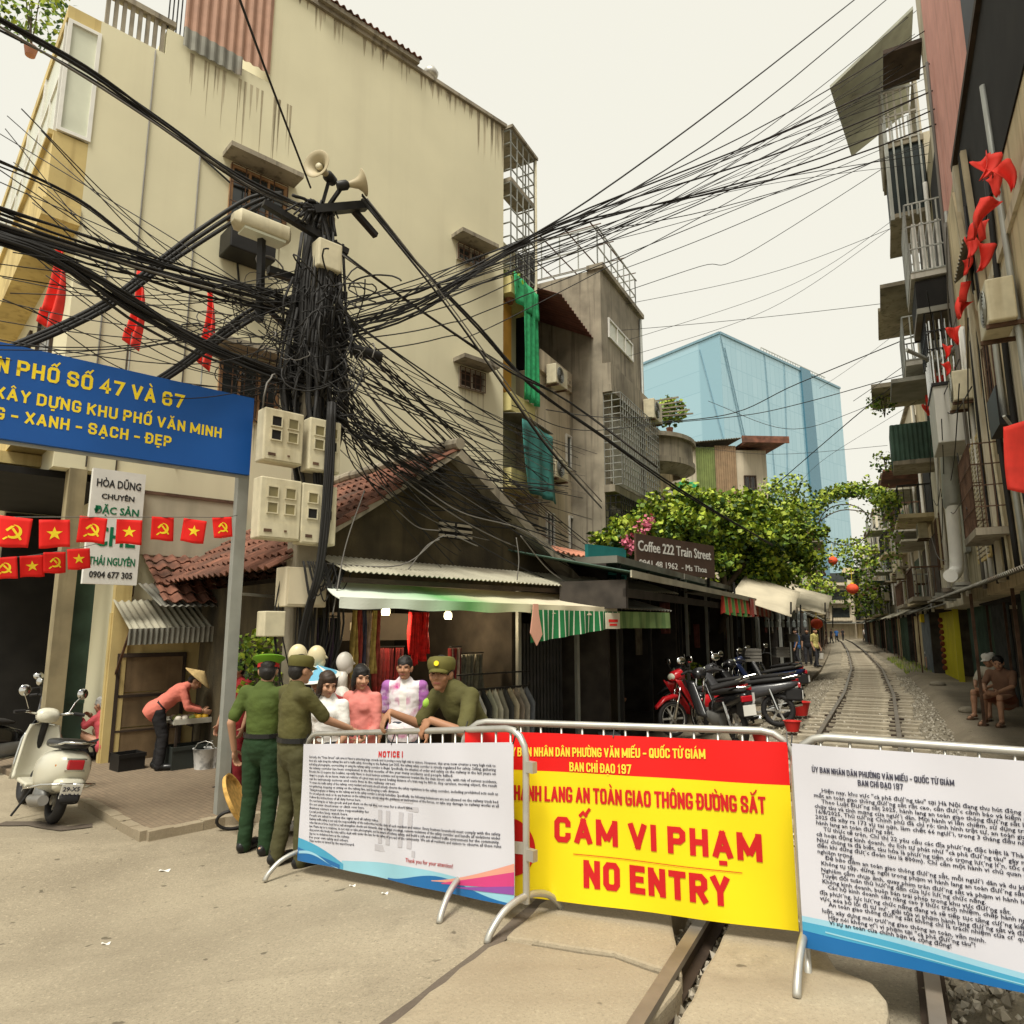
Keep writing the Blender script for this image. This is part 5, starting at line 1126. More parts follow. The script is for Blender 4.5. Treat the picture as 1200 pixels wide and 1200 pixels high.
for i in range(12):
    x = .02 + cr_.gauss(0, .022); pm.tube(spline([(x, -.47 + cr_.uniform(-.05, .02), 4.2 + zp), (x + cr_.gauss(0, .015), -.49, 3.2 + zp), (x - .06 + cr_.gauss(0, .02), -.48, 2.3 + zp), (x - .15, -.35, 1.6 + zp), (x - .2, -.2, .4 + zp)], 20), cr_.uniform(.010, .019), 6)
for i in range(20):
    x = cr_.uniform(-.35, .35); pm.tube(spline([(x, -.2, 2.3 + zp), (x + cr_.uniform(-.1, .1), -.22, 1.5 + zp), (cr_.uniform(-.25, .25), -.2, .3 + zp)], 10), cr_.uniform(.006, .014), 6)
for i in range(14):
    x = cr_.uniform(-.4, .3); pm.tube(spline([(x, -.4, 2.36 + zp), (x + .1, -.45, 2.1 - cr_.uniform(0, .2) + zp), (x + .3, -.35, 2.34 + zp)], 12), .008, 6)
pm.build('cable_wrap', cablem, up, smooth=True)['kind'] = 'stuff'
tg = MB(); c0 = at(372, 400, 8.0)
for i in range(125):
    g = Vector((cr_.gauss(0, .26), cr_.gauss(0, .2), cr_.gauss(0, .42))); rx = cr_.uniform(.08, .5); rz = cr_.uniform(.05, .3); a0 = cr_.uniform(0, 6.28); ln = cr_.uniform(2, 6); tl_ = Euler((cr_.gauss(0, .7), cr_.gauss(0, .7), cr_.uniform(0, 6.28))).to_matrix()
    tg.tube([c0 + g + tl_ @ Vector((rx * math.cos(a0 + ln * k / 14), cr_.uniform(-.01, .01), rz * math.sin(a0 + ln * k / 14))) for k in range(15)], cr_.uniform(.004, .011), 5, 1 if cr_.random() < .1 else 0)
for i in range(45):
    c = at(cr_.uniform(255, 345), cr_.uniform(330, 445), 7.8 + cr_.uniform(-.2, .3)); rx = cr_.uniform(.1, .45); a0 = cr_.uniform(0, 6.28); ln = cr_.uniform(1.5, 4); tl_ = Euler((cr_.gauss(0, .5), cr_.gauss(0, .5), cr_.uniform(0, 6.28))).to_matrix()
    tg.tube([c + tl_ @ Vector((rx * math.cos(a0 + ln * k / 12), 0, rx * .5 * math.sin(a0 + ln * k / 12))) for k in range(13)], cr_.uniform(.004, .009), 5, 1 if cr_.random() < .12 else 0)
for i in range(90):
    a = c0 + Vector((cr_.gauss(0, .14), cr_.gauss(0, .12), cr_.uniform(-.95, .75))); b = a + Vector((cr_.gauss(0, .12), cr_.gauss(0, .1), -cr_.uniform(.3, .8)))
    tg.tube([a, a.lerp(b, .5) + Vector((cr_.gauss(0, .05), cr_.gauss(0, .05), 0)), b], cr_.uniform(.010, .024), 5)
for i in range(16):      # drooping loops over the gable
    cable([(395, cr_.uniform(430, 500), 8.0), (cr_.uniform(440, 520), cr_.uniform(520, 590), 8.8), (cr_.uniform(600, 690), cr_.uniform(560, 650), 11)], .009, .1, None, L8, L8)
tag(tg.build('cable_tangle', [cablem, cableg], smooth=True), 'dense tangle of looped black cables wound round the utility pole', 'cables', kind='stuff')
# ================================================================ blue banner on steel posts
SP_ = gp(258, 962); BO = (SP_.x, SP_.y)
hB = lambda px, py, yo=0: hit(px, py, BO, AA, yo)
bs = thing('blue_banner', 'large blue gateway sign board with yellow capital lettering on a steel post', 'sign', SP_, AA)
zb = -SP_.z; y_ = -.12
u1, zt_ = hB(298, 467, y_); _, zb0 = hB(294, 557, y_)
MB().bx(-4.6, u1, y_, y_ + .06, zb0 + zb, zt_ + zb).build('board', mat('blue sign paint', (.003, .080, .34), .55, var=.1, scale=1.2), bs)
MB().bx(-4.62, u1 + .02, y_ + .062, y_ + .09, zb0 + zb - .03, zb0 + zb + .03).bx(-4.62, u1 + .02, y_ + .062, y_ + .09, zt_ + zb - .03, zt_ + zb + .02).build('frame', greypaint, bs)
MB().bx(-.06, .06, -.05, .05, 0, zt_ + zb - .1).build('post', greypaint, bs)
MB().bx(-4.3, -4.18, -.05, .05, 0, zt_ + zb - .1).build('post', greypaint, bs)
MB().bx(-.2, .2, -.16, .16, -.02, .035).build('footing', slabm, bs, bevel=.02)
MB().bar((.05, -.02, 2.35), (.62, .35, 2.35), .03, .03).build('tie_rod', steel, bs)
tm = MB()
def bt_(txt, pL, pR, size, extra=None):
    ul, zl = hB(*pL, y_); ur, zr = hB(*pR, y_); z = (zl + zr) / 2 + zb
    vs, fs = caps_mb(txt, size, ur - ul, .185); tm.add([(v[0] + ul, v[1] + y_ - .003, v[2] + z) for v in vs], fs)
    if extra: wx = size * .6 * len(extra); vs, fs = caps_mb(extra, size, wx, .185); tm.add([(v[0] + ul - wx - size * .4, v[1] + y_ - .003, v[2] + z) for v in vs], fs)
bt_('PHỐ SỐ 47 VÀ 67', (19, 438), (215, 481), .150, 'TỔ DÂN')
bt_('XÂY DỰNG KHU PHỐ VĂN MINH', (-7, 463), (259, 516), .115, 'ĐOÀN KẾT')
bt_('- XANH - SẠCH - ĐẸP', (12, 491), (200, 526), .112, 'SÁNG')
tm.build('lettering', gold, bs)
# ================================================================ white shop sign
u0, z1 = hA(110, 548, -1.0); u1, z0 = hA(160, 686, -1.0)
ws = thing('shop_sign', 'tall white shop sign with green and black lettering beside the dark shop', 'sign', (*OA, 0), AA)
MB().bx(u0, u1, -1.0, -.9, z0, z1).build('board', whitep, ws)
MB().bar(((u0 + u1) / 2, -.9, z1 - .2), ((u0 + u1) / 2, 0, z1 - .1), .04, .04).build('bracket', rust, ws)
w = u1 - u0; h = z1 - z0; k1 = MB(); k2 = MB()
for txt, f, s, mb_, wf in (('HÒA DŨNG', .845, .15, k1, .84), ('CHUYÊN', .74, .10, k1, .62), ('ĐẶC SẢN', .61, .14, k2, .84), ('CHÈ', .33, .38, k2, .8), ('THÁI NGUYÊN', .165, .15, k2, .86), ('0904 677 305', .055, .12, k1, .80)):
    put_text(mb_, txt, s, (u0 + u1) / 2, z0 + h * f, -1.003, w * wf, .03, 'CENTER')
k1.build('lettering', mat('black print', (.03, .03, .03), .6), ws); k2.build('lettering', mat('green print', (.0, .15, .06), .6), ws)
# ================================================================ bunting flags
fm = mat('bunting red', (.72, .012, .008), .75, var=.1)
def flag(px, py, w, h, yo, kind, i, lab, tilt=0):
    u, z = hB(px, py, yo); p = Vector((*BO, 0)) + A * u + B * yo + Vector((0, 0, z))
    t = thing('bunting_flag', lab, 'flag', p, AA); t.rotation_euler = (0, R(tilt), AA + R(cr_.uniform(-12, 12)))
    bend = lambda x, z: .012 * math.sin(x * 22 + i) * (-z / h) * 1.2
    MB().grid(lambda a, b: ((a - .5) * w, bend((a - .5) * w, -b * h), -b * h * (1 + .03 * math.sin(a * 5 + i))), 10, 8, .002).build('cloth', fm, t, smooth=True)
    e = MB(); s = min(w, h) * (.55 if kind else .6); P_ = lambda q: (q[0] * s, bend(q[0] * s, q[1] * s - h * .5) - .004, q[1] * s - h * .5)
    for poly in ([STAR] if kind else [SICKLE, SHANDLE, HAMMER, HHEAD]):
        n = len(poly)
        if kind:
            e.add([P_((0, 0))] + [P_(q) for q in poly], [(0, 1 + (j + 1) % n, 1 + j) for j in range(n)])
        elif poly is SICKLE:
            k = n // 2; e.add([P_(q) for q in poly], [(j, j + 1, n - 2 - j, n - 1 - j) for j in range(k - 1)])
        else: e.add([P_(q) for q in poly], [tuple(range(n))])
    e.build('emblem', gold, t)
xs = [19, 64, 110, 152, 191, 229, 260]
for i, x in enumerate(xs):
    p_a, _ = hB(x, 610, -.35); w = (.245, .235, .225, .22, .215, .22, .20)[i]
    flag(x, 606 + (i % 2) * 3, w, w * 1.08, -.35, i % 2, i, ('red flag with yellow %s, upper string, ' % ('star' if i % 2 else 'hammer and sickle')) + ('at the left edge', 'second from left', 'left over the white sign', 'right over the white sign', 'just right of the white sign', 'second from the post', 'smallest, beside the post')[i], (3, -5, 2, -2, -3, 4, -8)[i])
cable([at(-30, 606, 6.0)] + [Vector((*BO, 0)) + A * hB(x, 607, -.35)[0] + B * -.35 + Vector((0, 0, hB(x, 606, -.35)[1])) for x in (19, 110, 191, 229, 262)] + [at(278, 604, 7.55)], .004, 0, cableg, 'thin string carrying the upper row of bunting flags', None)
for i, x in enumerate((5, 37, 64, 92)):
    flag(x, (653, 651, 647, 643)[i], .20, .21, .5, i % 2, i + 9, 'red flag with yellow %s, lower string, %s' % (('hammer and sickle', 'star')[i % 2], ('leftmost', 'second from left', 'third from left', 'partly beneath the upper row')[i]), (-8, -8, -6, -7)[i])
cable([at(-20, 656, 7), at(37, 651, 7.6), at(92, 642, 8.2), at(118, 636, 8.6)], .004, 0, cableg, 'thin string carrying the lower row of bunting flags', None)
# dark tea shop goods at the far left
# ================================================================ right-hand row of tube houses (local x away along the track, y towards the track)
OR = (7.93, 11.35)
RP = lambda x, y, z: Vector((*OR, 0)) + T * x + TN * y + Vector((0, 0, z))
def rhouse(name, label): return thing(name, label, 'building', (*OR, 0), TA)
def flute(par, x0, x1, y, z0, z1, m, name, axis='x', pitch=.1):
    if axis == 'x': return MB().corr((x0, y, z0), (x1, y, z0), (x0, y, z1), pitch, .016, .005).build(name, m, par)
    return MB().corr((x0, y[0], z0), (x0, y[1], z0), (x0, y[0], z1), pitch, .016, .005).build(name, m, par)
olive = mat('olive plaster', (.40, .355, .235), .92, var=.18, scale=1.0, streak=.75, stain=(.10, .085, .05), sscale=.8, blotch=.5, bump=.3)
pale = mat('pale stained plaster', (.58, .53, .41), .9, var=.1, scale=1.0, streak=.7, stain=(.2, .165, .10), sscale=.8, blotch=.35, bump=.25)
tanw = mat('tan stained plaster', (.58, .49, .32), .92, var=.2, scale=1.0, streak=.6, stain=(.13, .095, .05), sscale=.7, blotch=.5, bump=.3)
# house 1: tan wall with dark overhangs, nearest
h1 = rhouse('tube_house', 'tan stained tube house with big dark overhangs and a red flag, nearest on the right')
MB().bx(-7, .9, -6, .12, 2.2, 9.2).bx(-9, -3.1, -6, -.05, 9.2, 14).build('wall', tanw, h1)
MB().bx(-7, -1.1, .1, .2, 9.05, 9.15).build('overhang', darkwood, h1)
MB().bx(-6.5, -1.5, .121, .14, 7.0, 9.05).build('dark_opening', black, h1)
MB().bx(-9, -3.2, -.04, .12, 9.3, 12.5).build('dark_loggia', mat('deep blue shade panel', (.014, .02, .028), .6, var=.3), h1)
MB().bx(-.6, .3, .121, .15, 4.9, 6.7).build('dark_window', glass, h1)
fr = window(h1, -.55, 1.15, 2.75, 4.75, .13, 1, 0, yellow, darkwood, 'shutter', mull=0)
lv = MB()
for i in range(24):
    z = 2.83 + .078 * i; lv.bx(-.48, 1.08, .15, .185, z, z + .05)
lv.build('louvre', mat('cream louvre', (.46, .40, .27), .7, var=.15, streak=.4), fr)
MB().corr((-3.0, .13, 7.1), (-1.6, .13, 7.1), (-3.0, .38, 6.9), .12, .015, .006).build('awning_sheet', corrgrey, h1)
window(h1, -3.0, -2.1, 4.4, 5.6, .125, 1, 4, darkwood, glass); MB().bx(-7, .9, .121, .16, 6.1, 6.25).build('string_course', pale, h1); MB().bx(-1.35, -1.15, .121, .2, 2.3, 9.0).build('pier', pale, h1)
aircon(h1, -4.4, .12, 5.0, 1, .9); aircon(h1, -.3, .12, 5.3, 1, .9)
cage(h1, -2.2, -.7, .12, .5, 3.0, 4.2, rust, 'grille', .14, .3, .008, 'xYX'); MB().bx(-2.25, -.65, .12, .52, 2.9, 3.0).build('balcony', concrete, h1)
for i in range(9):
    x = -4.5 + .62 * i; pipe(h1, spline([(x, .15, 2.4), (x + cr_.uniform(-.2, .2), .17, 4.5), (x + cr_.uniform(-.3, .3), .16, cr_.uniform(6, 8.6))], 8), cr_.choice((.012, .02, .035)), cr_.choice((offwhite, cablem, greypaint, whitep)), 'conduit')
MB().bx(-1.1, .85, .12, .128, 2.4, 3.4).build('plaster_patch', concrete, h1); MB().bx(-4.2, -3.3, .12, .128, 2.5, 6.0).build('plaster_patch', pale, h1)
for x, za, zb in ((.7, 2.3, 9.1), (-1.1, 2.3, 8.5), (-.8, 2.3, 6.5), (.82, 2.3, 12.6), (-1.8, 2.3, 8), (-2.3, 4, 8.4)):
    pipe(h1, spline([(x, .16, za), (x + .05, .18, (za + zb) / 2), (x - .03, .16, zb)], 8), .028 if za < 3 and x > 0 else .018, cableg if x > 0 else cablem)
for x, y0, z0, x1, y1, z1 in ((-2.2, .16, 5.0, -1.2, .2, 8.6), (-2.9, .16, 4.4, -2.5, .2, 8.5), (-1.3, .2, 7.0, -.2, .16, 5.6)):
    MB().bar((x, y0, z0), (x1, y1, z1), .07, .07).build('brace', mat('pale timber', (.34, .28, .18), .85, var=.25), h1)
MB().bx(-3.6, -2.8, .12, .3, 4.1, 4.2).bx(-3.6, -2.8, .28, .3, 4.2, 4.6).build('window_box', blackm, h1)
# house 2: pink cladding, boxed balcony, dark grilled balconies
h2 = rhouse('tube_house', 'tube house with pink corrugated cladding and a boxed white balcony over a white drainpipe')
MB().bx(.92, 4.5, -6, .02, 2.2, 12.4).build('wall', olive, h2)
flute(h2, -3.05, 1.6, .06, 9.25, 17.5, pinkc, 'cladding', pitch=.3); MB().bx(-3.0, .9, -6, .02, 9.25, 17).build('wall', pale, h2); MB().bx(1.6, 2.6, .0, .05, 9.4, 17).build('wall', pale, h2)
bx_ = MB().bx(1.55, 2.9, .02, .56, 5.12, 6.25).build('boxed_balcony', mat('grey white panel', (.52, .51, .46), .6, var=.06, streak=.25), h2, bevel=.015)
MB().bx(1.52, 2.93, .02, .58, 6.25, 6.31).build('sill', blackm, bx_)
tb_ = MB()
for i in range(6): tb_.tube([(1.6 + .0 * i, .08 + .085 * i, 6.31), (1.6, .08 + .085 * i, 7.6)], .022, 8)
for i in range(5): tb_.tube([(1.7 + .28 * i, .55, 6.31), (1.7 + .28 * i, .55, 7.6)], .016, 8)
tb_.build('steel_bars', chrome, bx_)
cage(h2, 1.55, 2.95, .02, .58, 7.0, 7.75, blackm, 'railing', .16, .35, .010, 'xY')
MB().bx(1.5, 3.0, .02, .7, 7.75, 7.86).build('canopy', corrgrey, h2)
dark_box = mat('dark green sheet', (.02, .03, .03), .7, var=.3)
def grillbalc(par, x0, x1, out, z0, z1, m=None, box=True, fr=greypaint):
    g = MB().bx(x0, x1, .02, out, z0 - .14, z0).build('balcony', m or greyc, par)
    c = cage(par, x0, x1, .02, out, z0, z1, fr, 'railing', .15, .55, .014, 'xYX')
    if box: MB().bx(x0 + .03, x1 - .03, .03, .06, z0, z1 + 1.2).build('dark_door', black, par)
    return g
grillbalc(h2, 1.85, 3.6, .72, 8.8, 10.3)
gp_ = MB()
for i in range(4): gp_.bx(1.95, 2.5, .12 + .14 * i, .2 + .14 * i, 8.8, 9.9)
gp_.build('stored_panels', whitep, h2)
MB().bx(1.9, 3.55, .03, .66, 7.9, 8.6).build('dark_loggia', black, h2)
MB().tube(spline([(1.2, .1, 6.9), (1.9, .4, 6.85), (1.35, .95, 7.0)], 6), .04, 8).build('awning_arm', greypaint, h2)
MB().tube([(3.2, .25, 5.3), (3.25, .3, 4.2), (3.3, .32, 4.18)], .17, 16).build('duct', greypaint, h2, smooth=2)
MB().tube(spline([(3.25, .3, 4.2), (3.3, .32, 3.0), (3.2, .38, 2.75), (2.7, .5, 2.66)], 14), .13, 16).build('drainpipe', whitep, h2, smooth=2)
pipe(h2, [(1.0, .1, 2.3), (1.02, .1, 9.5)], .05, greypaint); pipe(h2, [(4.1, .1, 2.3), (4.1, .1, 12)], .05, whitep)
MB().bx(3.5, 4.0, .03, .12, 3.2, 4.2).build('meter_box', greypaint, h2)
# house 3: tall with dark enclosed loggia and a sloping roof sheet
h3 = rhouse('tube_house', 'tall tube house with a dark enclosed loggia and a wide sloping roof sheet')
MB().bx(4.55, 8.2, -6, .0, 2.2, 13.6).build('wall', pale, h3)
MB().bx(4.2, 6.3, .02, .86, 11.35, 11.45).bx(4.2, 6.3, .02, .86, 13.2, 13.35).build('balcony', concrete, h3)
MB().bx(4.24, 6.26, .05, .80, 11.45, 13.2).build('dark_loggia', dark_box, h3)
for y in (.12, .3, .48, .66, .84):
    MB().bx(4.17, 4.22, y - .02, y + .02, 11.3, 13.9).build('mullion', greypaint, h3)
cage(h3, 4.2, 6.3, .1, .86, 13.35, 14.7, greyc, 'railing', .16, .6, .02, 'xY')
MB().bx(4.4, 6.0, .02, .1, 13.35, 15.2).build('wall', pale, h3)
rs = MB().add([(3.2, 1.92, 14.55), (3.2, .05, 15.9), (6.9, .05, 15.9), (6.9, 1.55, 15.0)] + [(3.2, 1.92, 14.63), (3.2, .05, 15.98), (6.9, .05, 15.98), (6.9, 1.55, 15.08)], [(0, 1, 2, 3), (7, 6, 5, 4), (0, 3, 7, 4), (1, 0, 4, 5), (2, 1, 5, 6), (3, 2, 6, 7)])
ro = rs.build('roof_sheet', mat('pale green roof sheet', (.30, .31, .24), .6, var=.15, streak=.2), h3)
MB().bar((4.2, .8, 11.3), (4.2, .8, 15.2), .05, .05).bar((4.2, .2, 14.7), (4.2, 1.5, 14.9), .05, .05).build('prop', greypaint, h3)
MB().bx(2.2, 3.4, .05, .8, 14.2, 14.3).build('canopy', darkwood, h3)
MB().bx(4.9, 6.4, .02, 1.2, 9.95, 10.05).build('canopy', concrete, h3); MB().bx(4.8, 6.5, .02, 1.15, 7.45, 7.55).build('canopy', corrgrey, h3)
grillbalc(h3, 4.9, 6.8, .8, 8.0, 9.1); window(h3, 5.0, 6.6, 4.2, 5.8, 0, 1, 6, darkwood, glass)
# house 4
h4 = rhouse('tube_house', 'pale tube house with a small green corrugated balcony and a plant draped canopy')
MB().bx(8.25, 12.2, -6, .05, 2.2, 11.0).build('wall', pale, h4)
MB().bx(9.2, 11.6, .05, 1.55, 8.75, 8.88).bx(8.6, 11, .05, 1.2, 10.9, 11.0).build('canopy', concrete, h4)
MB().bx(9.0, 10.6, .05, 1.15, 6.3, 6.42).build('balcony', concrete, h4); MB().corr((9.0, .06, 6.42), (9.0, 1.15, 6.42), (9.0, .06, 7.5), .12, .016, .006).corr((9.0, 1.15, 6.42), (10.6, 1.15, 6.42), (9.0, 1.15, 7.5), .12, .016, .006).build('balcony_sheet', greenc, h4)
MB().bx(8.9, 10.5, .06, .1, 7.0, 8.6).build('dark_door', black, h4); pipe(h4, [(8.5, .12, 2.3), (8.5, .12, 10.8)], .05, whitep)
window(h4, 8.6, 9.6, 3.4, 4.9, .05, 1, 4, creamd, glass); window(h4, 10.6, 11.6, 3.4, 4.9, .05, 1, 4, creamd, glass)
# ground floor shacks of the near right row
gs = thing('lean_to_shack', 'patched dark green corrugated shack with a grey sheet roof, nearest on the right', 'shack', (*OR, 0), TA)
seg = [(-7, .02, -2.6, .02), (-2.5, -.05, -1.4, -.05), (-1.2, -.75, 4.0, -.75), (4.1, -.6, 6.4, -.55)]
for i, (a, ya, b, yb) in enumerate(seg):
    MB().corr((a, ya, 0), (b, yb, 0), (a, ya + .02, 2.15), .15, .02, .006).build('sheet', [greenc, mat('mossy green sheet', (.10, .14, .075), .75, var=.5, scale=2.2, blotch=.7, stain=(.02, .025, .02)), mat('dark grey sheet', (.045, .05, .048), .7, metal=.2, var=.35, scale=2, blotch=.5, stain=(.10, .09, .06)), mat('slate sheet', (.06, .07, .075), .7, metal=.2, var=.35, scale=3)][i], gs)
MB().corr((-7, .5, 2.2), (6.6, .75, 2.25), (-7, -.4, 2.5), .12, .02, .006).build('roof', corrgrey, gs)
MB().bx(-7, 6.4, -2.5, -2.4, -.1, 2.2).bx(-7, 6.4, -2.4, -.3, 2.16, 2.2).build('dark_back', black, gs)
for x, y in ((-2.55, .06), (-1.35, .06), (.3, .42), (4.05, -.5), (6.4, -.45)): MB().bar((x, y, 0), (x + .03, y, 2.2), .045, .045).build('post', rust, gs)
mb = MB()
for i in range(14):
    x = 1.5 + .5 * i + rr.uniform(-.1, .1); y = .3 + rr.uniform(-.1, .3); z = 2.28 + rr.uniform(0, .12); mb.bx(x - rr.uniform(.1, .3), x + rr.uniform(.1, .3), y - .15, y + .1, z, z + rr.uniform(.03, .14))
mb.build('roof_clutter', corrgrey, gs)['kind'] = 'stuff'
ys_ = thing('yellow_fence', 'bright yellow green corrugated sheet wall of a trackside shack', 'fence', (*OR, 0), TA)
MB().corr((11.4, -.2, .03), (15.6, -.04, .03), (11.4, -.18, 2.15), .24, .03, .006).build('sheet', yellowc, ys_)
MB().bx(11.3, 11.38, -.25, -.1, 0, 2.2).build('post', yellowc, ys_); MB().corr((11.2, .55, 2.2), (17.4, .7, 2.2), (11.2, -.4, 2.5), .12, .02, .006).build('roof', corrgrey, ys_)
MB().bx(17.3, 18.4, -.05, .5, 1.85, 2.15).build('lintel', gold, ys_)
MB().corr((6.5, -.6, 0), (11.2, -.5, 0), (6.5, -.58, 2.2), .16, .02, .006).build('green_sheet', greenc, ys_)
rp_ = MB()
for i in range(9):
    a = RP(14.6 + .08 * math.sin(i * 1.9), .03, .3 + .2 * i); rp_.ell(a, (.09, .05, .09), n=8, m=5)
tag(rp_.build('hanging_cloth', mat('rust brown cloth', (.25, .07, .035), .85, var=.4), smooth=True), 'string of rust brown cloth hanging down the yellow sheet wall', 'cloth')
# far houses of both rows
def far_house(t0, wdt, d, side, h, m, label, seed, group=None, shack=True):
    """side -1: right of the track, front faces left; +1: left of the track"""
    r = random.Random(seed); o = tp(t0, d); q = tp(t0 + wdt, d); ang = math.atan2(q.y - o.y, q.x - o.x)
    t = thing('tube_house', label, 'building', (o.x, o.y, 0), ang, group); s = -side   # +1: out is +y
    Y = lambda a, b: (min(a * s, b * s), max(a * s, b * s))
    bxs = lambda mb, x0, x1, a, b, z0, z1, mi=0: mb.bx(x0, x1, *Y(a, b), z0, z1, mi)
    w = MB(); bxs(w, 0, wdt, -5, 0, 2.3 if side < 0 else -.3, h); w.build('wall', m, t)
    fl = int((h - 2.3) / 2.7)
    for f in range(fl):
        z = 2.5 + 2.7 * f
        if r.random() < .7:
            out = r.uniform(.6, 1.15); sl = MB(); bxs(sl, .2, wdt - .2, 0, out, z, z + .13); sl.build('balcony', r.choice((concrete, greyc, creamd)), t)
            rl = MB(); k = int(wdt / .22)
            for i in range(k): x = .25 + (wdt - .5) * i / (k - 1); bxs(rl, x - .012, x + .012, out - .05, out - .03, z + .13, z + 1.05)
            for i in range(5): y = out * i / 5; bxs(rl, .22, .245, y, y + .024, z + .13, z + 1.05)
            bxs(rl, .2, wdt - .2, out - .06, out - .02, z + 1.05, z + 1.1); bxs(rl, .2, .26, 0, out - .06, z + 1.05, z + 1.1); rl.build('railing', r.choice((blackm, greypaint, rust)), t)
            dd = MB(); bxs(dd, .4, wdt - .6, .0, .04, z + .13, z + 2.2); dd.build('door', r.choice((black, darkwood, greenc)), t)
            if r.random() < .6:
                cn = MB(); bxs(cn, .1, wdt - .3, 0, out + .25, z + 2.3, z + 2.38); cn.build('canopy', r.choice((corrgrey, corrtan, greenc, tile)), t)
        else:
            for x in ((.4, 1.3), (wdt - 1.5, wdt - .5)):
                fr_ = MB(); bxs(fr_, x[0], x[1], 0, .06, z + .6, z + 2.0); fo = fr_.build('window', r.choice((darkwood, whitep, creamd)), t)
                pn_ = MB(); bxs(pn_, x[0] + .08, x[1] - .08, .061, .07, z + .68, z + 1.92); pn_.build('pane', glass, fo)
                hd = MB(); bxs(hd, x[0] - .1, x[1] + .1, 0, .4, z + 2.05, z + 2.13); hd.build('hood', concrete, fo)
    if r.random() < .7: aircon(t, wdt * .5, s * .1, 2.6 + r.uniform(.2, 3), s, .95)
    pp = MB().tube([(wdt - .1, s * .08, 2.2), (wdt - .1, s * .08, h)], .05, 8); pp.build('drainpipe', whitep, t)
    z0 = 2.2
    tp_ = MB(); bxs(tp_, -.05, wdt + .02, -5, .15, h, h + .12); tp_.build('roof', concrete, t)
    if not shack: return t
    g = MB(); bxs(g, 0, wdt, -2.6, -2.5, -.1, 2.4); bxs(g, 0, .12, -2.5, .3, -.1, 2.4); g.build('shack_wall', dk, t)
    rf = MB(); rf.corr((0, s * .75, z0), (wdt, s * .75, z0 + .05), (0, 0, z0 + .35), .12, .02, .006); rf.build('shack_roof', r.choice((corrgrey, corrtan, greenc)), t)
    k = r.randint(1, 2)
    for i in range(k):
        x0 = .2 + (wdt - .3) * i / k; x1 = x0 + (wdt - .4) / k * r.uniform(.45, .9); pn = MB(); pn.corr((x0, s * .3, 0), (x1, s * .32, 0), (x0, s * .3, 2.15), .15, .018, .006); pn.build('sheet', r.choice((corrgrey, greenc, mat('blue grey sheet', (.13, .15, .16), .7, var=.3), creamd, dk)), t)
    MB().bar((.1, s * .66, 0), (.1, s * .66, z0), .04, .04).build('post', rust, t)
    return t
cols = [pale, tanw, creamd, beige, olive, concrete, cream]
t = 22.1; rl_ = ['pale', 'tan', 'dirty cream', 'beige', 'olive', 'concrete', 'cream']
import itertools
for i in range(17):
    w_ = 3.6 + 1.3 * ((i * 7) % 5) / 4; m_ = (i * 3 + 1) % 7; h_ = (10.2, 9.4, 11.2, 8.6, 10.6, 9.0, 11.5)[i % 7]
    far_house(t, w_ - .05, -2.35 - .1 * (i % 3), -1, h_, cols[m_], '%s tube house with stained balconies, number %s along the right row' % (rl_[m_], ('five six seven eight nine ten eleven twelve thirteen fourteen fifteen sixteen seventeen eighteen nineteen twenty twenty-one'.split())[i]), 100 + i, None, i > 0)
    t += w_
t = 35.4
for i in range(16):
    w_ = 3.8 + 1.4 * ((i * 5) % 4) / 3; m_ = (i * 5 + 3) % 7; h_ = (6.4, 7.2, 9.0, 8.2, 9.6, 7.4)[i % 6]
    far_house(t, w_ - .05, 2.7 + .15 * (i % 2), 1, h_, cols[m_], '%s house with balconies beyond the canopies, number %s along the left row' % (rl_[m_], ('one two three four five six seven eight nine ten eleven twelve thirteen fourteen fifteen sixteen'.split())[i]), 200 + i)
    t += w_
# loose cables clinging to the right fronts
for i in range(18):
    x0 = cr_.uniform(-3, 4); z0 = cr_.uniform(3, 9); x1 = x0 + cr_.uniform(2, 8); z1 = z0 + cr_.uniform(-1.5, 1.5)
    cable([RP(x0, .3 + cr_.uniform(0, .3), z0), RP((x0 + x1) / 2, .4, (z0 + z1) / 2 - .2), RP(x1, .3, z1)], .009, .05, cableg if cr_.random() < .3 else None, L11, L11)
# string of red pennants down the right front and the big red flag
pn_pts = [(1166, 180), (1163, 205), (1160, 232), (1150, 255), (1143, 262), (1158, 285), (1138, 280), (1134, 303), (1133, 330), (1131, 350), (1118, 383), (1113, 405), (1108, 425), (1102, 440), (1096, 452), (1090, 462), (1084, 474), (1152, 185), (1172, 192)]
for i, (px, py) in enumerate(pn_pts):
    t0_, z0_ = hit(px, py, OR, TA, .32); p = RP(t0_, .32, z0_); s = cr_.uniform(.15, .24); a = R(90 + cr_.uniform(-40, 40))
    o = MB().grid(lambda u, v, s=s, i=i: (s * (u - .5) * (1 - .85 * v) + .03 * math.sin(v * 4 + i), .05 * math.sin(u * 7 + i) + .05 * v, -s * 1.35 * v), 6, 6, .003).build('pennant', redflag, None, smooth=True, loc=(0, 0, 0)); o.location = p; o.rotation_euler = (R(cr_.uniform(-15, 15)), R(cr_.uniform(-25, 25)), a - R(90))
    tag(o, 'small red pennant on the string hanging down the right hand houses', 'pennant', 'red pennants on the right')
cable([RP(hit(px, py, OR, TA, .32)[0], .32, hit(px, py, OR, TA, .32)[1] + .02) for px, py in (pn_pts[0], pn_pts[2], pn_pts[4], pn_pts[6], pn_pts[8], pn_pts[10], pn_pts[13], pn_pts[16])], .006, 0, cablem, 'thin string carrying the red pennants down the right hand houses', None)
bf = thing('flag', 'large red national flag hanging limp from the nearest right hand house', 'flag', at(1180, 500, 7.3))
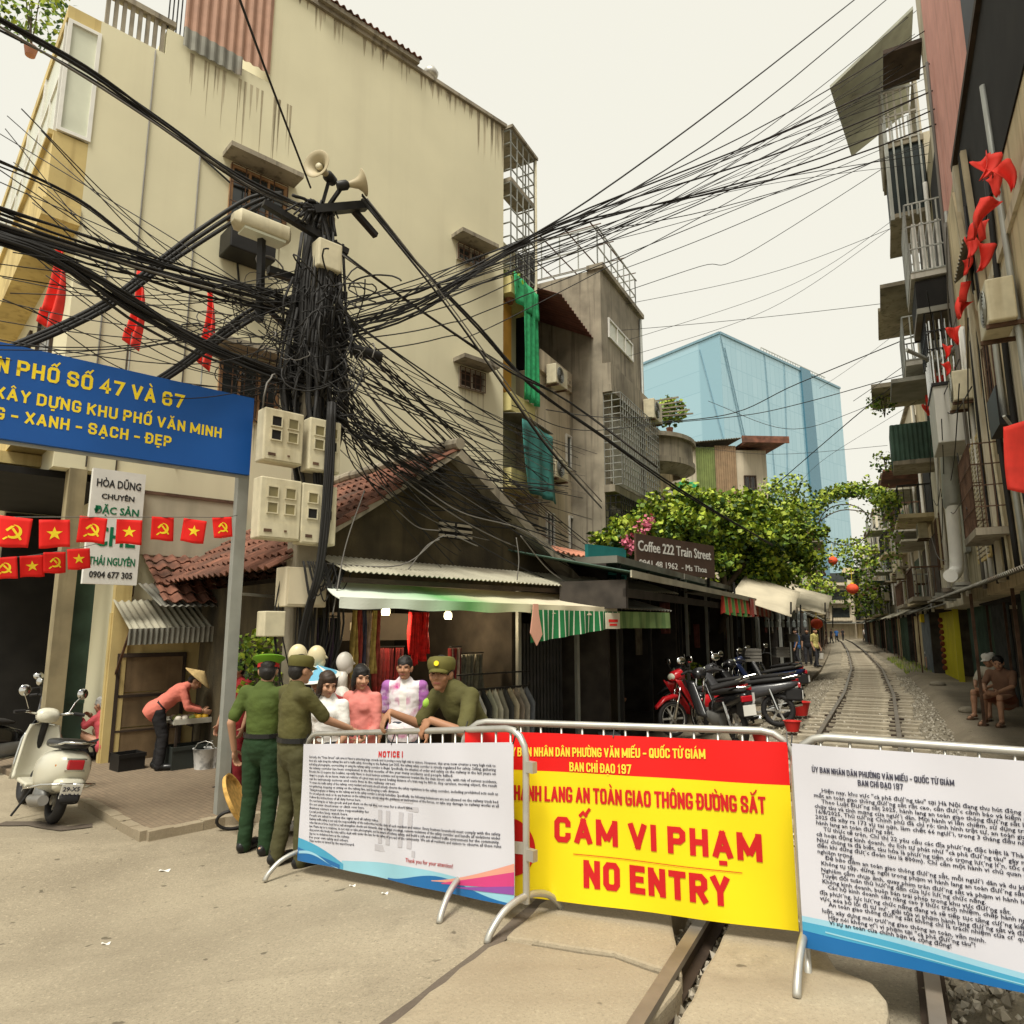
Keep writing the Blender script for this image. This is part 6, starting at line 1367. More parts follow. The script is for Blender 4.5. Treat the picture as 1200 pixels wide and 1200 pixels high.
MB().bar((.35, .25, -.1), (-.02, 0, .12), .025, .025).build('pole', greypaint, bf)
MB().grid(lambda u, v: ((u * (.12 + .26 * v)) - .04, .05 * math.sin(u * 8 + v * 2) - .3 * u, .0 - v * (.68 + .12 * math.sin(u * 3))), 14, 14, .004).build('cloth', redflag, bf, smooth=True)
# red lanterns over the line
for px, py, Y, s, lab in ((999, 690, 42, .62, 'round orange red lantern hanging over the far track'), (976, 657, 38, .45, 'red cloth lantern high beside the far left houses'), (957, 806 - 75, 27, .4, 'red lantern hanging under the far canopy')):
    p = at(px, py, Y); t_ = thing('lantern', lab, 'lantern', p)
    MB().ell((0, 0, 0), (s * .55, s * .55, s * .5), n=16).build('shade', mat('lantern red', (.72, .09, .035), .7, var=.15), t_, smooth=True)
    MB().tube([(0, 0, s * .45), (0, 0, s * .6)], s * .16, 10).tube([(0, 0, -s * .6), (0, 0, -s * .45)], s * .14, 10).tube([(0, 0, s * .6), (0, 0, s * 2)], .012, 6).build('cap', gold, t_)

# houses closing the view at the far bend
for i, (t_, d_, w_, h_, m_, lab) in enumerate(((112, 1.5, 7, 9, beige, 'beige house closing the view at the far bend of the track'), (104, -6.0, 6, 10, pale, 'pale house behind the far bend on the right'), (118, -4.5, 7, 11, tanw, 'tall tan house straight ahead where the track disappears'))):
    o = tp(t_, d_); tt_ = thing('far_house', lab, 'building', (o.x, o.y, 0), TA - R(90))
    MB().bx(-w_ / 2, w_ / 2, 0, 6, -.3, h_).build('wall', m_, tt_)
    for f in range(3):
        MB().bx(-w_ / 2 + .3, w_ / 2 - .3, -1, 0, 2.6 + 2.6 * f, 2.75 + 2.6 * f).build('balcony', concrete, tt_); MB().bx(-w_ / 2 + .6, -.4, -.05, 0, 2.8 + 2.6 * f, 4.8 + 2.6 * f).build('door', black, tt_); MB().bx(.6, w_ / 2 - .6, -.05, 0, 3.2 + 2.6 * f, 4.6 + 2.6 * f).build('window', glass, tt_)
    MB().corr((-w_ / 2 - .2, -1.4, 2.3), (w_ / 2 + .2, -1.4, 2.3), (-w_ / 2 - .2, 0, 2.55), .15, .02, .01).build('canopy', corrgrey, tt_)
# ================================================================ crowd barriers with banners
def barrier(label, L, Rr, h, texts_fn, b0, b1, z0, z1, mats_fn, name='crowd_barrier', feetL=True):
    L = Vector(L); Rr = Vector(Rr); d = Rr - L; ln = d.xy.length; ang = math.atan2(d.y, d.x)
    t = thing(name, label, 'barrier', L, ang); slope = d.z / ln
    sh = lambda x, y, z: Vector((x, y, z + slope * x))
    r = .02; cr = .16; pts = [sh(0, 0, .12)]
    pts += [sh(0, 0, h - cr)] + [sh(cr - cr * math.cos(a), 0, h - cr + cr * math.sin(a)) for a in (R(22), R(45), R(68), R(90))]
    pts += [sh(ln - cr + cr * math.sin(a), 0, h - cr + cr * math.cos(a)) for a in (0, R(22), R(45), R(68), R(90))] + [sh(ln, 0, .12)]
    MB().tube(pts, r, 12).tube([sh(0, 0, .13), sh(ln, 0, .13)], .017, 10).build('frame', steel, t, smooth=2)
    for i in range(1, int(ln / .125)):
        x = ln * i / int(ln / .125); MB().tube([sh(x, 0, .13), sh(x, 0, h - .005)], .0075, 8).build('bar', steel, t, smooth=True)
    for x in (.0, ln):
        ft = [sh(x, -.30, .0), sh(x, -.27, .05), sh(x, -.18, .12), sh(x, -.06, .155), sh(x, .06, .155), sh(x, .18, .12), sh(x, .27, .05), sh(x, .30, .0)]
        MB().tube(spline(ft, 21), .019, 10).build('foot', steel, t, smooth=True)
    hk = MB()
    for z in (.35, .82): hk.bx(ln + .015, ln + .07, -.018, .018, z + slope * ln, z + slope * ln + .06)
    hk.build('hook', steel, t)
    # banner tied on the street side
    off_ = lambda x, z: -.036 - .007 * math.sin(x * 4.1 + 1) - .005 * math.sin(x * 9 + z * 6) - .003 * math.sin(x * 23 + z * 3) * max(0, z - .6)
    P_ = lambda x, z, o=0: Vector((x, off_(x, z) - o, z + slope * x))
    bn = mats_fn(t, P_, b0, b1, z0, z1)
    inv = lambda px, py: (lambda u, z: (u, z - L.z - slope * u))(*hit(px, py, (L.x, L.y), ang, -.036))
    texts_fn(bn, P_, inv)
    for x in (b0, (b0 + b1) / 2, b1): MB().bar(P_(x, z1 - .01, .004), Vector((x, .0, h + slope * x)), .006, .006).build('cable_tie', blackm, t)
    return t
def banner_sheet(t, P_, x0, x1, z0, z1, m, o=0.0, name='banner', parent=None, nu=40, nv=10):
    mb = MB(); vs = []
    return mb.grid(lambda u, v: P_(x0 + (x1 - x0) * u, z0 + (z1 - z0) * v, o), nu, nv, .003).build(name, m, parent or t, smooth=2)
vinyl = mat('pale vinyl banner', (.60, .60, .66), .42, var=.035, scale=1.5, spec=.4)
vy = mat('yellow vinyl banner', (.84, .66, .008), .42, var=.03, scale=2, spec=.4)
vr = mat('red vinyl banner', (.72, .008, .008), .42, var=.04, scale=2, spec=.4)
ink = mat('banner ink', (.045, .045, .07), .6, var=0); inkr = mat('banner red ink', (.55, .01, .012), .55, var=0); inky = mat('banner yellow ink', (.85, .66, .05), .55, var=0)
def ink_m(n, c): return mat('print ' + n, c, .45, var=.05)
def wave(bn, P_, x0, x1, lo, hi, m, o, name='wave_print'):
    return MB().grid(lambda u, v: P_(x0 + (x1 - x0) * u, lo(u) + (hi(u) - lo(u)) * v, o), 48, 3).build(name, m, bn)
# ---- left: the English notice
B1L, B1R = gp(352, 1022), gp(617, 1086)
NOTE = ['Currently, the "Train Street" cafe area in Hanoi is attracting large crowds and is posing a very high risk to visitors. However, this area now creates a very high risk to', 'those who walk along the railway line and to traffic safety. According to the Railway Law 2025, the railway safety corridor is strictly regulated for safety. Selling, gathering', 'and taking photographs, encroaching or using the railway safety corridor is illegal. Specifically, the situation of order and safety on the railway in the last years on', 'the railway corridor has been complicated: in the first months of the year many accidents and people killed.', 'Directive No 22 requires the localities, especially Hanoi, to check business activities and spontaneous tourism like the train street cafe, with risk of serious accidents,', 'danger to people. As we know, trains are vehicles of a great mass and speed, braking distance of a train may be 800 m. Any careless, moving object, the result', 'can be extremely serious and costs lives in the railway street.', 'To ensure the traffic safety of the railway, every resident and tourist should strictly observe the safety regulations in the safety corridor, including prohibited acts such as', 'not gathering, stopping or sitting on the railway line, and keeping a safe distance.', 'Taking photographs or filming on the railway and in the safety corridor is strictly forbidden. Specifically, the following behaviours are not allowed on the railway track bed', 'Do not sell goods, trade or do any business on the railway area, strictly obey the guidance or instructions of the forces, or take any damage to railway works at all', 'Follow the instructions of all duty forces here.', 'Do not bring in or take goods and put them on the rail line, not even for a short time.', 'Do not enter closed areas or climb over here.', 'Business owners must raise responsibility for', 'Local police keep watch here.', 'People are asked to follow the signs and all safety rules.', 'Railway traffic safety is not only the responsibility of the authorities but the duty of each resident and visitor. Every business household must comply with the safety', 'rules that are in force, local forces will strengthen checks and dismantle, clear up illegal crossings, remove violations of the safety corridor and handle all violations under', 'law. Please say no to violations, do not visit or take photographs, and be aware of railway safety, and build a safe and civilised traffic environment for the community.', 'Any person who breaks the rules will be dealt with under the law, for the safety of you and of the community. We ask all residents and visitors to observe all these rules', 'Say no to violations here at the railway.', 'For your own safety and others.', 'This notice is issued by the ward board.']
ENDS = [1065, 1065, 1065, 840, 1070, 1070, 525, 1075, 545, 1075, 1078, 330, 620, 350, 375, 265, 430, 1085, 1085, 1080, 1090, 275, 270, 300]
def t1(bn, P_, inv):
    f = lambda v: P_(v[0], v[2], .0035 + (.0005 if v[1] < 0 else 0))
    mb = MB(); cx = lambda X, Y: (350 + X / 4.615, 860 + Y / 4.615)
    for i, (s, e) in enumerate(zip(NOTE, ENDS)):
        yl = 128 + (582 - 128) * i / 23; X0 = 62
        a = inv(*cx(X0, yl)); b = inv(*cx(e, yl + (e - X0) * (.052 + .0475 * i / 23)))
        vs, fs = text_mb(s, .0245, b[0] - a[0], .02, res=0, ext=0)
        mb.add([P_(a[0] + v[0], a[1] + (b[1] - a[1]) * v[0] / max(.01, b[0] - a[0]) + v[2], .0035) for v in vs], fs)
    mb.build('body_text', ink, bn)
    mb = MB(); a = inv(*cx(432, 124)); b = inv(*cx(563, 129)); vs, fs = caps_mb('NOTICE !', .042, b[0] - a[0], .24)
    mb.add([P_(a[0] + v[0], a[1] + v[2] - .003, .0035) for v in vs], fs)
    a = inv(*cx(585, 690)); b = inv(*cx(838, 726)); vs, fs = text_mb('Thank you for your attention!', .036, b[0] - a[0], .01, ext=0)
    mb.add([P_(a[0] + v[0], a[1] + (b[1] - a[1]) * v[0] / (b[0] - a[0]) + v[2], .0035) for v in vs], fs); mb.build('lettering', inkr, bn)
    # faint printed pagoda emblem in the middle
    em = MB(); c = inv(*cx(520, 470))
    def q(x0, x1, za, zb): em.add([P_(c[0] + x0, c[1] + za, .0022), P_(c[0] + x1, c[1] + za, .0022), P_(c[0] + x1, c[1] + zb, .0022), P_(c[0] + x0, c[1] + zb, .0022)], [(0, 1, 2, 3)])
    for x in (-.2, -.1, .05, .15): q(x, x + .05, -.16, .06)
    q(-.26, .26, .07, .10); q(-.2, .2, .12, .145); q(-.24, .24, -.21, -.17)
    em.build('emblem', ink_m('faint', (.47, .46, .50)), bn)
def m1(t, P_, x0, x1, z0, z1):
    bn = banner_sheet(t, P_, x0, x1, z0, z1, vinyl)
    s = math.sin
    wave(bn, P_, x0, x0 + (x1 - x0) * .27, lambda u: z0 + .001, lambda u: z0 + .17 - .13 * u ** 1.4, ink_m('sky', (.06, .33, .52)), .001)
    wave(bn, P_, x0, x0 + (x1 - x0) * .25, lambda u: z0 + .002, lambda u: z0 + .10 - .07 * u, ink_m('blue', (.01, .13, .36)), .002)
    wave(bn, P_, x0 + .02, x0 + (x1 - x0) * .24, lambda u: z0 + .055 - .03 * u + .02 * s(u * 5), lambda u: z0 + .075 - .05 * u + .025 * s(u * 5), ink_m('pale blue', (.30, .55, .68)), .003)
    wave(bn, P_, x0 + (x1 - x0) * .26, x1, lambda u: z0 + .001, lambda u: z0 + .07 + .03 * s(u * 4 - .3) + .02 * u, ink_m('ice', (.28, .55, .66)), .001)
    wave(bn, P_, x0 + (x1 - x0) * .5, x1, lambda u: z0 + .001, lambda u: z0 + .012 + .1 * s(u * 3.14) ** 2 * (1 - u * .6), ink_m('blue', (.01, .13, .36)), .002)
    wave(bn, P_, x0 + (x1 - x0) * .7, x1, lambda u: z0 + .05 + .04 * u, lambda u: z0 + .055 + .17 * u ** 1.3, ink_m('peach', (.70, .32, .24)), .0025)
    wave(bn, P_, x0 + (x1 - x0) * .74, x1, lambda u: z0 + .045 + .05 * u, lambda u: z0 + .05 + .13 * u, ink_m('magenta', (.58, .05, .20)), .003)
    wave(bn, P_, x0 + (x1 - x0) * .8, x1, lambda u: z0 + .04 + .02 * u, lambda u: z0 + .045 + .06 * u, ink_m('violet', (.25, .07, .33)), .0032)
    return bn
l1 = (B1R - B1L).xy.length
barrier('steel crowd barrier carrying the pale English notice banner, left one of three', B1L, B1R, 1.06, t1, .03, l1 - .07, .10, .985, m1)
# ---- middle: NO ENTRY
B2R = gp(945, 1114); B2q = gp(600, 1064); dd = (B2q - B2R); B2L = B2q + dd.normalized() * .33; B2L.z = zg(B2L.x, B2L.y)
def t2(bn, P_, inv):
    def put(txt, a, b, size, mb, pre=None, bold=.19):
        a = inv(*a); b = inv(*b); vs, fs = caps_mb(txt, size, b[0] - a[0], bold)
        mb.add([P_(a[0] + v[0], a[1] + (b[1] - a[1]) * v[0] / (b[0] - a[0]) + v[2], .004 - v[1]) for v in vs], fs)
        if pre:
            vs, fs = caps_mb(pre, size, size * .55 * len(pre), bold); mb.add([P_(a[0] - size * (.55 * len(pre) + .2) + v[0], a[1] + v[2], .004 - v[1]) for v in vs], fs)
    y = MB(); put('BAN NHÂN DÂN PHƯỜNG VĂN MIẾU - QUỐC TỬ GIÁM', (607, 886), (827, 889), .052, y, 'ỦY', .17); put('BAN CHỈ ĐẠO 197', (667, 904), (740, 907), .052, y, None, .17); y.build('lettering', inky, bn)
    r = MB(); put('HÀNH LANG AN TOÀN GIAO THÔNG ĐƯỜNG SẮT', (603, 937), (898, 953), .086, r, None, .165); put('CẤM VI PHẠM', (650, 986), (894, 1010), .140, r, None, .225); put('NO ENTRY', (684, 1040), (856, 1062), .148, r, None, .225)
    a = inv(672, 1001); b = inv(870, 1023); r.grid(lambda u, v: P_(a[0] + (b[0] - a[0]) * u, a[1] + (b[1] - a[1]) * u + .004 * v, .005), 40, 1)
    c = inv(597, 992); rad = .165
    r.add([P_(c[0], c[1], .0035)] + [P_(c[0] + rad * math.cos(k * math.pi / 20), c[1] + rad * math.sin(k * math.pi / 20), .0035) for k in range(40)], [(0, 1 + k, 1 + (k + 1) % 40) for k in range(40)])
    r.build('lettering', inkr, bn)
    w_ = MB(); w_.add([P_(c[0] - .115, c[1] - .035, .005), P_(c[0] + .115, c[1] - .035, .005), P_(c[0] + .115, c[1] + .035, .005), P_(c[0] - .115, c[1] + .035, .005)], [(0, 1, 2, 3)]); w_.build('no_entry_bar', whitep, bn)
def m2(t, P_, x0, x1, z0, z1):
    zr = z1 - (z1 - z0) * .235; bn = banner_sheet(t, P_, x0, x1, z0, zr, vy); banner_sheet(t, P_, x0, x1, zr + .0005, z1, vr, 0, 'banner_band', bn, 40, 3); return bn
l2 = (B2R - B2L).xy.length
barrier('steel crowd barrier carrying the red and yellow NO ENTRY banner, middle one of three', B2L, B2R, 1.08, t2, .03, l2 - .03, .10, 1.03, m2)
# ---- right: the Vietnamese notice
B3L = gp(946, 1142); B3L.z = 0.02; dB = Vector((.862, -.507, 0)); B3R = B3L + dB * 2.35
VN = [(222, 236, 'Hiện nay, khu vực "cà phê đường tàu" tại Hà Nội đang thu hút đông du khách, gây nguy cơ'), (190, 255, 'mất an toàn giao thông đường sắt rất cao, cần được cảnh báo và kiểm soát chặt chẽ.'), (222, 281, 'Theo Luật Đường sắt 2025, hành lang an toàn giao thông đường sắt là phạm vi bảo vệ'), (193, 300, 'chạy tàu và tính mạng của người dân. Mọi hành vi lấn chiếm, sử dụng trái phép. Ngày'), (195, 322, '16/8/2025, Thủ tướng Chính phủ đã chỉ rõ: tình hình trật tự, an toàn giao thông năm'), (197, 345, '2025 đã xảy ra 173 vụ tai nạn, làm chết 66 người, trong 3 tháng đầu năm đã xảy ra'), (199, 368, 'hành lang an toàn đường sắt.'), (230, 396, 'Từ thực tế trên, Chỉ thị 22 yêu cầu các địa phương, đặc biệt là Thành phố Hà Nội,'), (200, 416, 'cả hoạt động kinh doanh, du lịch tự phát như "cà phê đường tàu" gây mất an toàn.'), (202, 440, 'Như chúng ta đã biết, tàu hỏa là phương tiện có trọng lượng lớn, tốc độ cao, cự ly'), (204, 463, 'đến khi dừng được đoàn tàu là 800m). Chỉ cần một hành vi chủ quan nhỏ, hậu quả'), (205, 487, 'nghiêm trọng.'), (237, 515, 'Để bảo đảm an toàn giao thông đường sắt, mỗi người dân và du khách cần thực hiện:'), (220, 536, 'Không tụ tập, dừng, ngồi trong phạm vi hành lang an toàn đường sắt, vượt rào chắn.'), (220, 563, 'Nghiêm cấm chụp ảnh, quay phim trên đường sắt và phạm vi hành lang an toàn.'), (222, 586, 'Tuyệt đối tuân thủ hướng dẫn của lực lượng chức năng.'), (225, 610, 'Không kinh doanh, buôn bán trái phép trong khu vực đường sắt.'), (247, 635, 'Các hộ kinh doanh cần nâng cao ý thức trách nhiệm, chấp hành nghiêm quy định.'), (215, 655, 'địa phương, lực lượng chức năng đang và sẽ tiếp tục tăng cường kiểm tra khu'), (217, 679, 'vực, xóa bỏ lối đi tự mở, giải tỏa vi phạm hành lang đường sắt và đẩy mạnh'), (252, 706, 'An toàn giao thông đường sắt không chỉ là trách nhiệm của cơ quan pháp'), (225, 730, 'luật, xây dựng môi trường giao thông an toàn, văn minh.'), (250, 758, 'Hãy nói không với vi phạm tại "cà phê đường tàu"!'), (255, 780, 'Vì sự an toàn của chính bạn và cộng đồng!')]
def t3(bn, P_, inv):
    cx = lambda X, Y: (900 + X / 3.53, 860 + Y / 3.53); mb = MB()
    for X, Y, s in VN:
        a = inv(*cx(X, Y + 4)); vs, fs = text_mb(s, .0262, None, .022, res=1, ext=0); mb.add([P_(a[0] + v[0] * 1.07, a[1] + v[2] - .006 * v[0], .0035) for v in vs], fs)
    for txt, a, b, s in (('ỦY BAN NHÂN DÂN PHƯỜNG VĂN MIẾU - QUỐC TỬ GIÁM', (183, 156), (772, 217), .036), ('BAN CHỈ ĐẠO 197', (373, 212), (560, 231), .036)):
        a = inv(*cx(*a)); b = inv(*cx(*b)); vs, fs = caps_mb(txt, s * .74, b[0] - a[0], .17); mb.add([P_(a[0] + v[0], a[1] + (b[1] - a[1]) * v[0] / (b[0] - a[0]) + v[2], .0035 - v[1]) for v in vs], fs)
    mb.build('body_text', ink, bn)
def m3(t, P_, x0, x1, z0, z1):
    bn = banner_sheet(t, P_, x0, x1, z0, z1, vinyl); s = math.sin
    wave(bn, P_, x0, x1, lambda u: z0 + .001, lambda u: z0 + .14 - .10 * sm(u * 1.6) + .09 * sm((u - .55) * 2), ink_m('pale blue', (.30, .55, .68)), .001)
    wave(bn, P_, x0, x1, lambda u: z0 + .001, lambda u: z0 + .115 - .09 * sm(u * 1.7) + .08 * sm((u - .5) * 2), ink_m('sky', (.06, .33, .52)), .0018)
    wave(bn, P_, x0, x0 + (x1 - x0) * .46, lambda u: z0 + .001, lambda u: z0 + .075 * (1 - u) ** .7 + .002, ink_m('blue', (.01, .13, .36)), .0026)
    wave(bn, P_, x0 + .1, x0 + (x1 - x0) * .5, lambda u: z0 + .085 - .075 * u, lambda u: z0 + .092 - .078 * u, ink_m('ice', (.45, .62, .70)), .0032)
    return bn
l3 = (B3R - B3L).xy.length
barrier('steel crowd barrier carrying the white Vietnamese notice banner, right one of three', B3L, B3R, 1.08, t3, .0, l3 - .03, .115, 1.045, m3)
# ================================================================ people
V3 = Vector
def fuse(parts, name, m, parent, voxel=.007, folds=0, seed=0, smooth_it=4, colour=None, cut=None):
    """parts: list of closed shapes; remeshed into one continuous surface"""
    mb = MB()
    for p in parts:
        if p[0] == 'c': mb.tube([p[1], V3(p[1]).lerp(V3(p[2]), .5), p[2]], [p[3], (p[3] + p[4]) / 2, p[4]], 14); mb.ell(p[1], p[3], n=14, m=8); mb.ell(p[2], p[4], n=14, m=8)
        elif p[0] == 'e': mb.ell(p[1], p[2], p[3] if len(p) > 3 else None, n=20, m=14)
    me = bpy.data.meshes.new('tmp'); me.from_pydata(mb.v, [], mb.f)
    o = bpy.data.objects.new('tmp', me)
    r = o.modifiers.new('r', 'REMESH'); r.mode = 'VOXEL'; r.voxel_size = voxel
    s = o.modifiers.new('s', 'SMOOTH'); s.iterations = smooth_it; s.factor = .5
    m2 = baked(o)
    bpy.data.objects.remove(o); bpy.data.meshes.remove(me)
    if folds:
        ns = V3((seed * 3.1, 0, 0))
        n = len(m2.vertices); cs = [0.0] * (3 * n); m2.vertices.foreach_get('co', cs); nr = [0.0] * (3 * n); m2.vertices.foreach_get('normal', nr)
        for i in range(n):
            j = 3 * i; x, y, z = cs[j:j + 3]
            q = (noise.noise(V3((x * 9, y * 9, z * 16)) + ns) + .5 * noise.noise(V3((x * 22, y * 22, z * 34)) + ns)) * folds
            cs[j] += nr[j] * q; cs[j + 1] += nr[j + 1] * q; cs[j + 2] += nr[j + 2] * q
        m2.vertices.foreach_set('co', cs); m2.update()
    if cut:
        b_ = bmesh.new(); b_.from_mesh(m2); bmesh.ops.bisect_plane(b_, geom=b_.verts[:] + b_.edges[:] + b_.faces[:], plane_co=cut[0], plane_no=cut[1], clear_inner=True); b_.to_mesh(m2); b_.free()
    ms = m if isinstance(m, list) else [m]
    m2.materials.clear()
    for q in ms: m2.materials.append(q)
    if colour:
        m2.polygons.foreach_set('material_index', [colour(c) for c in [p.center.copy() for p in m2.polygons]])
    m2.polygons.foreach_set('use_smooth', [True] * len(m2.polygons))
    ob = bpy.data.objects.new(name, m2); COL.objects.link(ob); ob.parent = parent; return ob
def rotm(z=0, x=0, y=0): return Euler((R(x), R(y), R(z)), 'XYZ').to_matrix()
def hand(wr, dr, pn, s=1.0, curl=.6, side=1):
    """palm and five fingers; dr: pointing direction, pn: palm normal, side: which way the thumb leaves"""
    d = V3(dr).normalized(); n = V3(pn); n = (n - d * n.dot(d)).normalized(); x = d.cross(n) * side; w = V3(wr); out = []
    rot = Matrix((x, d, n)).transposed()
    out.append(('e', w + d * .045 * s, (.040 * s, .052 * s, .016 * s), rot))
    for i, (o, L) in enumerate(((.031, .066), (.011, .075), (-.010, .070), (-.030, .055))):
        a = w + d * .085 * s + x * o * s; p = a; ang = 0
        for k, f in enumerate((.45, .32, .23)):
            ang += curl * (.45 + .35 * k); q = p + (d * math.cos(ang) + n * math.sin(ang)) * L * f * s * 1.15
            out.append(('c', p, q, .0088 * s, .0080 * s)); p = q
    t0 = w + d * .025 * s + x * .032 * s; t1 = t0 + (x * .75 + d * .6 + n * .25) * .038 * s; t2 = t1 + (d * .85 + x * .25 + n * .35) * .032 * s
    out += [('c', t0, t1, .012 * s, .0105 * s), ('c', t1, t2, .0105 * s, .0088 * s)]
    return out
BASE = dict(pel=(0, 0, .93), nk=(0, -.01, 1.41), hd=(0, .03, 1.545), hyaw=0, hpit=0, shL=(-.185, -.01, 1.36), shR=(.185, -.01, 1.36), elL=(-.235, -.02, 1.08), elR=(.235, -.02, 1.08), wrL=(-.24, .07, .84), wrR=(.24, .07, .84),
            hipL=(-.09, 0, .88), hipR=(.09, 0, .88), knL=(-.10, .015, .48), knR=(.10, .015, .48), anL=(-.105, -.02, .08), anR=(.105, -.02, .08), ftL=(-.12, .15, .035), ftR=(.12, .15, .035))
def person(label, loc, face, h=1.68, pose=None, shirt=None, trousers=None, shoes=None, sleeve=.55, hairm=None, hairlong=False, sk=None, belly=1.0, hat=None, female=False, voxel=.007, collar=True, wear=None, handcurl=.6, tlen=1.0, tuck=False, hem=0, group=None):
    J = dict(BASE); J.update(pose or {}); k = h / 1.68
    if female:
        for n_ in ('shL', 'shR', 'elL', 'elR', 'wrL', 'wrR'): x_, y_, z_ = J[n_]; J[n_] = (x_ * .87, y_, z_ - .008)
    g = lambda n: V3(J[n]) * k
    root = thing('person', label, 'person', loc, face, group); sk = sk or skin
    HR = rotm(J['hyaw'], J['hpit']); hc = g('hd'); hs = k ** .5
    hp = lambda x, y, z: hc + HR @ (V3((x, y, z)) * hs)
    pel, nk = g('pel'), g('nk'); sp = (nk - pel); sd_ = (g('shR') - g('shL')).normalized(); fw = sp.cross(sd_).normalized() * -1
    if fw.dot(HR @ V3((0, 1, 0))) < 0: fw = -fw
    hx = (g('hipR') - g('hipL')).normalized()
    up_ = sp.normalized(); fr = up_.cross(sd_); TR = Matrix((sd_, fr, up_)).transposed()
    fsc = .92 if female else 1.0
    def torso(e):
        out = [('e', pel + sp * .66, (.150 * k * fsc + e, .100 * k + e, .19 * k), TR), ('e', pel + sp * .30, (.130 * k * fsc * (1 + .12 * (belly - 1)) + e, .100 * k * belly + e, .19 * k), TR), ('e', pel + sp * -.02, (.150 * k + e, .108 * k + e, .14 * k), TR)]
        for s in 'LR': out.append(('c', pel + sp * .80, g('sh' + s), (.07 if not female else .062) * k + e * .6, (.050 if not female else .042) * k + e * .8))
        if female:
            for s in (-1, 1): out.append(('e', pel + sp * .66 + TR @ V3((.062 * k * s, .058 * k, .01)), (.066 * k + e * .6, .058 * k + e * .6, .07 * k + e * .6)))
        return out
    def arm(s, e, t=1.0):
        a, b, c = g('sh' + s), g('el' + s), g('wr' + s); out = []
        r0, r1, r2 = .047 * k * fsc, .037 * k * fsc, .026 * k * fsc
        if t <= .5: out.append(('c', a, a.lerp(b, t * 2), r0 + e, (r0 + (r1 - r0) * t * 2) + e * 1.25))
        else:
            out.append(('c', a, b, r0 + e, r1 + e)); out.append(('c', b, b.lerp(c, (t - .5) * 2), r1 + e, r1 + (r2 - r1) * (t - .5) * 2 + e))
        return out
    def leg(s, e, t=1.0, flare=1.0):
        a, b, c = g('hip' + s), g('kn' + s), g('an' + s); out = [('c', a, b, .083 * k + e, .054 * k + e * flare)]
        if t > .5: out += [('c', b, b.lerp(c, (t - .5) * 2) - (V3((0, 0, .03)) if e and t > .9 else V3()), .052 * k + e * flare, .036 * k + (e + .006) * flare if e else .036 * k)]
        if t > .5 and not e: out.append(('e', b.lerp(c, .32) , (.052 * k, .056 * k, .11 * k)))
        return out
    body = torso(0)
    for s in 'LR':
        body += arm(s, 0); body += leg(s, 0)
        d = (g('wr' + s) - g('el' + s)).normalized(); hd_ = J.get('hdir' + s); pn = J.get('pn' + s, (1 if s == 'L' else -1, 0, 0))
        body += hand(g('wr' + s) + d * .012, hd_ or d, pn, k * .98, J.get('curl' + s, handcurl), -1 if s == 'L' else 1)
        body += [('c', g('an' + s), g('ft' + s), .036 * k, .026 * k), ('c', g('an' + s), g('an' + s) + (g('an' + s) - g('ft' + s)) * .25 - V3((0, 0, .03)), .03 * k, .028 * k)]
    body += [('c', nk + up_ * -.03, hp(0, -.02, -.06), .058 * k * fsc, .052 * hs * fsc)]
    body += [('e', hp(0, -.012, .03), (.075 * hs, .093 * hs, .09 * hs), HR), ('e', hp(0, .02, -.03), (.061 * hs, .072 * hs, .078 * hs), HR), ('e', hp(0, .058, -.088), (.028 * hs, .026 * hs, .022 * hs), HR),
             ('c', hp(0, .088, .010), hp(0, .108, -.022), .0095 * hs, .0135 * hs), ('e', hp(.014, .092, -.026), .0105 * hs), ('e', hp(-.014, .092, -.026), .0105 * hs), ('e', hp(0, .083, -.056), (.026 * hs, .012 * hs, .009 * hs), HR),
             ('e', hp(.036, .058, -.022), (.028 * hs, .028 * hs, .028 * hs)), ('e', hp(-.036, .058, -.022), (.028 * hs, .028 * hs, .028 * hs)), ('e', hp(.03, .074, .03), (.028 * hs, .014 * hs, .009 * hs), HR), ('e', hp(-.03, .074, .03), (.028 * hs, .014 * hs, .009 * hs), HR)]
    for s in (-1, 1): body.append(('e', hp(.078 * s, -.008, -.008), (.011 * hs, .024 * hs, .034 * hs), HR @ rotm(0, 0, 12 * s)))
    HI = HR.inverted()
    def colr(c):
        q = HI @ (c - hc) / hs
        if abs(q.x) < .09 and -.13 < q.z < .13 and q.y > .055:
            if abs(abs(q.x) - .031) < .012 and abs(q.z - .010) < .0045: return 1
            if abs(abs(q.x) - .032) < .018 and abs(q.z - .032 + .06 * (abs(q.x) - .03)) < .0032: return 3
            if abs(q.x) < .026 and abs(q.z + .056) < .0065: return 2
        return 0
    fuse(body, 'body', [sk, eyem, lipm, hairm or hairb], root, voxel, colour=colr, smooth_it=3)
    if shirt:
        prt = torso(.023) + [('e', pel + sp * .42, (.150 * k * fsc + .012, .106 * k * (1 + .5 * (belly - 1)) + .012, .36 * k), TR), ('c', nk + up_ * -.045, nk + up_ * .012, .070 * k, .062 * k)]
        prt.append(('e', pel + sp * -.10, (.168 * k + .022, .122 * k + .026, .2 * k), TR))
        for s in 'LR': prt += arm(s, .016, sleeve)
        fuse(prt, 'shirt', shirt, root, max(.008, voxel * 1.15), .0055, len(label) % 50, colour=(wear or {}).get('shirt'), smooth_it=40, cut=(pel + up_ * (.055 if tuck else -.13 - hem) * k, up_))
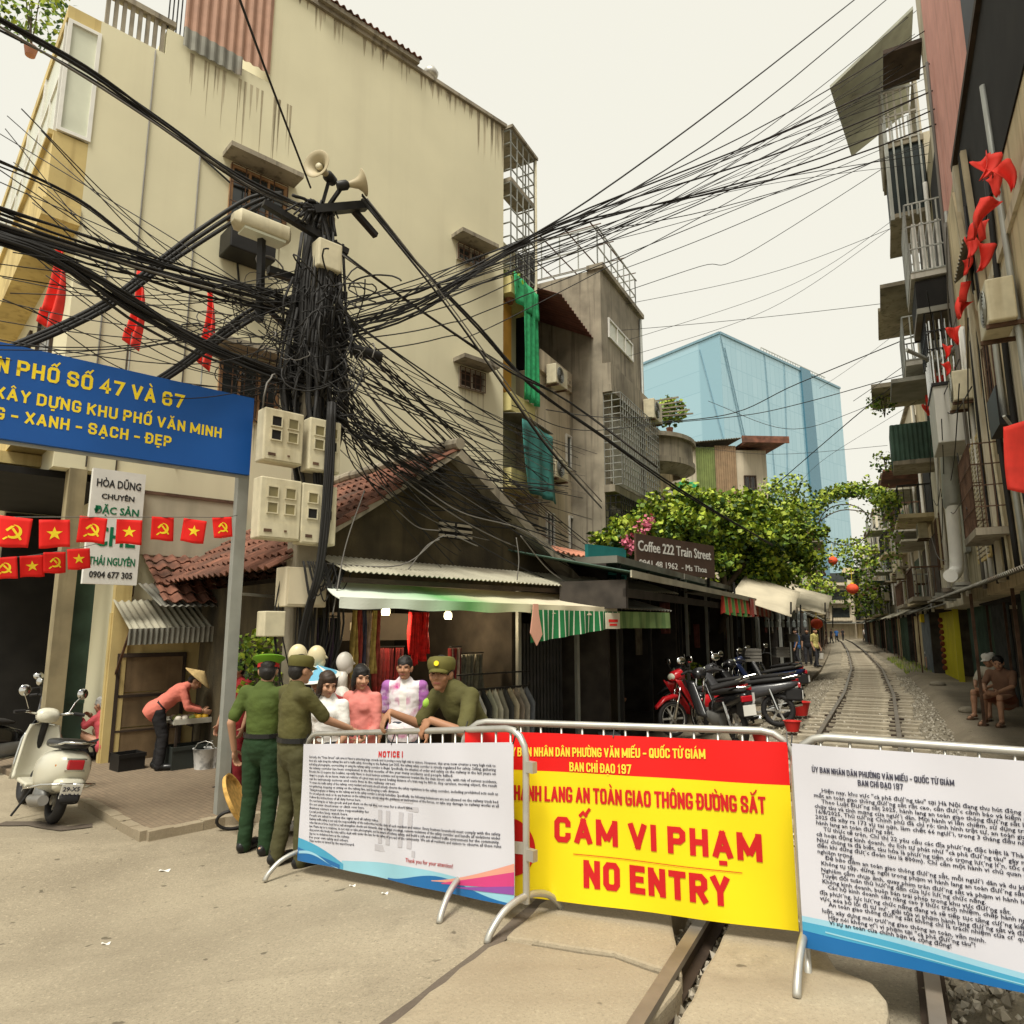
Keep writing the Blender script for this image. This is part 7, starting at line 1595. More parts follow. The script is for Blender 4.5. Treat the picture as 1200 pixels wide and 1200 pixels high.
    if trousers:
        prt = [('e', pel + sp * -.01, (.158 * k + .014, .114 * k + .016, .2 * k), TR)]
        for s in 'LR': prt += leg(s, .018, tlen, 1.05)
        fuse(prt, 'trousers', trousers, root, max(.008, voxel * 1.15), .006, len(label) % 41, smooth_it=14, cut=(pel + up_ * .075 * k, -up_))
    if shoes:
        for s in 'LR':
            a, f = g('an' + s), g('ft' + s); dv_ = (f - a); dv_.z = 0; dv_ = dv_.normalized(); sx = V3((-dv_.y, dv_.x, 0)); RM = Matrix((sx, dv_, V3((0, 0, 1)))).transposed()
            z = a.z - .08 * k
            if shoes[1] == 'shoe':
                fuse([('e', V3((a.x, a.y, z + .052)) + dv_ * .01, (.054, .088, .062), RM), ('e', V3((a.x, a.y, z + .045)) + dv_ * .11, (.054, .128, .046), RM), ('c', a + V3((0, 0, .025)), V3((a.x, a.y, z + .05)), .056, .054)], 'shoe', shoes[0], root, .008, smooth_it=2)
            else:
                m_ = MB(); c = V3((a.x, a.y, z)) + dv_ * .07
                m_.loft([(c + dv_ * t_ + V3((0, 0, .012)), sx * w_, V3((0, 0, .012))) for t_, w_ in ((-.13, .02), (-.11, .036), (0, .038), (.09, .045), (.12, .03))], 12, 3)
                m_.tube([c + dv_ * .05 + sx * (.045 * math.cos(a_)) + V3((0, 0, .015 + .05 * math.sin(a_))) for a_ in [math.pi * i / 8 for i in range(9)]], .014, 6)
                m_.build('sandal', shoes[0], root, smooth=True)
    if hairm is not False:
        hm = hairm or hairb; prt = [('e', hp(0, -.016, .050), (.085 * hs, .096 * hs, .088 * hs), HR), ('e', hp(0, -.052, .0), (.074 * hs, .060 * hs, .085 * hs), HR)]
        if hairlong: prt += [('e', hp(0, -.075, -.075), (.07 * hs, .045 * hs, .10 * hs), HR), ('e', hp(.072, -.01, -.01), (.022 * hs, .05 * hs, .095 * hs), HR), ('e', hp(-.072, -.01, -.01), (.022 * hs, .05 * hs, .095 * hs), HR)]
        if hairlong == 'bun': prt += [('e', hp(0, -.115, .045), (.045 * hs, .04 * hs, .045 * hs))]
        fuse(prt, 'hair', hm, root, .007, .008, 3, smooth_it=2)
    HM = Matrix.Translation(hc) @ HR.to_4x4() @ Matrix.Scale(hs, 4)
    if hat in ('whitecap', 'olive'):
        cm_ = mat('olive drab cloth', (.105, .095, .022), .85, var=.15, scale=8) if hat == 'olive' else whitep
        m_ = MB(); m_.lathe([(.094, .035), (.098, .05), (.102, .075), (.100, .10), (.085, .122), (.05, .130), (0, .131)], HM @ Matrix.Translation((0, -.012, 0)) @ Matrix.Scale(1.12, 4, (0, 1, 0)), 28)
        cpo = m_.build('cap', cm_, root, smooth=2)
        MB().grid(lambda u, v: tuple(HM @ V3(((u - .5) * .17 * (1 - .25 * v * v), .088 - .35 * (u - .5) ** 2 * (1 - v * .2) + .07 * v * (1 - 1.2 * (u - .5) ** 2), .048 - .022 * v - .09 * (u - .5) ** 2 * v))), 14, 6, .006).build('visor', cm_, cpo, smooth=True)
        if hat == 'olive': MB().tube([HM @ V3((0, .100, .080)), HM @ V3((0, .108, .081))], .018, 12).build('badge', gold, cpo)
    if hat == 'peaked':
        m_ = MB(); gm = mat('bright green cap cloth', (.12, .27, .012), .8, var=.1, scale=8)
        MT = HM @ Matrix.Translation((0, -.012, 0)) @ Matrix.Rotation(R(-10), 4, 'X')
        m_.lathe([(.092, .066), (.115, .092), (.145, .115), (.148, .124), (.13, .134), (.07, .142), (0, .145)], MT, 30)
        cpo = m_.build('cap', gm, root, smooth=2)
        MB().lathe([(.096, .030), (.097, .066), (.092, .068)], MT, 30).build('cap_band', mat('red cap band', (.42, .02, .015), .8), cpo, smooth=2)
        MB().grid(lambda u, v: tuple(MT @ V3(((u - .5) * .16, .086 - .33 * (u - .5) ** 2 + .055 * v, .030 - .025 * v))), 12, 4, .006).build('visor', leather, cpo, smooth=True)
    if hat == 'cone' or hat == 'bluecone':
        m_ = MB(); MT = HM @ Matrix.Translation((0, -.01, .045))
        rgs = [(.23 * (1 - i / 13), .115 * i / 13 * 1.15) for i in range(14)]
        m_.lathe([(r_, z_ + (.002 if i % 2 else 0)) for i, (r_, z_) in enumerate(rgs)], MT, 32); m_.lathe([(.225 * (1 - i / 6), .13 * i / 6 - .006) for i in range(7)], MT, 32)
        if hat == 'cone': m_.build('conical_hat', straw, root, smooth=True)
        else:
            m_.m = []
            wm = mat('white lacquer straw', (.66, .66, .60), .6, var=.1, scale=10); bm_ = mat('pale blue print', (.12, .36, .52), .6, var=.1)
            o = MB(); o.v = m_.v; o.f = m_.f; o.m = [1 if (sum(1 for i_ in f if .10 < (V3(m_.v[i_]) - V3(MT.translation)).length < .2) == 4 and (fi % 32) % 8 < 6) else 0 for fi, f in enumerate(m_.f)]
            o.build('conical_hat', [wm, bm_], root, smooth=True)
    return root, hp, g
def grd(px, py): p = gp(px, py); return p
def place(px, py): return tuple(gp(px, py))
olive_u = mat('olive uniform cloth', (.080, .074, .022), .85, var=.18, scale=5, bump=.25, bscale=60)
olive_t = mat('olive trouser cloth', (.062, .058, .022), .85, var=.18, scale=5, bump=.25, bscale=60)
green_u = mat('bright green uniform cloth', (.060, .088, .015), .85, var=.15, scale=5, bump=.25, bscale=60)
green_t = mat('deep green trouser cloth', (.012, .036, .011), .85, var=.15, scale=5, bump=.25, bscale=60)
shoe_b = (leather, 'shoe')
# officer in olive, seen from behind, hand resting on the barrier  (faces right / away)
p = gp(338, 1016)
FA = R(-48)     # facing: local +y turned towards the track
o1, _, g1 = person('officer in olive uniform and olive cap seen from behind, hand on the barrier rail', tuple(p), FA, 1.72,
    dict(hyaw=8, hpit=-6, elR=(.215, .17, 1.15), wrR=(.20, .40, 1.06), pnR=(0, -.2, -1), elL=(-.25, .02, 1.09), wrL=(-.17, .2, .95), hipL=(-.09, 0, .88), anL=(-.12, -.06, .08), anR=(.11, .05, .08), knR=(.10, .05, .48), ftL=(-.15, .11, .035), ftR=(.14, .21, .035)),
    olive_u, olive_t, shoe_b, .42, hat='olive', belly=1.12, tuck=True)
MB().loft([(V3((0, 0, 1.0)), V3((.184, 0, 0)), V3((0, .142, 0))), (V3((0, 0, 1.038)), V3((.182, 0, 0)), V3((0, .140, 0)))], 24, 2).build('belt', leather, o1)
# officer in bright green with a peaked cap, behind and left of him (arm hanging towards the camera)
p = gp(300, 1000)
o2, _, g2 = person('officer in bright green uniform and red banded peaked cap, left of the olive officer', tuple(p), R(-15), 1.72,
    dict(hyaw=28, hpit=-4, elL=(-.26, -.10, 1.10), wrL=(-.27, -.02, .86), elR=(.24, .08, 1.1), wrR=(.2, .28, 1.0), anL=(-.13, .0, .08), anR=(.10, -.03, .08)), green_u, green_t, shoe_b, .40, hat='peaked', belly=1.05, tuck=True)
MB().loft([(V3((0, 0, 1.0)), V3((.184, 0, 0)), V3((0, .138, 0))), (V3((0, 0, 1.038)), V3((.182, 0, 0)), V3((0, .136, 0)))], 24, 2).build('belt', leather, o2)
# officer leaning on the rail, facing the camera side
d1 = (B1R - B1L); u_ = d1.normalized(); nB = V3((-u_.y, u_.x, 0));  nB = nB if nB.y > 0 else -nB
base = B1L + d1 * .60 + nB * .42; base.z = zg(base.x, base.y)
fa3 = math.atan2(-nB.y, -nB.x) - math.pi / 2
o3, hp3, g3 = person('officer in olive uniform and cap leaning his forearms on the barrier rail', tuple(base), fa3, 1.66,
    dict(pel=(0, -.12, .90), nk=(.02, .12, 1.28), hd=(.05, .20, 1.385), hyaw=32, hpit=2, shL=(-.17, .11, 1.24), shR=(.20, .11, 1.22), elL=(-.28, .26, 1.02), wrL=(-.10, .40, 1.10), elR=(.29, .20, 1.02), wrR=(.36, .41, 1.115), pnR=(0, 0, -1), pnL=(.5, 0, -1), hdirL=(.5, .35, -.8), hdirR=(.1, .5, -.85),
         hipL=(-.09, -.12, .86), hipR=(.09, -.12, .86), knL=(-.11, -.02, .47), knR=(.11, .02, .47), anL=(-.11, -.1, .08), anR=(.12, .10, .08), ftL=(-.14, .07, .035), ftR=(.15, .27, .035)),
    olive_u, olive_t, (mat('dark red sandal', (.16, .015, .02), .5, var=.3), 'sandal'), .44, hat='olive', sk=skin2, belly=1.1, tuck=True)
MB().ell((.225, .17, 1.155), (.03, .045, .04)).build('shoulder_patch', mat('lime patch', (.25, .42, .05), .7), o3, smooth=True)
# women behind the barrier
def at_feet(px, Y): 
    x = (px - 600) / F * Y * CP; return (x, Y, zg(x, Y))
def spec(px, py_head, Y):     # standing point behind the barrier under a head seen at (px, py)
    q = at(px, py_head, Y); return (q.x, q.y, zg(q.x, q.y))
white_t = mat('white cotton', (.74, .72, .68), .85, var=.05, scale=6, bump=.2)
pink_s = mat('coral pink shirt', (.62, .205, .175), .85, var=.12, scale=6, bump=.25)
person('woman in a white T-shirt with tied back dark hair behind the notice banner', spec(384, 832, 6.75), R(168), 1.56, dict(hyaw=50, hpit=-18, wrR=(.13, .25, 1.02), elR=(.23, .07, 1.08), pnR=(0, 0, 1), wrL=(-.2, .22, .95), elL=(-.24, .02, 1.06)), white_t, mat('dark trousers', (.03, .03, .035), .8), shoe_b, .35, hairm=mat('dark brown hair', (.035, .02, .012), .55, var=.3, scale=30), hairlong='bun', female=True)
person('woman in a coral pink shirt with black hair turned to the left', spec(424, 826, 7.05), R(160), 1.60, dict(hyaw=52, hpit=-10, wrR=(.13, .22, .96), elR=(.23, .05, 1.08), wrL=(-.14, .2, .96), elL=(-.23, .03, 1.06)), pink_s, mat('dark trousers', (.03, .03, .035)), shoe_b, .8, hairlong=True, female=True)
tie = mat('tie dye cotton', (.72, .68, .70), .85, var=.06, blotch=1.0, stain=(.42, .04, .20), sscale=6)
tie2 = mat('purple dye cotton', (.34, .12, .36), .85, var=.2, scale=9, blotch=.8, stain=(.7, .62, .66), sscale=9)
person('person in a white and magenta tie dye T-shirt by the garment rack', spec(474, 815, 7.6), R(180), 1.66, dict(hyaw=-4, wrL=(-.25, .06, .84)), [tie, tie2, white_t], mat('blue grey trousers', (.05, .06, .08), .8), shoe_b, .42, sk=skin2, wear={'shirt': lambda c: 1 if abs(c.x) > .155 else (2 if abs(c.x) < .035 and c.z > 1.1 else 0)})
person('woman hidden under a pale blue and white conical hat behind the officers', spec(376, 800, 7.5), R(150), 1.56, dict(hpit=-16, hyaw=10), mat('patterned grey blouse', (.30, .29, .24), .85, var=.4, scale=16, blotch=.7, stain=(.05, .05, .05), sscale=9), mat('dark trousers', (.03, .03, .035)), shoe_b, .8, hat='bluecone', female=True)
# vendor in a conical hat bending over the fruit stand
pv_ = gp(188, 908); pv_.z = -.275
person('fruit vendor in a coral jacket and straw conical hat bending over the stall', tuple(pv_), R(-68), 1.58,
    dict(pel=(0, -.10, .87), nk=(0, .26, 1.17), hd=(0, .38, 1.24), hpit=-42, shL=(-.17, .22, 1.14), shR=(.17, .22, 1.14), elL=(-.22, .30, .88), wrL=(-.14, .48, .82), elR=(.22, .30, .88), wrR=(.13, .50, .82), hipL=(-.09, -.1, .83), hipR=(.09, -.1, .83), knL=(-.1, -.03, .45), knR=(.11, .0, .45), anL=(-.11, -.08, .08), anR=(.12, -.02, .08), ftL=(-.13, .09, .035), ftR=(.14, .15, .035)),
    mat('coral jacket', (.58, .165, .12), .85, var=.12, scale=6, bump=.3), mat('black trousers', (.014, .013, .014), .85), shoe_b, .92, hat='cone', female=True, hem=.05)
# grey haired woman squatting on a low stool
po = gp(119, 898); po.z = -.275
person('grey haired woman in a pink jacket sitting low behind the scooter', tuple(po), R(72), 1.50,
    dict(pel=(0, -.05, .30), nk=(0, .08, .74), hd=(0, .13, .875), hpit=-8, hyaw=10, shL=(-.16, .07, .69), shR=(.16, .07, .69), elL=(-.22, .22, .56), wrL=(-.12, .42, .68), elR=(.21, .24, .50), wrR=(.08, .36, .66), hipL=(-.09, 0, .28), hipR=(.09, 0, .28), knL=(-.15, .36, .44), knR=(.15, .36, .44), anL=(-.12, .22, .08), anR=(.12, .22, .08), ftL=(-.14, .37, .035), ftR=(.14, .37, .035)),
    mat('rose pink jacket', (.46, .07, .085), .85, var=.15, scale=6, bump=.3), mat('black trousers', (.014, .013, .014)), shoe_b, .92, hairm=hairg, female=True)
# two young people resting by the shack on the right, one further on
SIT = dict(pel=(0, -.1, .42), nk=(0, -.04, .88), hd=(0, .03, 1.01), shL=(-.18, -.03, .84), shR=(.18, -.03, .84), elL=(-.22, .12, .64), elR=(.22, .12, .64), wrL=(-.1, .32, .56), wrR=(.1, .34, .56), hipL=(-.09, -.05, .42), hipR=(.09, -.05, .42), knL=(-.12, .38, .46), knR=(.12, .38, .46), anL=(-.12, .40, .08), anR=(.12, .42, .08), ftL=(-.13, .56, .035), ftR=(.13, .58, .035))
san = (mat('brown sandal', (.12, .07, .04), .6), 'sandal')
def onR(x, y): q = RP(x, y, .05); return tuple(q)
person('seated youth in a white cap and pale khaki shirt beside the green shack', onR(1.55, .12), TA + R(55), 1.68, dict(SIT, hpit=-14, hyaw=-20), mat('pale khaki shirt', (.45, .42, .34), .85, var=.1), mat('tan shorts', (.30, .20, .13), .85), san, .42, tlen=.46, hat='whitecap', voxel=.009)
person('seated youth with bare legs and dark shirt, nearer of the pair by the green shack', onR(.75, .08), TA + R(60), 1.66, dict(SIT, hpit=-20, hyaw=15), mat('brown shirt', (.20, .11, .07), .85, var=.2), mat('rust shorts', (.28, .10, .05), .85), san, .42, tlen=.42, voxel=.009)
person('person in a white top sitting beyond the yellow sheet wall', onR(18.6, .15), TA + R(70), 1.62, dict(SIT, hpit=-10), white_t, mat('dark red shorts', (.20, .05, .04), .85), san, .5, tlen=.5, voxel=.011)
# man in the dark shop, and passers-by along the track
person('man in black sitting in the dark corner shop with folded forearms', cw(.9, 1.0, -.25), TA + R(190), 1.68, dict(SIT, wrL=(.02, .30, .62), wrR=(.14, .40, .58)), mat('black shirt', (.012, .012, .014), .85), mat('black trousers', (.014, .013, .014)), shoe_b, .4, sk=skin2, voxel=.010)
def walker(px, pyf, label, sh, tr, face, sk_=None, hat=None, hair=True, h=1.65, pose=None, vx=.013):
    p = gp(px, pyf); person(label, tuple(p), face, h, pose or dict(knR=(.1, .10, .49), anR=(.1, .12, .10), anL=(-.1, -.14, .09), ftR=(.1, .28, .06), ftL=(-.1, .02, .035)), sh, tr, shoe_b, .42, voxel=vx, hat=hat, sk=sk_)
walker(936, 782, 'man in a bright blue shirt standing between the shops and the track', mat('blue shirt', (.03, .11, .30), .85), mat('dark trousers', (.03, .03, .035)), TA)
walker(957, 782, 'vendor in a yellow green patterned blouse beside a white bucket near the track', mat('yellow green print', (.42, .36, .12), .85, var=.4, scale=16), mat('dark trousers', (.03, .03, .035)), TA + R(150), hat=None)
walker(1013, 751, 'person in a white shirt walking beside the far track on the right', white_t, mat('dark trousers', (.03, .03, .035)), TA + R(180), vx=.02)
for i, (px, py) in enumerate(((969, 755), (975, 754), (981, 753), (988, 751), (1024, 754))):
    walker(px, py, 'distant person in dark clothes standing %s' % ('at the far left of the group by the track', 'second from left in the far group by the track', 'third from left in the far group by the track', 'on the rails at the far bend', 'at the right hand houses far along the track')[i], mat(('black shirt', 'dark trousers', 'blue shirt', 'black shirt', 'brown shirt')[i], (.03, .03, .035)), mat('black trousers', (.014, .013, .014)), TA + R(40 * i), vx=.022)
walker(948, 779, 'person in dark clothes beside the blue shirted man', mat('black shirt', (.012, .012, .014)), mat('dark trousers', (.03, .03, .035)), TA + R(90))
# ================================================================ scooters and motorbikes (local x forward)
def wheel(par, x, r, w, y=0, name='wheel'):
    g = thing_part(name, par, (x, y, r))
    n = 28; mb = MB(); k = 10
    for i in range(n):
        a = 2 * math.pi * i / n
        for j in range(k):
            b = 2 * math.pi * j / k; q = r - w * .55 + w * .55 * math.cos(b); mb.v.append((q * math.cos(a), w * .5 * math.sin(b), q * math.sin(a)))
    for i in range(n):
        for j in range(k): mb.f.append((i * k + j, i * k + (j + 1) % k, ((i + 1) % n) * k + (j + 1) % k, ((i + 1) % n) * k + j)); mb.m.append(0)
    t = mb.build(name, rubber, par, smooth=True); t.location = (x, y, r)
    h = MB(); h.lathe([(r - w * 1.0, -.02), (r - w * .9, -.03), (r - w * .75, -.025), (r - w * .75, .025), (r - w * .9, .03), (r - w * 1.0, .02)], Matrix.Rotation(R(90), 4, 'X'), 24)
    for i in range(6): a = i * math.pi / 3; h.bar((0, 0, 0), ((r - w) * math.cos(a), 0, (r - w) * math.sin(a)), .03, .02, 0, Vector((0, 1, 0)))
    h.lathe([(0, -.05), (.05, -.05), (.05, .05), (0, .05)], Matrix.Rotation(R(90), 4, 'X'), 14); h.build('rim', steel, t, smooth=2)
    return t
def thing_part(*a): return None
cream_p = mat('cream scooter paint', (.60, .58, .47), .22, var=.03, scale=3, spec=.6)
redlens = mat('red tail lens', (.42, .012, .02), .15, var=.1, spec=.6)
amber = mat('amber lens', (.5, .2, .03), .2, var=0)
def scooter(label, loc, head, lean, col):
    t = thing('scooter', label, 'scooter', loc); t.rotation_euler = Euler((R(lean), 0, head), 'XYZ'); t.rotation_mode = 'ZYX' if 0 else 'XYZ'
    wheel(t, -.60, .235, .105); wheel(t, .66, .235, .095)
    Yv = lambda w: (0, w, 0)
    b = MB().loft([((-.93, 0, .60), Yv(.06), (0, 0, .05)), ((-.88, 0, .58), Yv(.15), (0, 0, .13)), ((-.75, 0, .54), Yv(.205), (0, 0, .20)), ((-.55, 0, .50), Yv(.225), (0, 0, .225)), ((-.35, 0, .48), Yv(.205), (0, 0, .22)), ((-.15, 0, .46), Yv(.165), (0, 0, .20)), ((-.02, 0, .42), Yv(.13), (0, 0, .14))], 28, 2.6).build('rear_body', col, t, smooth=True)
    MB().loft([((-.97, 0, .435), Yv(.10), (0, 0, .045)), ((-.88, 0, .42), Yv(.15), (0, 0, .07)), ((-.72, 0, .40), Yv(.12), (0, 0, .09))], 18, 3).build('rear_fender', col, t, smooth=True)
    MB().loft([((-.90, 0, .80), Yv(.05), (0, 0, .015)), ((-.82, 0, .80), Yv(.125), (0, 0, .045)), ((-.60, 0, .785), Yv(.150), (0, 0, .055)), ((-.36, 0, .765), Yv(.140), (0, 0, .055)), ((-.15, 0, .75), Yv(.11), (0, 0, .05)), ((-.04, 0, .735), Yv(.05), (0, 0, .02))], 22, 2.8).build('seat', mat('black vinyl', (.015, .015, .015), .45), t, smooth=True)
    MB().bx(-.02, .46, -.17, .17, .275, .315).build('floorboard', col, t, bevel=.015)
    # leg shield: one curved sheet
    MB().grid(lambda u, v: (.40 + .10 * v + .10 * (1 - (2 * u - 1) ** 2) - .12 * max(0, .15 - v), (u - .5) * (.46 - .10 * v - .20 * max(0, v - .75)), .30 + .58 * v), 20, 14, .03).build('leg_shield', col, t, smooth=True)
    MB().tube([(.405, -.235 + .0, .30), (.44, -.222, .5), (.48, -.20, .72), (.52, -.13, .87), (.56, 0, .90), (.52, .13, .87), (.48, .20, .72), (.44, .222, .5), (.405, .235, .30)], .012, 8).build('shield_trim', chrome, t, smooth=True)
    MB().loft([((.42, 0, .97), Yv(.10), (0, 0, .06)), ((.50, 0, .985), Yv(.125), (0, 0, .085)), ((.60, 0, .98), Yv(.10), (0, 0, .08)), ((.66, 0, .97), Yv(.06), (0, 0, .055))], 20, 2.4).build('headset', col, t, smooth=True)
    MB().lathe([(0, 0), (.055, .0), (.07, -.02), (.07, -.04)], Matrix.Translation((.675, 0, .97)) @ Matrix.Rotation(R(90), 4, 'Y'), 18).build('headlight', frost, t, smooth=True)
    MB().loft([((.58, 0, .40), Yv(.045), (0, 0, .03)), ((.66, 0, .46), Yv(.085), (0, 0, .05)), ((.78, 0, .42), Yv(.08), (0, 0, .07)), ((.88, 0, .33), Yv(.05), (0, 0, .06))], 18, 2.4).build('front_fender', col, t, smooth=True)
    MB().tube([(.60, 0, .26), (.56, 0, .6), (.50, 0, .95)], .035, 10).build('steering_column', blackm, t)
    for s in (-1, 1):
        MB().tube([(.50, .09 * s, .99), (.46, .22 * s, 1.02), (.42, .33 * s, 1.01)], .014, 8).build('handlebar', chrome, t, smooth=True)
        MB().tube([(.45, .25 * s, 1.022), (.41, .36 * s, 1.012)], .02, 10).build('grip', rubber, t)
        m_ = MB().tube([(.47, .20 * s, 1.02), (.50, .25 * s, 1.14), (.49, .28 * s, 1.19)], .007, 6).build('mirror_stalk', chrome, t)
        MB().lathe([(0, -.012), (.045, -.01), (.06, 0), (.055, .008), (0, .012)], Matrix.Translation((.47, .30 * s, 1.25)) @ Matrix.Rotation(R(-82), 4, 'Y') @ Matrix.Scale(1.1, 4, (1, 0, 0)), 20).build('mirror', [chrome], m_, smooth=True)
        MB().ell((-.845, .135 * s, .60), (.03, .028, .03)).build('indicator', amber, t, smooth=True)
        MB().tube([(-.02, .19 * s, .30), (-.25, .235 * s, .30), (-.6, .265 * s, .36), (-.86, .24 * s, .42), (-.97, .12 * s, .44), (-.99, 0, .44)], .011, 8).build('crash_bar', chrome, t, smooth=True)
    MB().bx(-.955, -.90, -.075, .075, .57, .665).build('tail_light', redlens, t, bevel=.012)
    MB().bx(-.945, -.915, -.09, .09, .555, .57).bx(-.945, -.915, -.09, .09, .665, .68).build('tail_trim', chrome, t)
    PM = Matrix.Translation((-1.0, 0, .43)) @ Matrix.Rotation(R(-14), 4, 'Y')
    pl = MB().bx(-.006, .002, -.095, .095, -.13, .01, 0, PM).build('number_plate', whitep, t)
    tm = MB(); PT = PM @ Matrix.Rotation(R(-90), 4, 'Z')
    put_text(tm, '29-X5', .062, -.08, -.055, -.008, .15, .02, fn=lambda v: tuple(PT @ Vector(v))); put_text(tm, '317.16', .062, -.085, -.122, -.008, .165, .02, fn=lambda v: tuple(PT @ Vector(v))); tm.build('lettering', ink, pl)
    MB().loft([((-.98, -.0, .36), Yv(.10), (0, 0, .02)), ((-.99, 0, .27), Yv(.085), (0, 0, .02))], 10, 3).build('mudguard', rubber, t, smooth=True)
    MB().tube([(-.30, .16, .2), (-.55, .19, .22), (-.85, .19, .27)], [.045, .062, .05], 14).build('exhaust', mat('dull exhaust', (.25, .24, .22), .45, metal=.6, var=.3), t, smooth=2)
    MB().ell((-.5, .13, .27), (.16, .07, .1)).build('engine_cover', mat('grey engine', (.20, .20, .19), .5, metal=.4, var=.3), t, smooth=True)
    MB().tube([(-.78, -.14, .80), (-.92, -.14, .83), (-.97, 0, .83), (-.92, .14, .83), (-.78, .14, .80), (-.5, .16, .76)], .012, 8).tube([(-.5, -.16, .76), (-.78, -.14, .80)], .012, 8).build('grab_rail', chrome, t, smooth=True)
    MB().tube([(-.1, .12, .28), (-.12, .2, .12), (-.14, .26, .01)], .012, 8).build('side_stand', blackm, t)
    return t
p = gp(92, 966); q_ = gp(46, 940)
scooter('white scooter leaning on its stand seen from behind with a red tail light', (p.x - .72, p.y + .42, zg(p.x, p.y) - .0), math.atan2(.50, -.52) , 8, cream_p)
def motorbike(label, loc, head, lean, col, group=None, basket=False, screen=True):
    t = thing('motorbike', label, 'motorbike', loc, 0, group); t.rotation_euler = Euler((R(lean), 0, head), 'XYZ')
    wheel(t, -.62, .28, .085); wheel(t, .62, .28, .075); Yv = lambda w: (0, w, 0)
    MB().loft([((-.98, 0, .74), Yv(.03), (0, 0, .03)), ((-.85, 0, .70), Yv(.10), (0, 0, .07)), ((-.6, 0, .64), Yv(.125), (0, 0, .10)), ((-.3, 0, .58), Yv(.115), (0, 0, .12)), ((-.05, 0, .50), Yv(.08), (0, 0, .13)), ((.12, 0, .46), Yv(.06), (0, 0, .10))], 20, 2.4).build('rear_body', col, t, smooth=True)
    MB().loft([((-.92, 0, .80), Yv(.05), (0, 0, .015)), ((-.7, 0, .79), Yv(.125), (0, 0, .045)), ((-.4, 0, .75), Yv(.13), (0, 0, .045)), ((-.1, 0, .70), Yv(.10), (0, 0, .04)), ((0, 0, .68), Yv(.04), (0, 0, .02))], 18, 2.8).build('seat', rubber, t, smooth=True)
    for s in (-1, 1):
        MB().grid(lambda u, v, s=s: (.12 + .34 * v + .16 * u, s * (.08 + .10 * math.sin(u * 2.2)), .32 + .52 * v + .04 * u), 8, 10, .02).build('leg_shield', col, t, smooth=True)
        MB().tube([(.44, .05 * s, .96), (.40, .2 * s, 1.0), (.34, .32 * s, .98)], .013, 8).build('handlebar', blackm, t); MB().tube([(.38, .23 * s, 1.0), (.33, .34 * s, .975)], .019, 8).build('grip', rubber, t)
        m_ = MB().tube([(.40, .18 * s, 1.0), (.42, .27 * s, 1.15)], .007, 6).build('mirror_stalk', blackm, t)
        MB().lathe([(0, -.014), (.05, -.01), (.06, 0), (.05, .01), (0, .012)], Matrix.Translation((.40, .29 * s, 1.18)) @ Matrix.Rotation(R(-80), 4, 'Y') @ Matrix.Scale(1.3, 4, (0, 1, 0)), 16).build('mirror', chrome, m_, smooth=True)
        MB().tube([(.64, .07 * s, .28), (.50, .07 * s, .62), (.42, .06 * s, .9)], .022, 8).build('fork', chrome, t, smooth=True)
        MB().tube([(-.62, .10 * s, .28), (-.5, .11 * s, .62)], .03, 10).build('shock', chrome, t)
    MB().loft([((.34, 0, .93), Yv(.06), (0, 0, .05)), ((.42, 0, .96), Yv(.12), (0, 0, .09)), ((.54, 0, .93), Yv(.10), (0, 0, .08)), ((.60, 0, .90), Yv(.05), (0, 0, .04))], 18, 2.4).build('headset', col, t, smooth=True)
    MB().ell((.565, 0, .92), (.05, .085, .06)).build('headlight', frost, t, smooth=True)
    MB().loft([((.42, 0, .60), Yv(.04), (0, 0, .03)), ((.58, 0, .62), Yv(.065), (0, 0, .04)), ((.76, 0, .58), Yv(.06), (0, 0, .04)), ((.92, 0, .46), Yv(.04), (0, 0, .03))], 14, 2.4).build('front_fender', col, t, smooth=True)
    MB().loft([((-.25, 0, .33), Yv(.09), (0, 0, .10)), ((-.05, 0, .32), Yv(.12), (0, 0, .12)), ((.18, 0, .34), Yv(.09), (0, 0, .09))], 14, 3).build('engine', mat('grey engine', (.20, .20, .19), .5, metal=.4), t, smooth=2)
    MB().tube([(.1, -.12, .25), (-.3, -.15, .22), (-.5, -.17, .3), (-1.0, -.18, .42)], [.02, .025, .05, .055], 12).build('exhaust', chrome, t, smooth=True)
    MB().bx(-1.0, -.955, -.08, .08, .66, .74).build('tail_light', redlens, t, bevel=.01); MB().bx(-1.03, -1.02, -.09, .09, .48, .62).build('number_plate', whitep, t)
    MB().bx(-1.02, -.75, -.06, .06, .44, .66).build('rear_fender', rubber, t, bevel=.03)
    MB().tube([(-.72, -.11, .80), (-.95, -.10, .86), (-1.0, 0, .86), (-.95, .10, .86), (-.72, .11, .80)], .012, 8).build('grab_rail', chrome, t)
    return t
mred = mat('red motorbike paint', (.50, .012, .018), .25, var=.05, spec=.6); mblk = mat('black motorbike paint', (.012, .012, .013), .2, var=.1, spec=.6); mgry = mat('dark grey motorbike paint', (.06, .06, .065), .25, var=.1, spec=.6); mblu = mat('dark blue motorbike paint', (.012, .02, .06), .25, var=.1, spec=.6)
p = gp(822, 862); motorbike('red and white motorbike parked just behind the yellow banner', (p.x + .1, p.y + .1, p.z), TA + R(142), 6, mred)
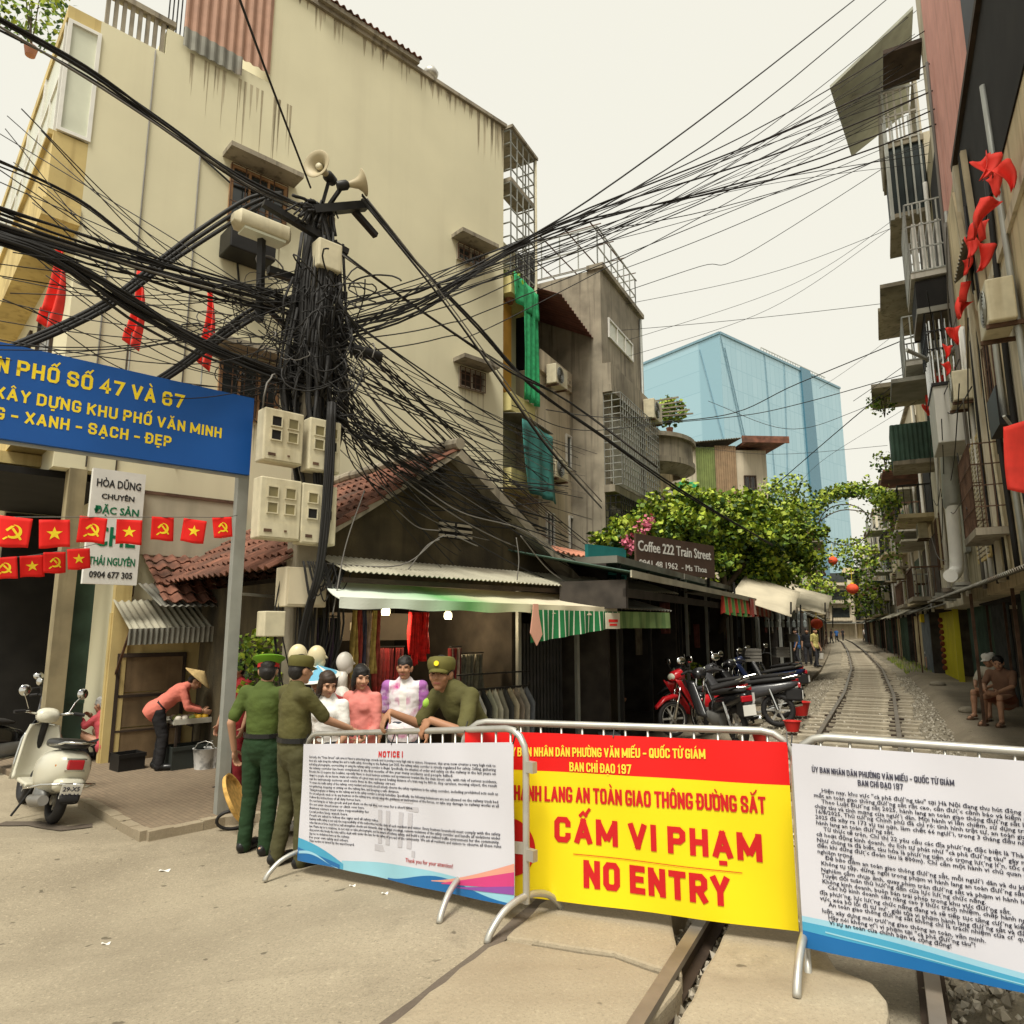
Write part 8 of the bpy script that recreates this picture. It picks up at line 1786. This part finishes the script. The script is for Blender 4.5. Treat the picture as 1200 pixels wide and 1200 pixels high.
for i, (px, py, hd, c, lab) in enumerate(((872, 868, 38, mblk, 'black motorbike parked beside the red one with its handlebar high'), (893, 850, 95, mgry, 'dark grey motorbike in the middle of the row beside the track'), (906, 838, 62, mblk, 'black motorbike parked in the row before the red flower pots'), (915, 826, 118, mblu, 'dark blue motorbike near the blue shirted man'), (925, 815, 50, mblk, 'farthest black motorbike of the row beside the track'), (850, 842, 110, mgry, 'dark motorbike in the shop mouth behind the red motorbike'))):
    p = gp(px, py); q = p + TN * .35; motorbike(lab, (q.x, q.y, zg(q.x, q.y)), TA + R(hd), 6 if i % 2 else -5, c, 'motorbikes parked along the shops')
for px, py, hd, c, lab in ((6, 905, 60, mblk, 'black motorbike in the dark doorway at the far left edge'), (48, 885, 120, mgry, 'dark motorbike hidden in shadow behind the white scooter')):
    p = gp(px, py); motorbike(lab, tuple(p), R(hd), 6, c)
# ================================================================ small things on the pavement and by the track
fs = gp(205, 905); fs.z = -.275
ft = thing('fruit_stand', 'low fruit stand with a pale tray on a dark crate in front of the vendor', 'stand', fs, AA)
hf = .62
MB().bx(-.12, .42, -.22, .22, hf - .03, hf).bx(-.14, .44, -.24, -.22, hf - .03, hf + .04).bx(-.14, .44, .22, .24, hf - .03, hf + .04).build('tray', mat('pale tray', (.45, .43, .36), .6), ft)
for x in (-.08, .38):
    for y in (-.18, .18): MB().bar((x, y, 0), (x, y, hf - .03), .03, .03).build('leg', darkwood, ft)
rq = random.Random(5)
for i in range(12):
    x = -.06 + .09 * (i % 5); y = -.16 + .11 * (i // 5); c = ((.55, .33, .02), (.52, .48, .40), (.30, .36, .10))[0 if i % 5 >= 3 else i % 3 if i % 3 else 1]
    q = Vector(ft.matrix_basis @ Vector((x, y, hf))); o = MB().ell((0, 0, .042), (.05, .05, .042), n=12, m=8).build('fruit', mat('fruit %.2f' % c[0], c, .5, var=.15), None, smooth=True, loc=(0, 0, 0)); o.location = q
    tag(o, 'round %s fruit on the vendor\'s tray' % ('golden' if c[0] == .55 else 'pale' if c[0] == .52 else 'green'), 'fruit', 'fruit on the vendor\'s tray')
def box_thing(name, lab, cat, px, py, s, m, z=-.275, lid=None):
    p = gp(px, py); p.z = z if z is not None else p.z; t = thing(name, lab, cat, p, AA + R(rq.uniform(-15, 15)))
    a, b, c = s; w = .015
    MB().bx(-a / 2, a / 2, -b / 2, b / 2, 0, w).bx(-a / 2, -a / 2 + w, -b / 2, b / 2, w, c).bx(a / 2 - w, a / 2, -b / 2, b / 2, w, c).bx(-a / 2 + w, a / 2 - w, -b / 2, -b / 2 + w, w, c).bx(-a / 2 + w, a / 2 - w, b / 2 - w, b / 2, w, c).build('box', m, t)
    r = MB().bx(-a / 2 - .01, a / 2 + .01, -b / 2 - .012, -b / 2 - .001, c - .05, c).bx(-a / 2 - .01, a / 2 + .01, b / 2 + .001, b / 2 + .012, c - .05, c).build('rim', m, t)
    if lid: MB().bx(-a / 2 - .02, a / 2 + .02, -b / 2 - .02, b / 2 + .02, c + .002, c + .03).build('lid', lid, t)
    return t
box_thing('crate', 'dark crate on the pavement under the fruit tray', 'crate', 216, 905, (.5, .35, .30), mat('dark plastic', (.03, .035, .03), .6))
box_thing('crate', 'black box by the wooden panel beside the vendor\'s legs', 'crate', 148, 908, (.34, .3, .22), blackm)
for i, (px, py) in enumerate(((238, 907), (251, 905))):
    p = gp(px, py); p.z = -.275; t = thing('bucket', ('printed white bucket of goods left of the sign post', 'white bucket partly behind the sign post')[i], 'bucket', p)
    MB().lathe([(0, 0), (.12, 0), (.15, .26), (.16, .27), (.145, .27), (.115, .02), (0, .02)], n=22).build('bucket', mat('printed white plastic', (.62, .62, .60), .5, var=.1, blotch=.8, stain=(.05, .06, .06), sscale=7), t, smooth=2); MB().tube([(.15, 0, .25), (.1, .0, .33), (0, 0, .36), (-.1, 0, .33), (-.15, 0, .25)], .005, 6).build('handle', steel, t)
p = gp(246, 885); p.z = -.275; tt = thing('meat_table', 'low table of reddish goods under the awning brace', 'table', p, AA)
MB().bx(-.4, .5, -.25, .25, .42, .45).build('table_top', darkwood, tt)
for x in (-.35, .45):
    for y in (-.2, .2): MB().bar((x, y, 0), (x, y, .42), .03, .03).build('leg', darkwood, tt)
for i in range(5): q = tt.matrix_basis @ Vector((-.3 + .16 * i, -.05, .45)); o = MB().ell((0, 0, .025), (.07, .11, .03), n=12, m=8).build('meat', mat('reddish goods', (.34, .10, .07), .5, var=.3), None, smooth=True, loc=(0, 0, 0)); o.location = q; tag(o, 'reddish lump of goods on the low dark table', 'food', 'reddish goods on the low table')
# person in red deep under the awning
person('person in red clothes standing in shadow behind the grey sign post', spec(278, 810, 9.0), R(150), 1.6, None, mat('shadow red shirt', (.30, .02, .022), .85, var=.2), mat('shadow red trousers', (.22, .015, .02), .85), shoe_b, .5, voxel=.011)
# bicycle wheel with a yellow tray beside the post
p = gp(272, 975); t = thing('carrier', 'round wicker carrier tray with a yellow woven top leaning beside the sign post', 'basket', p, R(20))
MT = Matrix.Translation((0, .05, .28)) @ Matrix.Rotation(R(62), 4, 'Y') @ Matrix.Rotation(R(10), 4, 'X')
MB().lathe([(0, 0), (.24, 0), (.26, .01), (.27, .05), (.255, .05), (.24, .02), (0, .015)], MT, 26).build('tray', mat('yellow woven tray', (.55, .33, .09), .8, var=.3, scale=18, bump=.5, bscale=60), t, smooth=2)
MB().tube([(.15 * math.cos(a * .3), .06, .10 + .085 * math.sin(a * .3)) for a in range(22)], .016, 8).build('rim', blackm, t, smooth=True)
# red pots and plants at the track edge
for i, (px, py, s, lab) in enumerate(((929, 857, .13, 'small red flower pot standing at the edge of the track ballast'), (937, 838, .2, 'wide red basin beside the red flower pot at the track edge'), (892, 872, .12, 'red rag pot at the foot of the dark motorbikes'))):
    p = gp(px, py); t = thing('flower_pot', lab, 'pot', p)
    MB().lathe([(0, 0), (s * .7, 0), (s, s * 1.2), (s * 1.1, s * 1.25), (s * .92, s * 1.25), (s * .65, .03), (0, .03)], n=20).build('pot', mat('red plastic', (.62, .03, .025), .45, var=.1), t, smooth=2)
    MB().lathe([(0, s * .9), (s * .85, s * .95), (s * .86, s * .97)], n=16).build('soil', dirtm, t)
p = gp(962, 772); t = thing('bucket', 'white bucket standing on the ballast beside the yellow green blouse', 'bucket', p); MB().lathe([(0, 0), (.13, 0), (.17, .3), (.155, .3), (.12, .02), (0, .02)], n=18).build('bucket', whitep, t, smooth=2); MB().tube([(.16, 0, .28), (0, 0, .4), (-.16, 0, .28)], .006, 6).build('handle', steel, t)
# stools
for i, (px, py) in enumerate(((690, 905), (715, 895), (760, 880))):
    p = gp(px, py) + TN * .6; p.z = zg(p.x, p.y); t = thing('stool', ('low plastic stool in the dark corner shop, nearest the banner', 'low plastic stool in the middle of the dark shops', 'low plastic stool by the motorbikes in the dark shops')[i], 'stool', p)
    MB().bx(-.16, .16, -.16, .16, .27, .30).build('seat', mat('grey blue plastic', (.10, .12, .13), .5, var=.2), t, bevel=.02)
    for x in (-.13, .13):
        for y in (-.13, .13): MB().bar((x * 1.15, y * 1.15, 0), (x, y, .27), .03, .03).build('leg', mat('grey blue plastic', (.10, .12, .13)), t)
# decorations in the dark shops: pale wreaths, tags, hanging stock
for i, (px, py, Y, lab) in enumerate(((679, 790, 13.6, 'pale ring shaped wreath hanging in the dark corner shop'), (699, 788, 13.6, 'pale figured ornament beside the wreath in the dark corner shop'), (706, 765, 13.6, 'small pale ornament hanging above the others in the dark shop'), (643, 800, 12.8, 'pale label on the dark shop wall near the garment rack'))):
    p = at(px, py, Y); t = thing('ornament', lab, 'ornament', p); m_ = mat('dim pale ornament', (.40, .37, .30), .8, var=.3)
    if i == 0: MB().tube([(.09 * math.cos(a * .33), 0, .12 * math.sin(a * .33)) for a in range(20)], .025, 8).build('ring', m_, t, smooth=True)
    else: MB().ell((0, 0, 0), (.05, .02, .08)).ell((.03, 0, .09), (.03, .02, .04)).build('figure', m_, t, smooth=True)
    MB().tube([(0, 0, .1), (0, 0, .5)], .004, 5).build('string', blackm, t)
# stock hanging along the dark shop fronts
for i in range(26):
    x = 1.0 + i * .92; p = cw(x, cr_.uniform(.1, 1.2), cr_.uniform(1.7, 2.4)); c = ((.12, .10, .07), (.05, .06, .08), (.16, .05, .04), (.09, .11, .07), (.22, .20, .16))[i % 5]
    o = MB().grid(lambda u, v, i=i: ((u - .5) * .3 * (1 - .2 * v), .03 * math.sin(u * 12 + i), -.6 * v * (1 + .1 * math.sin(i))), 10, 6, .02).build('hanging_cloth', mat('dim cloth %d' % (i % 5), c, .85, var=.4, scale=7), None, smooth=True, loc=(0, 0, 0)); o.location = p; o.rotation_euler = (0, 0, TA + cr_.uniform(-.5, .5))
    tag(o, 'dim piece of cloth or bag hanging in the dark shop fronts along the track', 'cloth', 'goods hanging in the dark shops')
# grass and weeds by the right hand wall and between the stones
# ================================================================ vegetation
lr_ = random.Random(77)
def leafy(mb, c, rad, n, s, squash=1.0, mi=None, droop=.3):
    c = Vector(c)
    for _ in range(n):
        d = Vector((lr_.gauss(0, 1), lr_.gauss(0, 1), lr_.gauss(0, 1))).normalized(); r_ = rad * lr_.random() ** .33
        p = c + Vector((d.x * r_, d.y * r_, d.z * r_ * squash)); a = Vector((lr_.gauss(0, 1), lr_.gauss(0, 1), lr_.gauss(-droop, .5))).normalized(); b = a.cross(Vector((lr_.gauss(0, 1), lr_.gauss(0, 1), lr_.gauss(0, 1)))).normalized()
        L = s * lr_.uniform(.6, 1.3); w = L * .42
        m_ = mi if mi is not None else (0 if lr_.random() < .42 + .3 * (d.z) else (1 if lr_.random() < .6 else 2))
        mb.add([p, p + a * L * .5 + b * w, p + a * L, p + a * L * .5 - b * w], [(0, 1, 2, 3)], m_)
def tree(label, base, lobes, trunk, n, s, name='tree', cat='tree', flowers=None):
    t = thing(name, label, cat, base); B_ = Vector(base); tk = MB()
    for pts, r0, r1 in trunk:
        P = spline([Vector(p) - B_ for p in pts], 14); k = len(P) - 1; tk.tube(P, [r0 + (r1 - r0) * i / k for i in range(k + 1)], 9)
    tk.build('trunk', bark, t, smooth=True); cr = MB(); tot = sum(r ** 2 for _, r, _ in lobes)
    for c, r_, sq in lobes:
        m_ = int(n * r_ ** 2 / tot)
        for j in range(11):      # every lobe is a spray of smaller clumps with gaps between
            d = Vector((lr_.gauss(0, 1), lr_.gauss(0, 1), lr_.gauss(.15, .8))).normalized() * r_ * lr_.uniform(.35, .85); d.z *= sq
            leafy(cr, Vector(c) - B_ + d, r_ * lr_.uniform(.34, .58), m_ // 11, s, .8)
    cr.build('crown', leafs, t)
    if flowers:
        fl = MB()
        for c, r_, k in flowers: leafy(fl, Vector(c) - B_, r_, k, s * .7, 1, 0)
        fl.build('blossom', mat('pink blossom', (.62, .16, .24), .6, var=.25), t)
    return t
q = lambda px, py, Y: at(px, py, Y)
b0 = cw(9.5, 1.2, -.2)
tree('broad bright green leafy tree spreading over the shops behind the cafe sign', b0,
     [(q(740, 625, 18.5), .85, .7), (q(775, 608, 19), .9, .7), (q(815, 598, 20), 1.0, .7), (q(860, 600, 21), 1.15, .7), (q(900, 612, 22), 1.1, .7), (q(935, 628, 23), .9, .8), (q(880, 650, 21.5), 1.0, .8), (q(835, 640, 20.5), 1.0, .8), (q(790, 645, 19.5), .8, .8), (q(910, 670, 22.5), .85, .8), (q(865, 680, 21.5), .7, .8), (q(715, 635, 18), .5, .8), (q(925, 600, 23), .6, .7), (q(800, 625, 19), 1.0, .7), (q(845, 620, 20), 1.15, .8), (q(885, 630, 21), 1.15, .8), (q(760, 640, 18.6), .8, .8), (q(940, 650, 23), .8, .9), (q(895, 665, 21.5), .9, .8), (q(830, 660, 20), .9, .8)],
     [([b0, q(850, 720, 20), q(840, 640, 20.5)], .16, .07), ([q(848, 690, 20.2), q(800, 640, 19.5), q(760, 620, 18.8)], .08, .03), ([q(850, 690, 20.2), q(890, 640, 21.8), q(925, 620, 22.6)], .09, .03), ([q(842, 650, 20.5), q(860, 610, 21)], .06, .02)],
     34000, .15, flowers=[(q(737, 634, 17.5), .22, 60), (q(752, 618, 17.6), .25, 70), (q(740, 640, 17.4), .15, 40), (q(762, 610, 17.8), .18, 40)])
# vine arching over the track
va = thing('vine', 'vine trained on a thin arch crossing above the far track', 'plant', tp(24, 1.4))
vb = Vector(tp(24, 1.4)); arch = [q(935, 612, 24), q(965, 583, 25), q(995, 574, 26), q(1025, 578, 25), q(1045, 590, 23)]
hoop = [q(955 + 28 * math.cos(a * .2), 622 + 26 * math.sin(a * .2), 25) for a in range(32)]; hoop = [q(990 + 30 * math.cos(a * .2), 615 + 24 * math.sin(a * .2), 25.5) for a in range(32)]
MB().tube([p - vb for p in spline(arch, 24)], .03, 7).tube([p - vb for p in hoop], .02, 6).tube([p - vb for p in spline([q(940, 625, 24), q(985, 598, 25), q(1035, 605, 24)], 12)], .02, 6).build('stem', bark, va, smooth=True)
vl = MB()
for p in spline(arch, 40): leafy(vl, p - vb, .42, 55, .13, .75)
for a in range(0, 32, 2): leafy(vl, hoop[a] - vb, .22, 10, .11, 1)
for px, py in ((1040, 600), (1047, 615), (1043, 640), (1046, 660), (1040, 585), (1020, 570), (950, 600), (960, 640), (1030, 592)): leafy(vl, q(px, py, 23.5) - vb, .42, 70, .12, 1.1)
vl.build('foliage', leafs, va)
# plants on balconies and roofs
def plant(label, c, r_, n, s, name='plant', pot=True, mi=None):
    t = thing(name, label, 'plant', Vector(c) - Vector((0, 0, r_ * 1.1)))
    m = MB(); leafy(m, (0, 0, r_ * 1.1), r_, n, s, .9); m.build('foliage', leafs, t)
    st_ = MB()
    for i in range(4): st_.tube([(0, 0, .02), (lr_.uniform(-.3, .3) * r_, lr_.uniform(-.3, .3) * r_, r_ * 1.3)], .012, 5)
    st_.build('stem', bark, t)
    if pot: MB().lathe([(0, -.2), (.1, -.2), (.14, .02), (.11, .02), (0, 0)], n=14).build('pot', mat('clay pot', (.28, .12, .07), .8), t, smooth=2)
plant('bright green plant spilling over the rounded balcony', q(784, 482, 26), .62, 420, .2)
plant('yellow green plant on the narrow house balcony above the netting', q(597, 330, 16.4), .35, 200, .12)
plant('dark leafy plant on the roof at the upper left corner', q(42, 12, 14), .9, 500, .13)
plant('green creeper growing beside the utility pole above the mannequins', q(300, 765, 8.2), .30, 300, .075, pot=False); plant('green creeper lower down beside the utility pole', q(308, 800, 8.1), .25, 200, .075, pot=False)
plant('leafy plants on the terrace beside the brown tin storey', q(925, 575, 30), .9, 400, .16); plant('bare leafed shrub on the roof of the tin shed house', q(905, 575, 33), .8, 300, .14)
plant('potted palm green bush under the far canopy on the left', q(957, 690, 33), .95, 500, .17, pot=False); plant('green climbing bush on the far right hand houses', q(1003, 655, 46), 1.7, 900, .22, pot=False); plant('green shrub below the far right balconies', q(1012, 700, 48), 1.6, 700, .22, pot=False)
plant('dry vine hanging on the pale right hand house', q(1035, 470, 21), .5, 260, .1, pot=False); plant('hanging vine below the green balcony on the right', q(1037, 540, 21), .4, 160, .1, pot=False); plant('weedy plant at the foot of the green shack roof on the right', q(1192, 670, 10.5), .22, 160, .07, pot=False)
plant('small bush at the shop door behind the motorbikes', q(808, 790, 16.5), .35, 220, .10)
gr = MB()
for _ in range(900):
    t_ = 26 + 14 * lr_.random(); d_ = -1.3 - .9 * lr_.random(); p = tp(t_, d_); a = lr_.uniform(0, 6.28); h = lr_.uniform(.06, .22); gr.add([(p.x, p.y, -.05), (p.x + .03 * math.cos(a), p.y + .03 * math.sin(a), -.05), (p.x + .06 * math.cos(a), p.y, h)], [(0, 1, 2)], lr_.randrange(2))
tag(gr.build('grass', leafs[:2], loc=(0, 0, 0)), 'low green grass by the right hand wall far along the track', 'grass', kind='stuff')
# a heap of sand bags of rubble by the right hand path
for i, (t_, d_) in enumerate(((19.5, -1.75), (12.4, -1.8), (2.2, -1.9))):
    p = tp(t_, d_, .02); o = MB().ell((0, 0, .06), (.22, .16, .09), n=14, m=8).build('stone_heap', ballm, None, smooth=True, loc=(0, 0, 0)); o.location = p
    tag(o, ('small heap of gravel by the yellow sheet wall', 'low mound of gravel beyond the seated pair', 'broken stone lump beside the path near the right barrier')[i], 'gravel heap')
bpy.data.scenes.remove(TS)
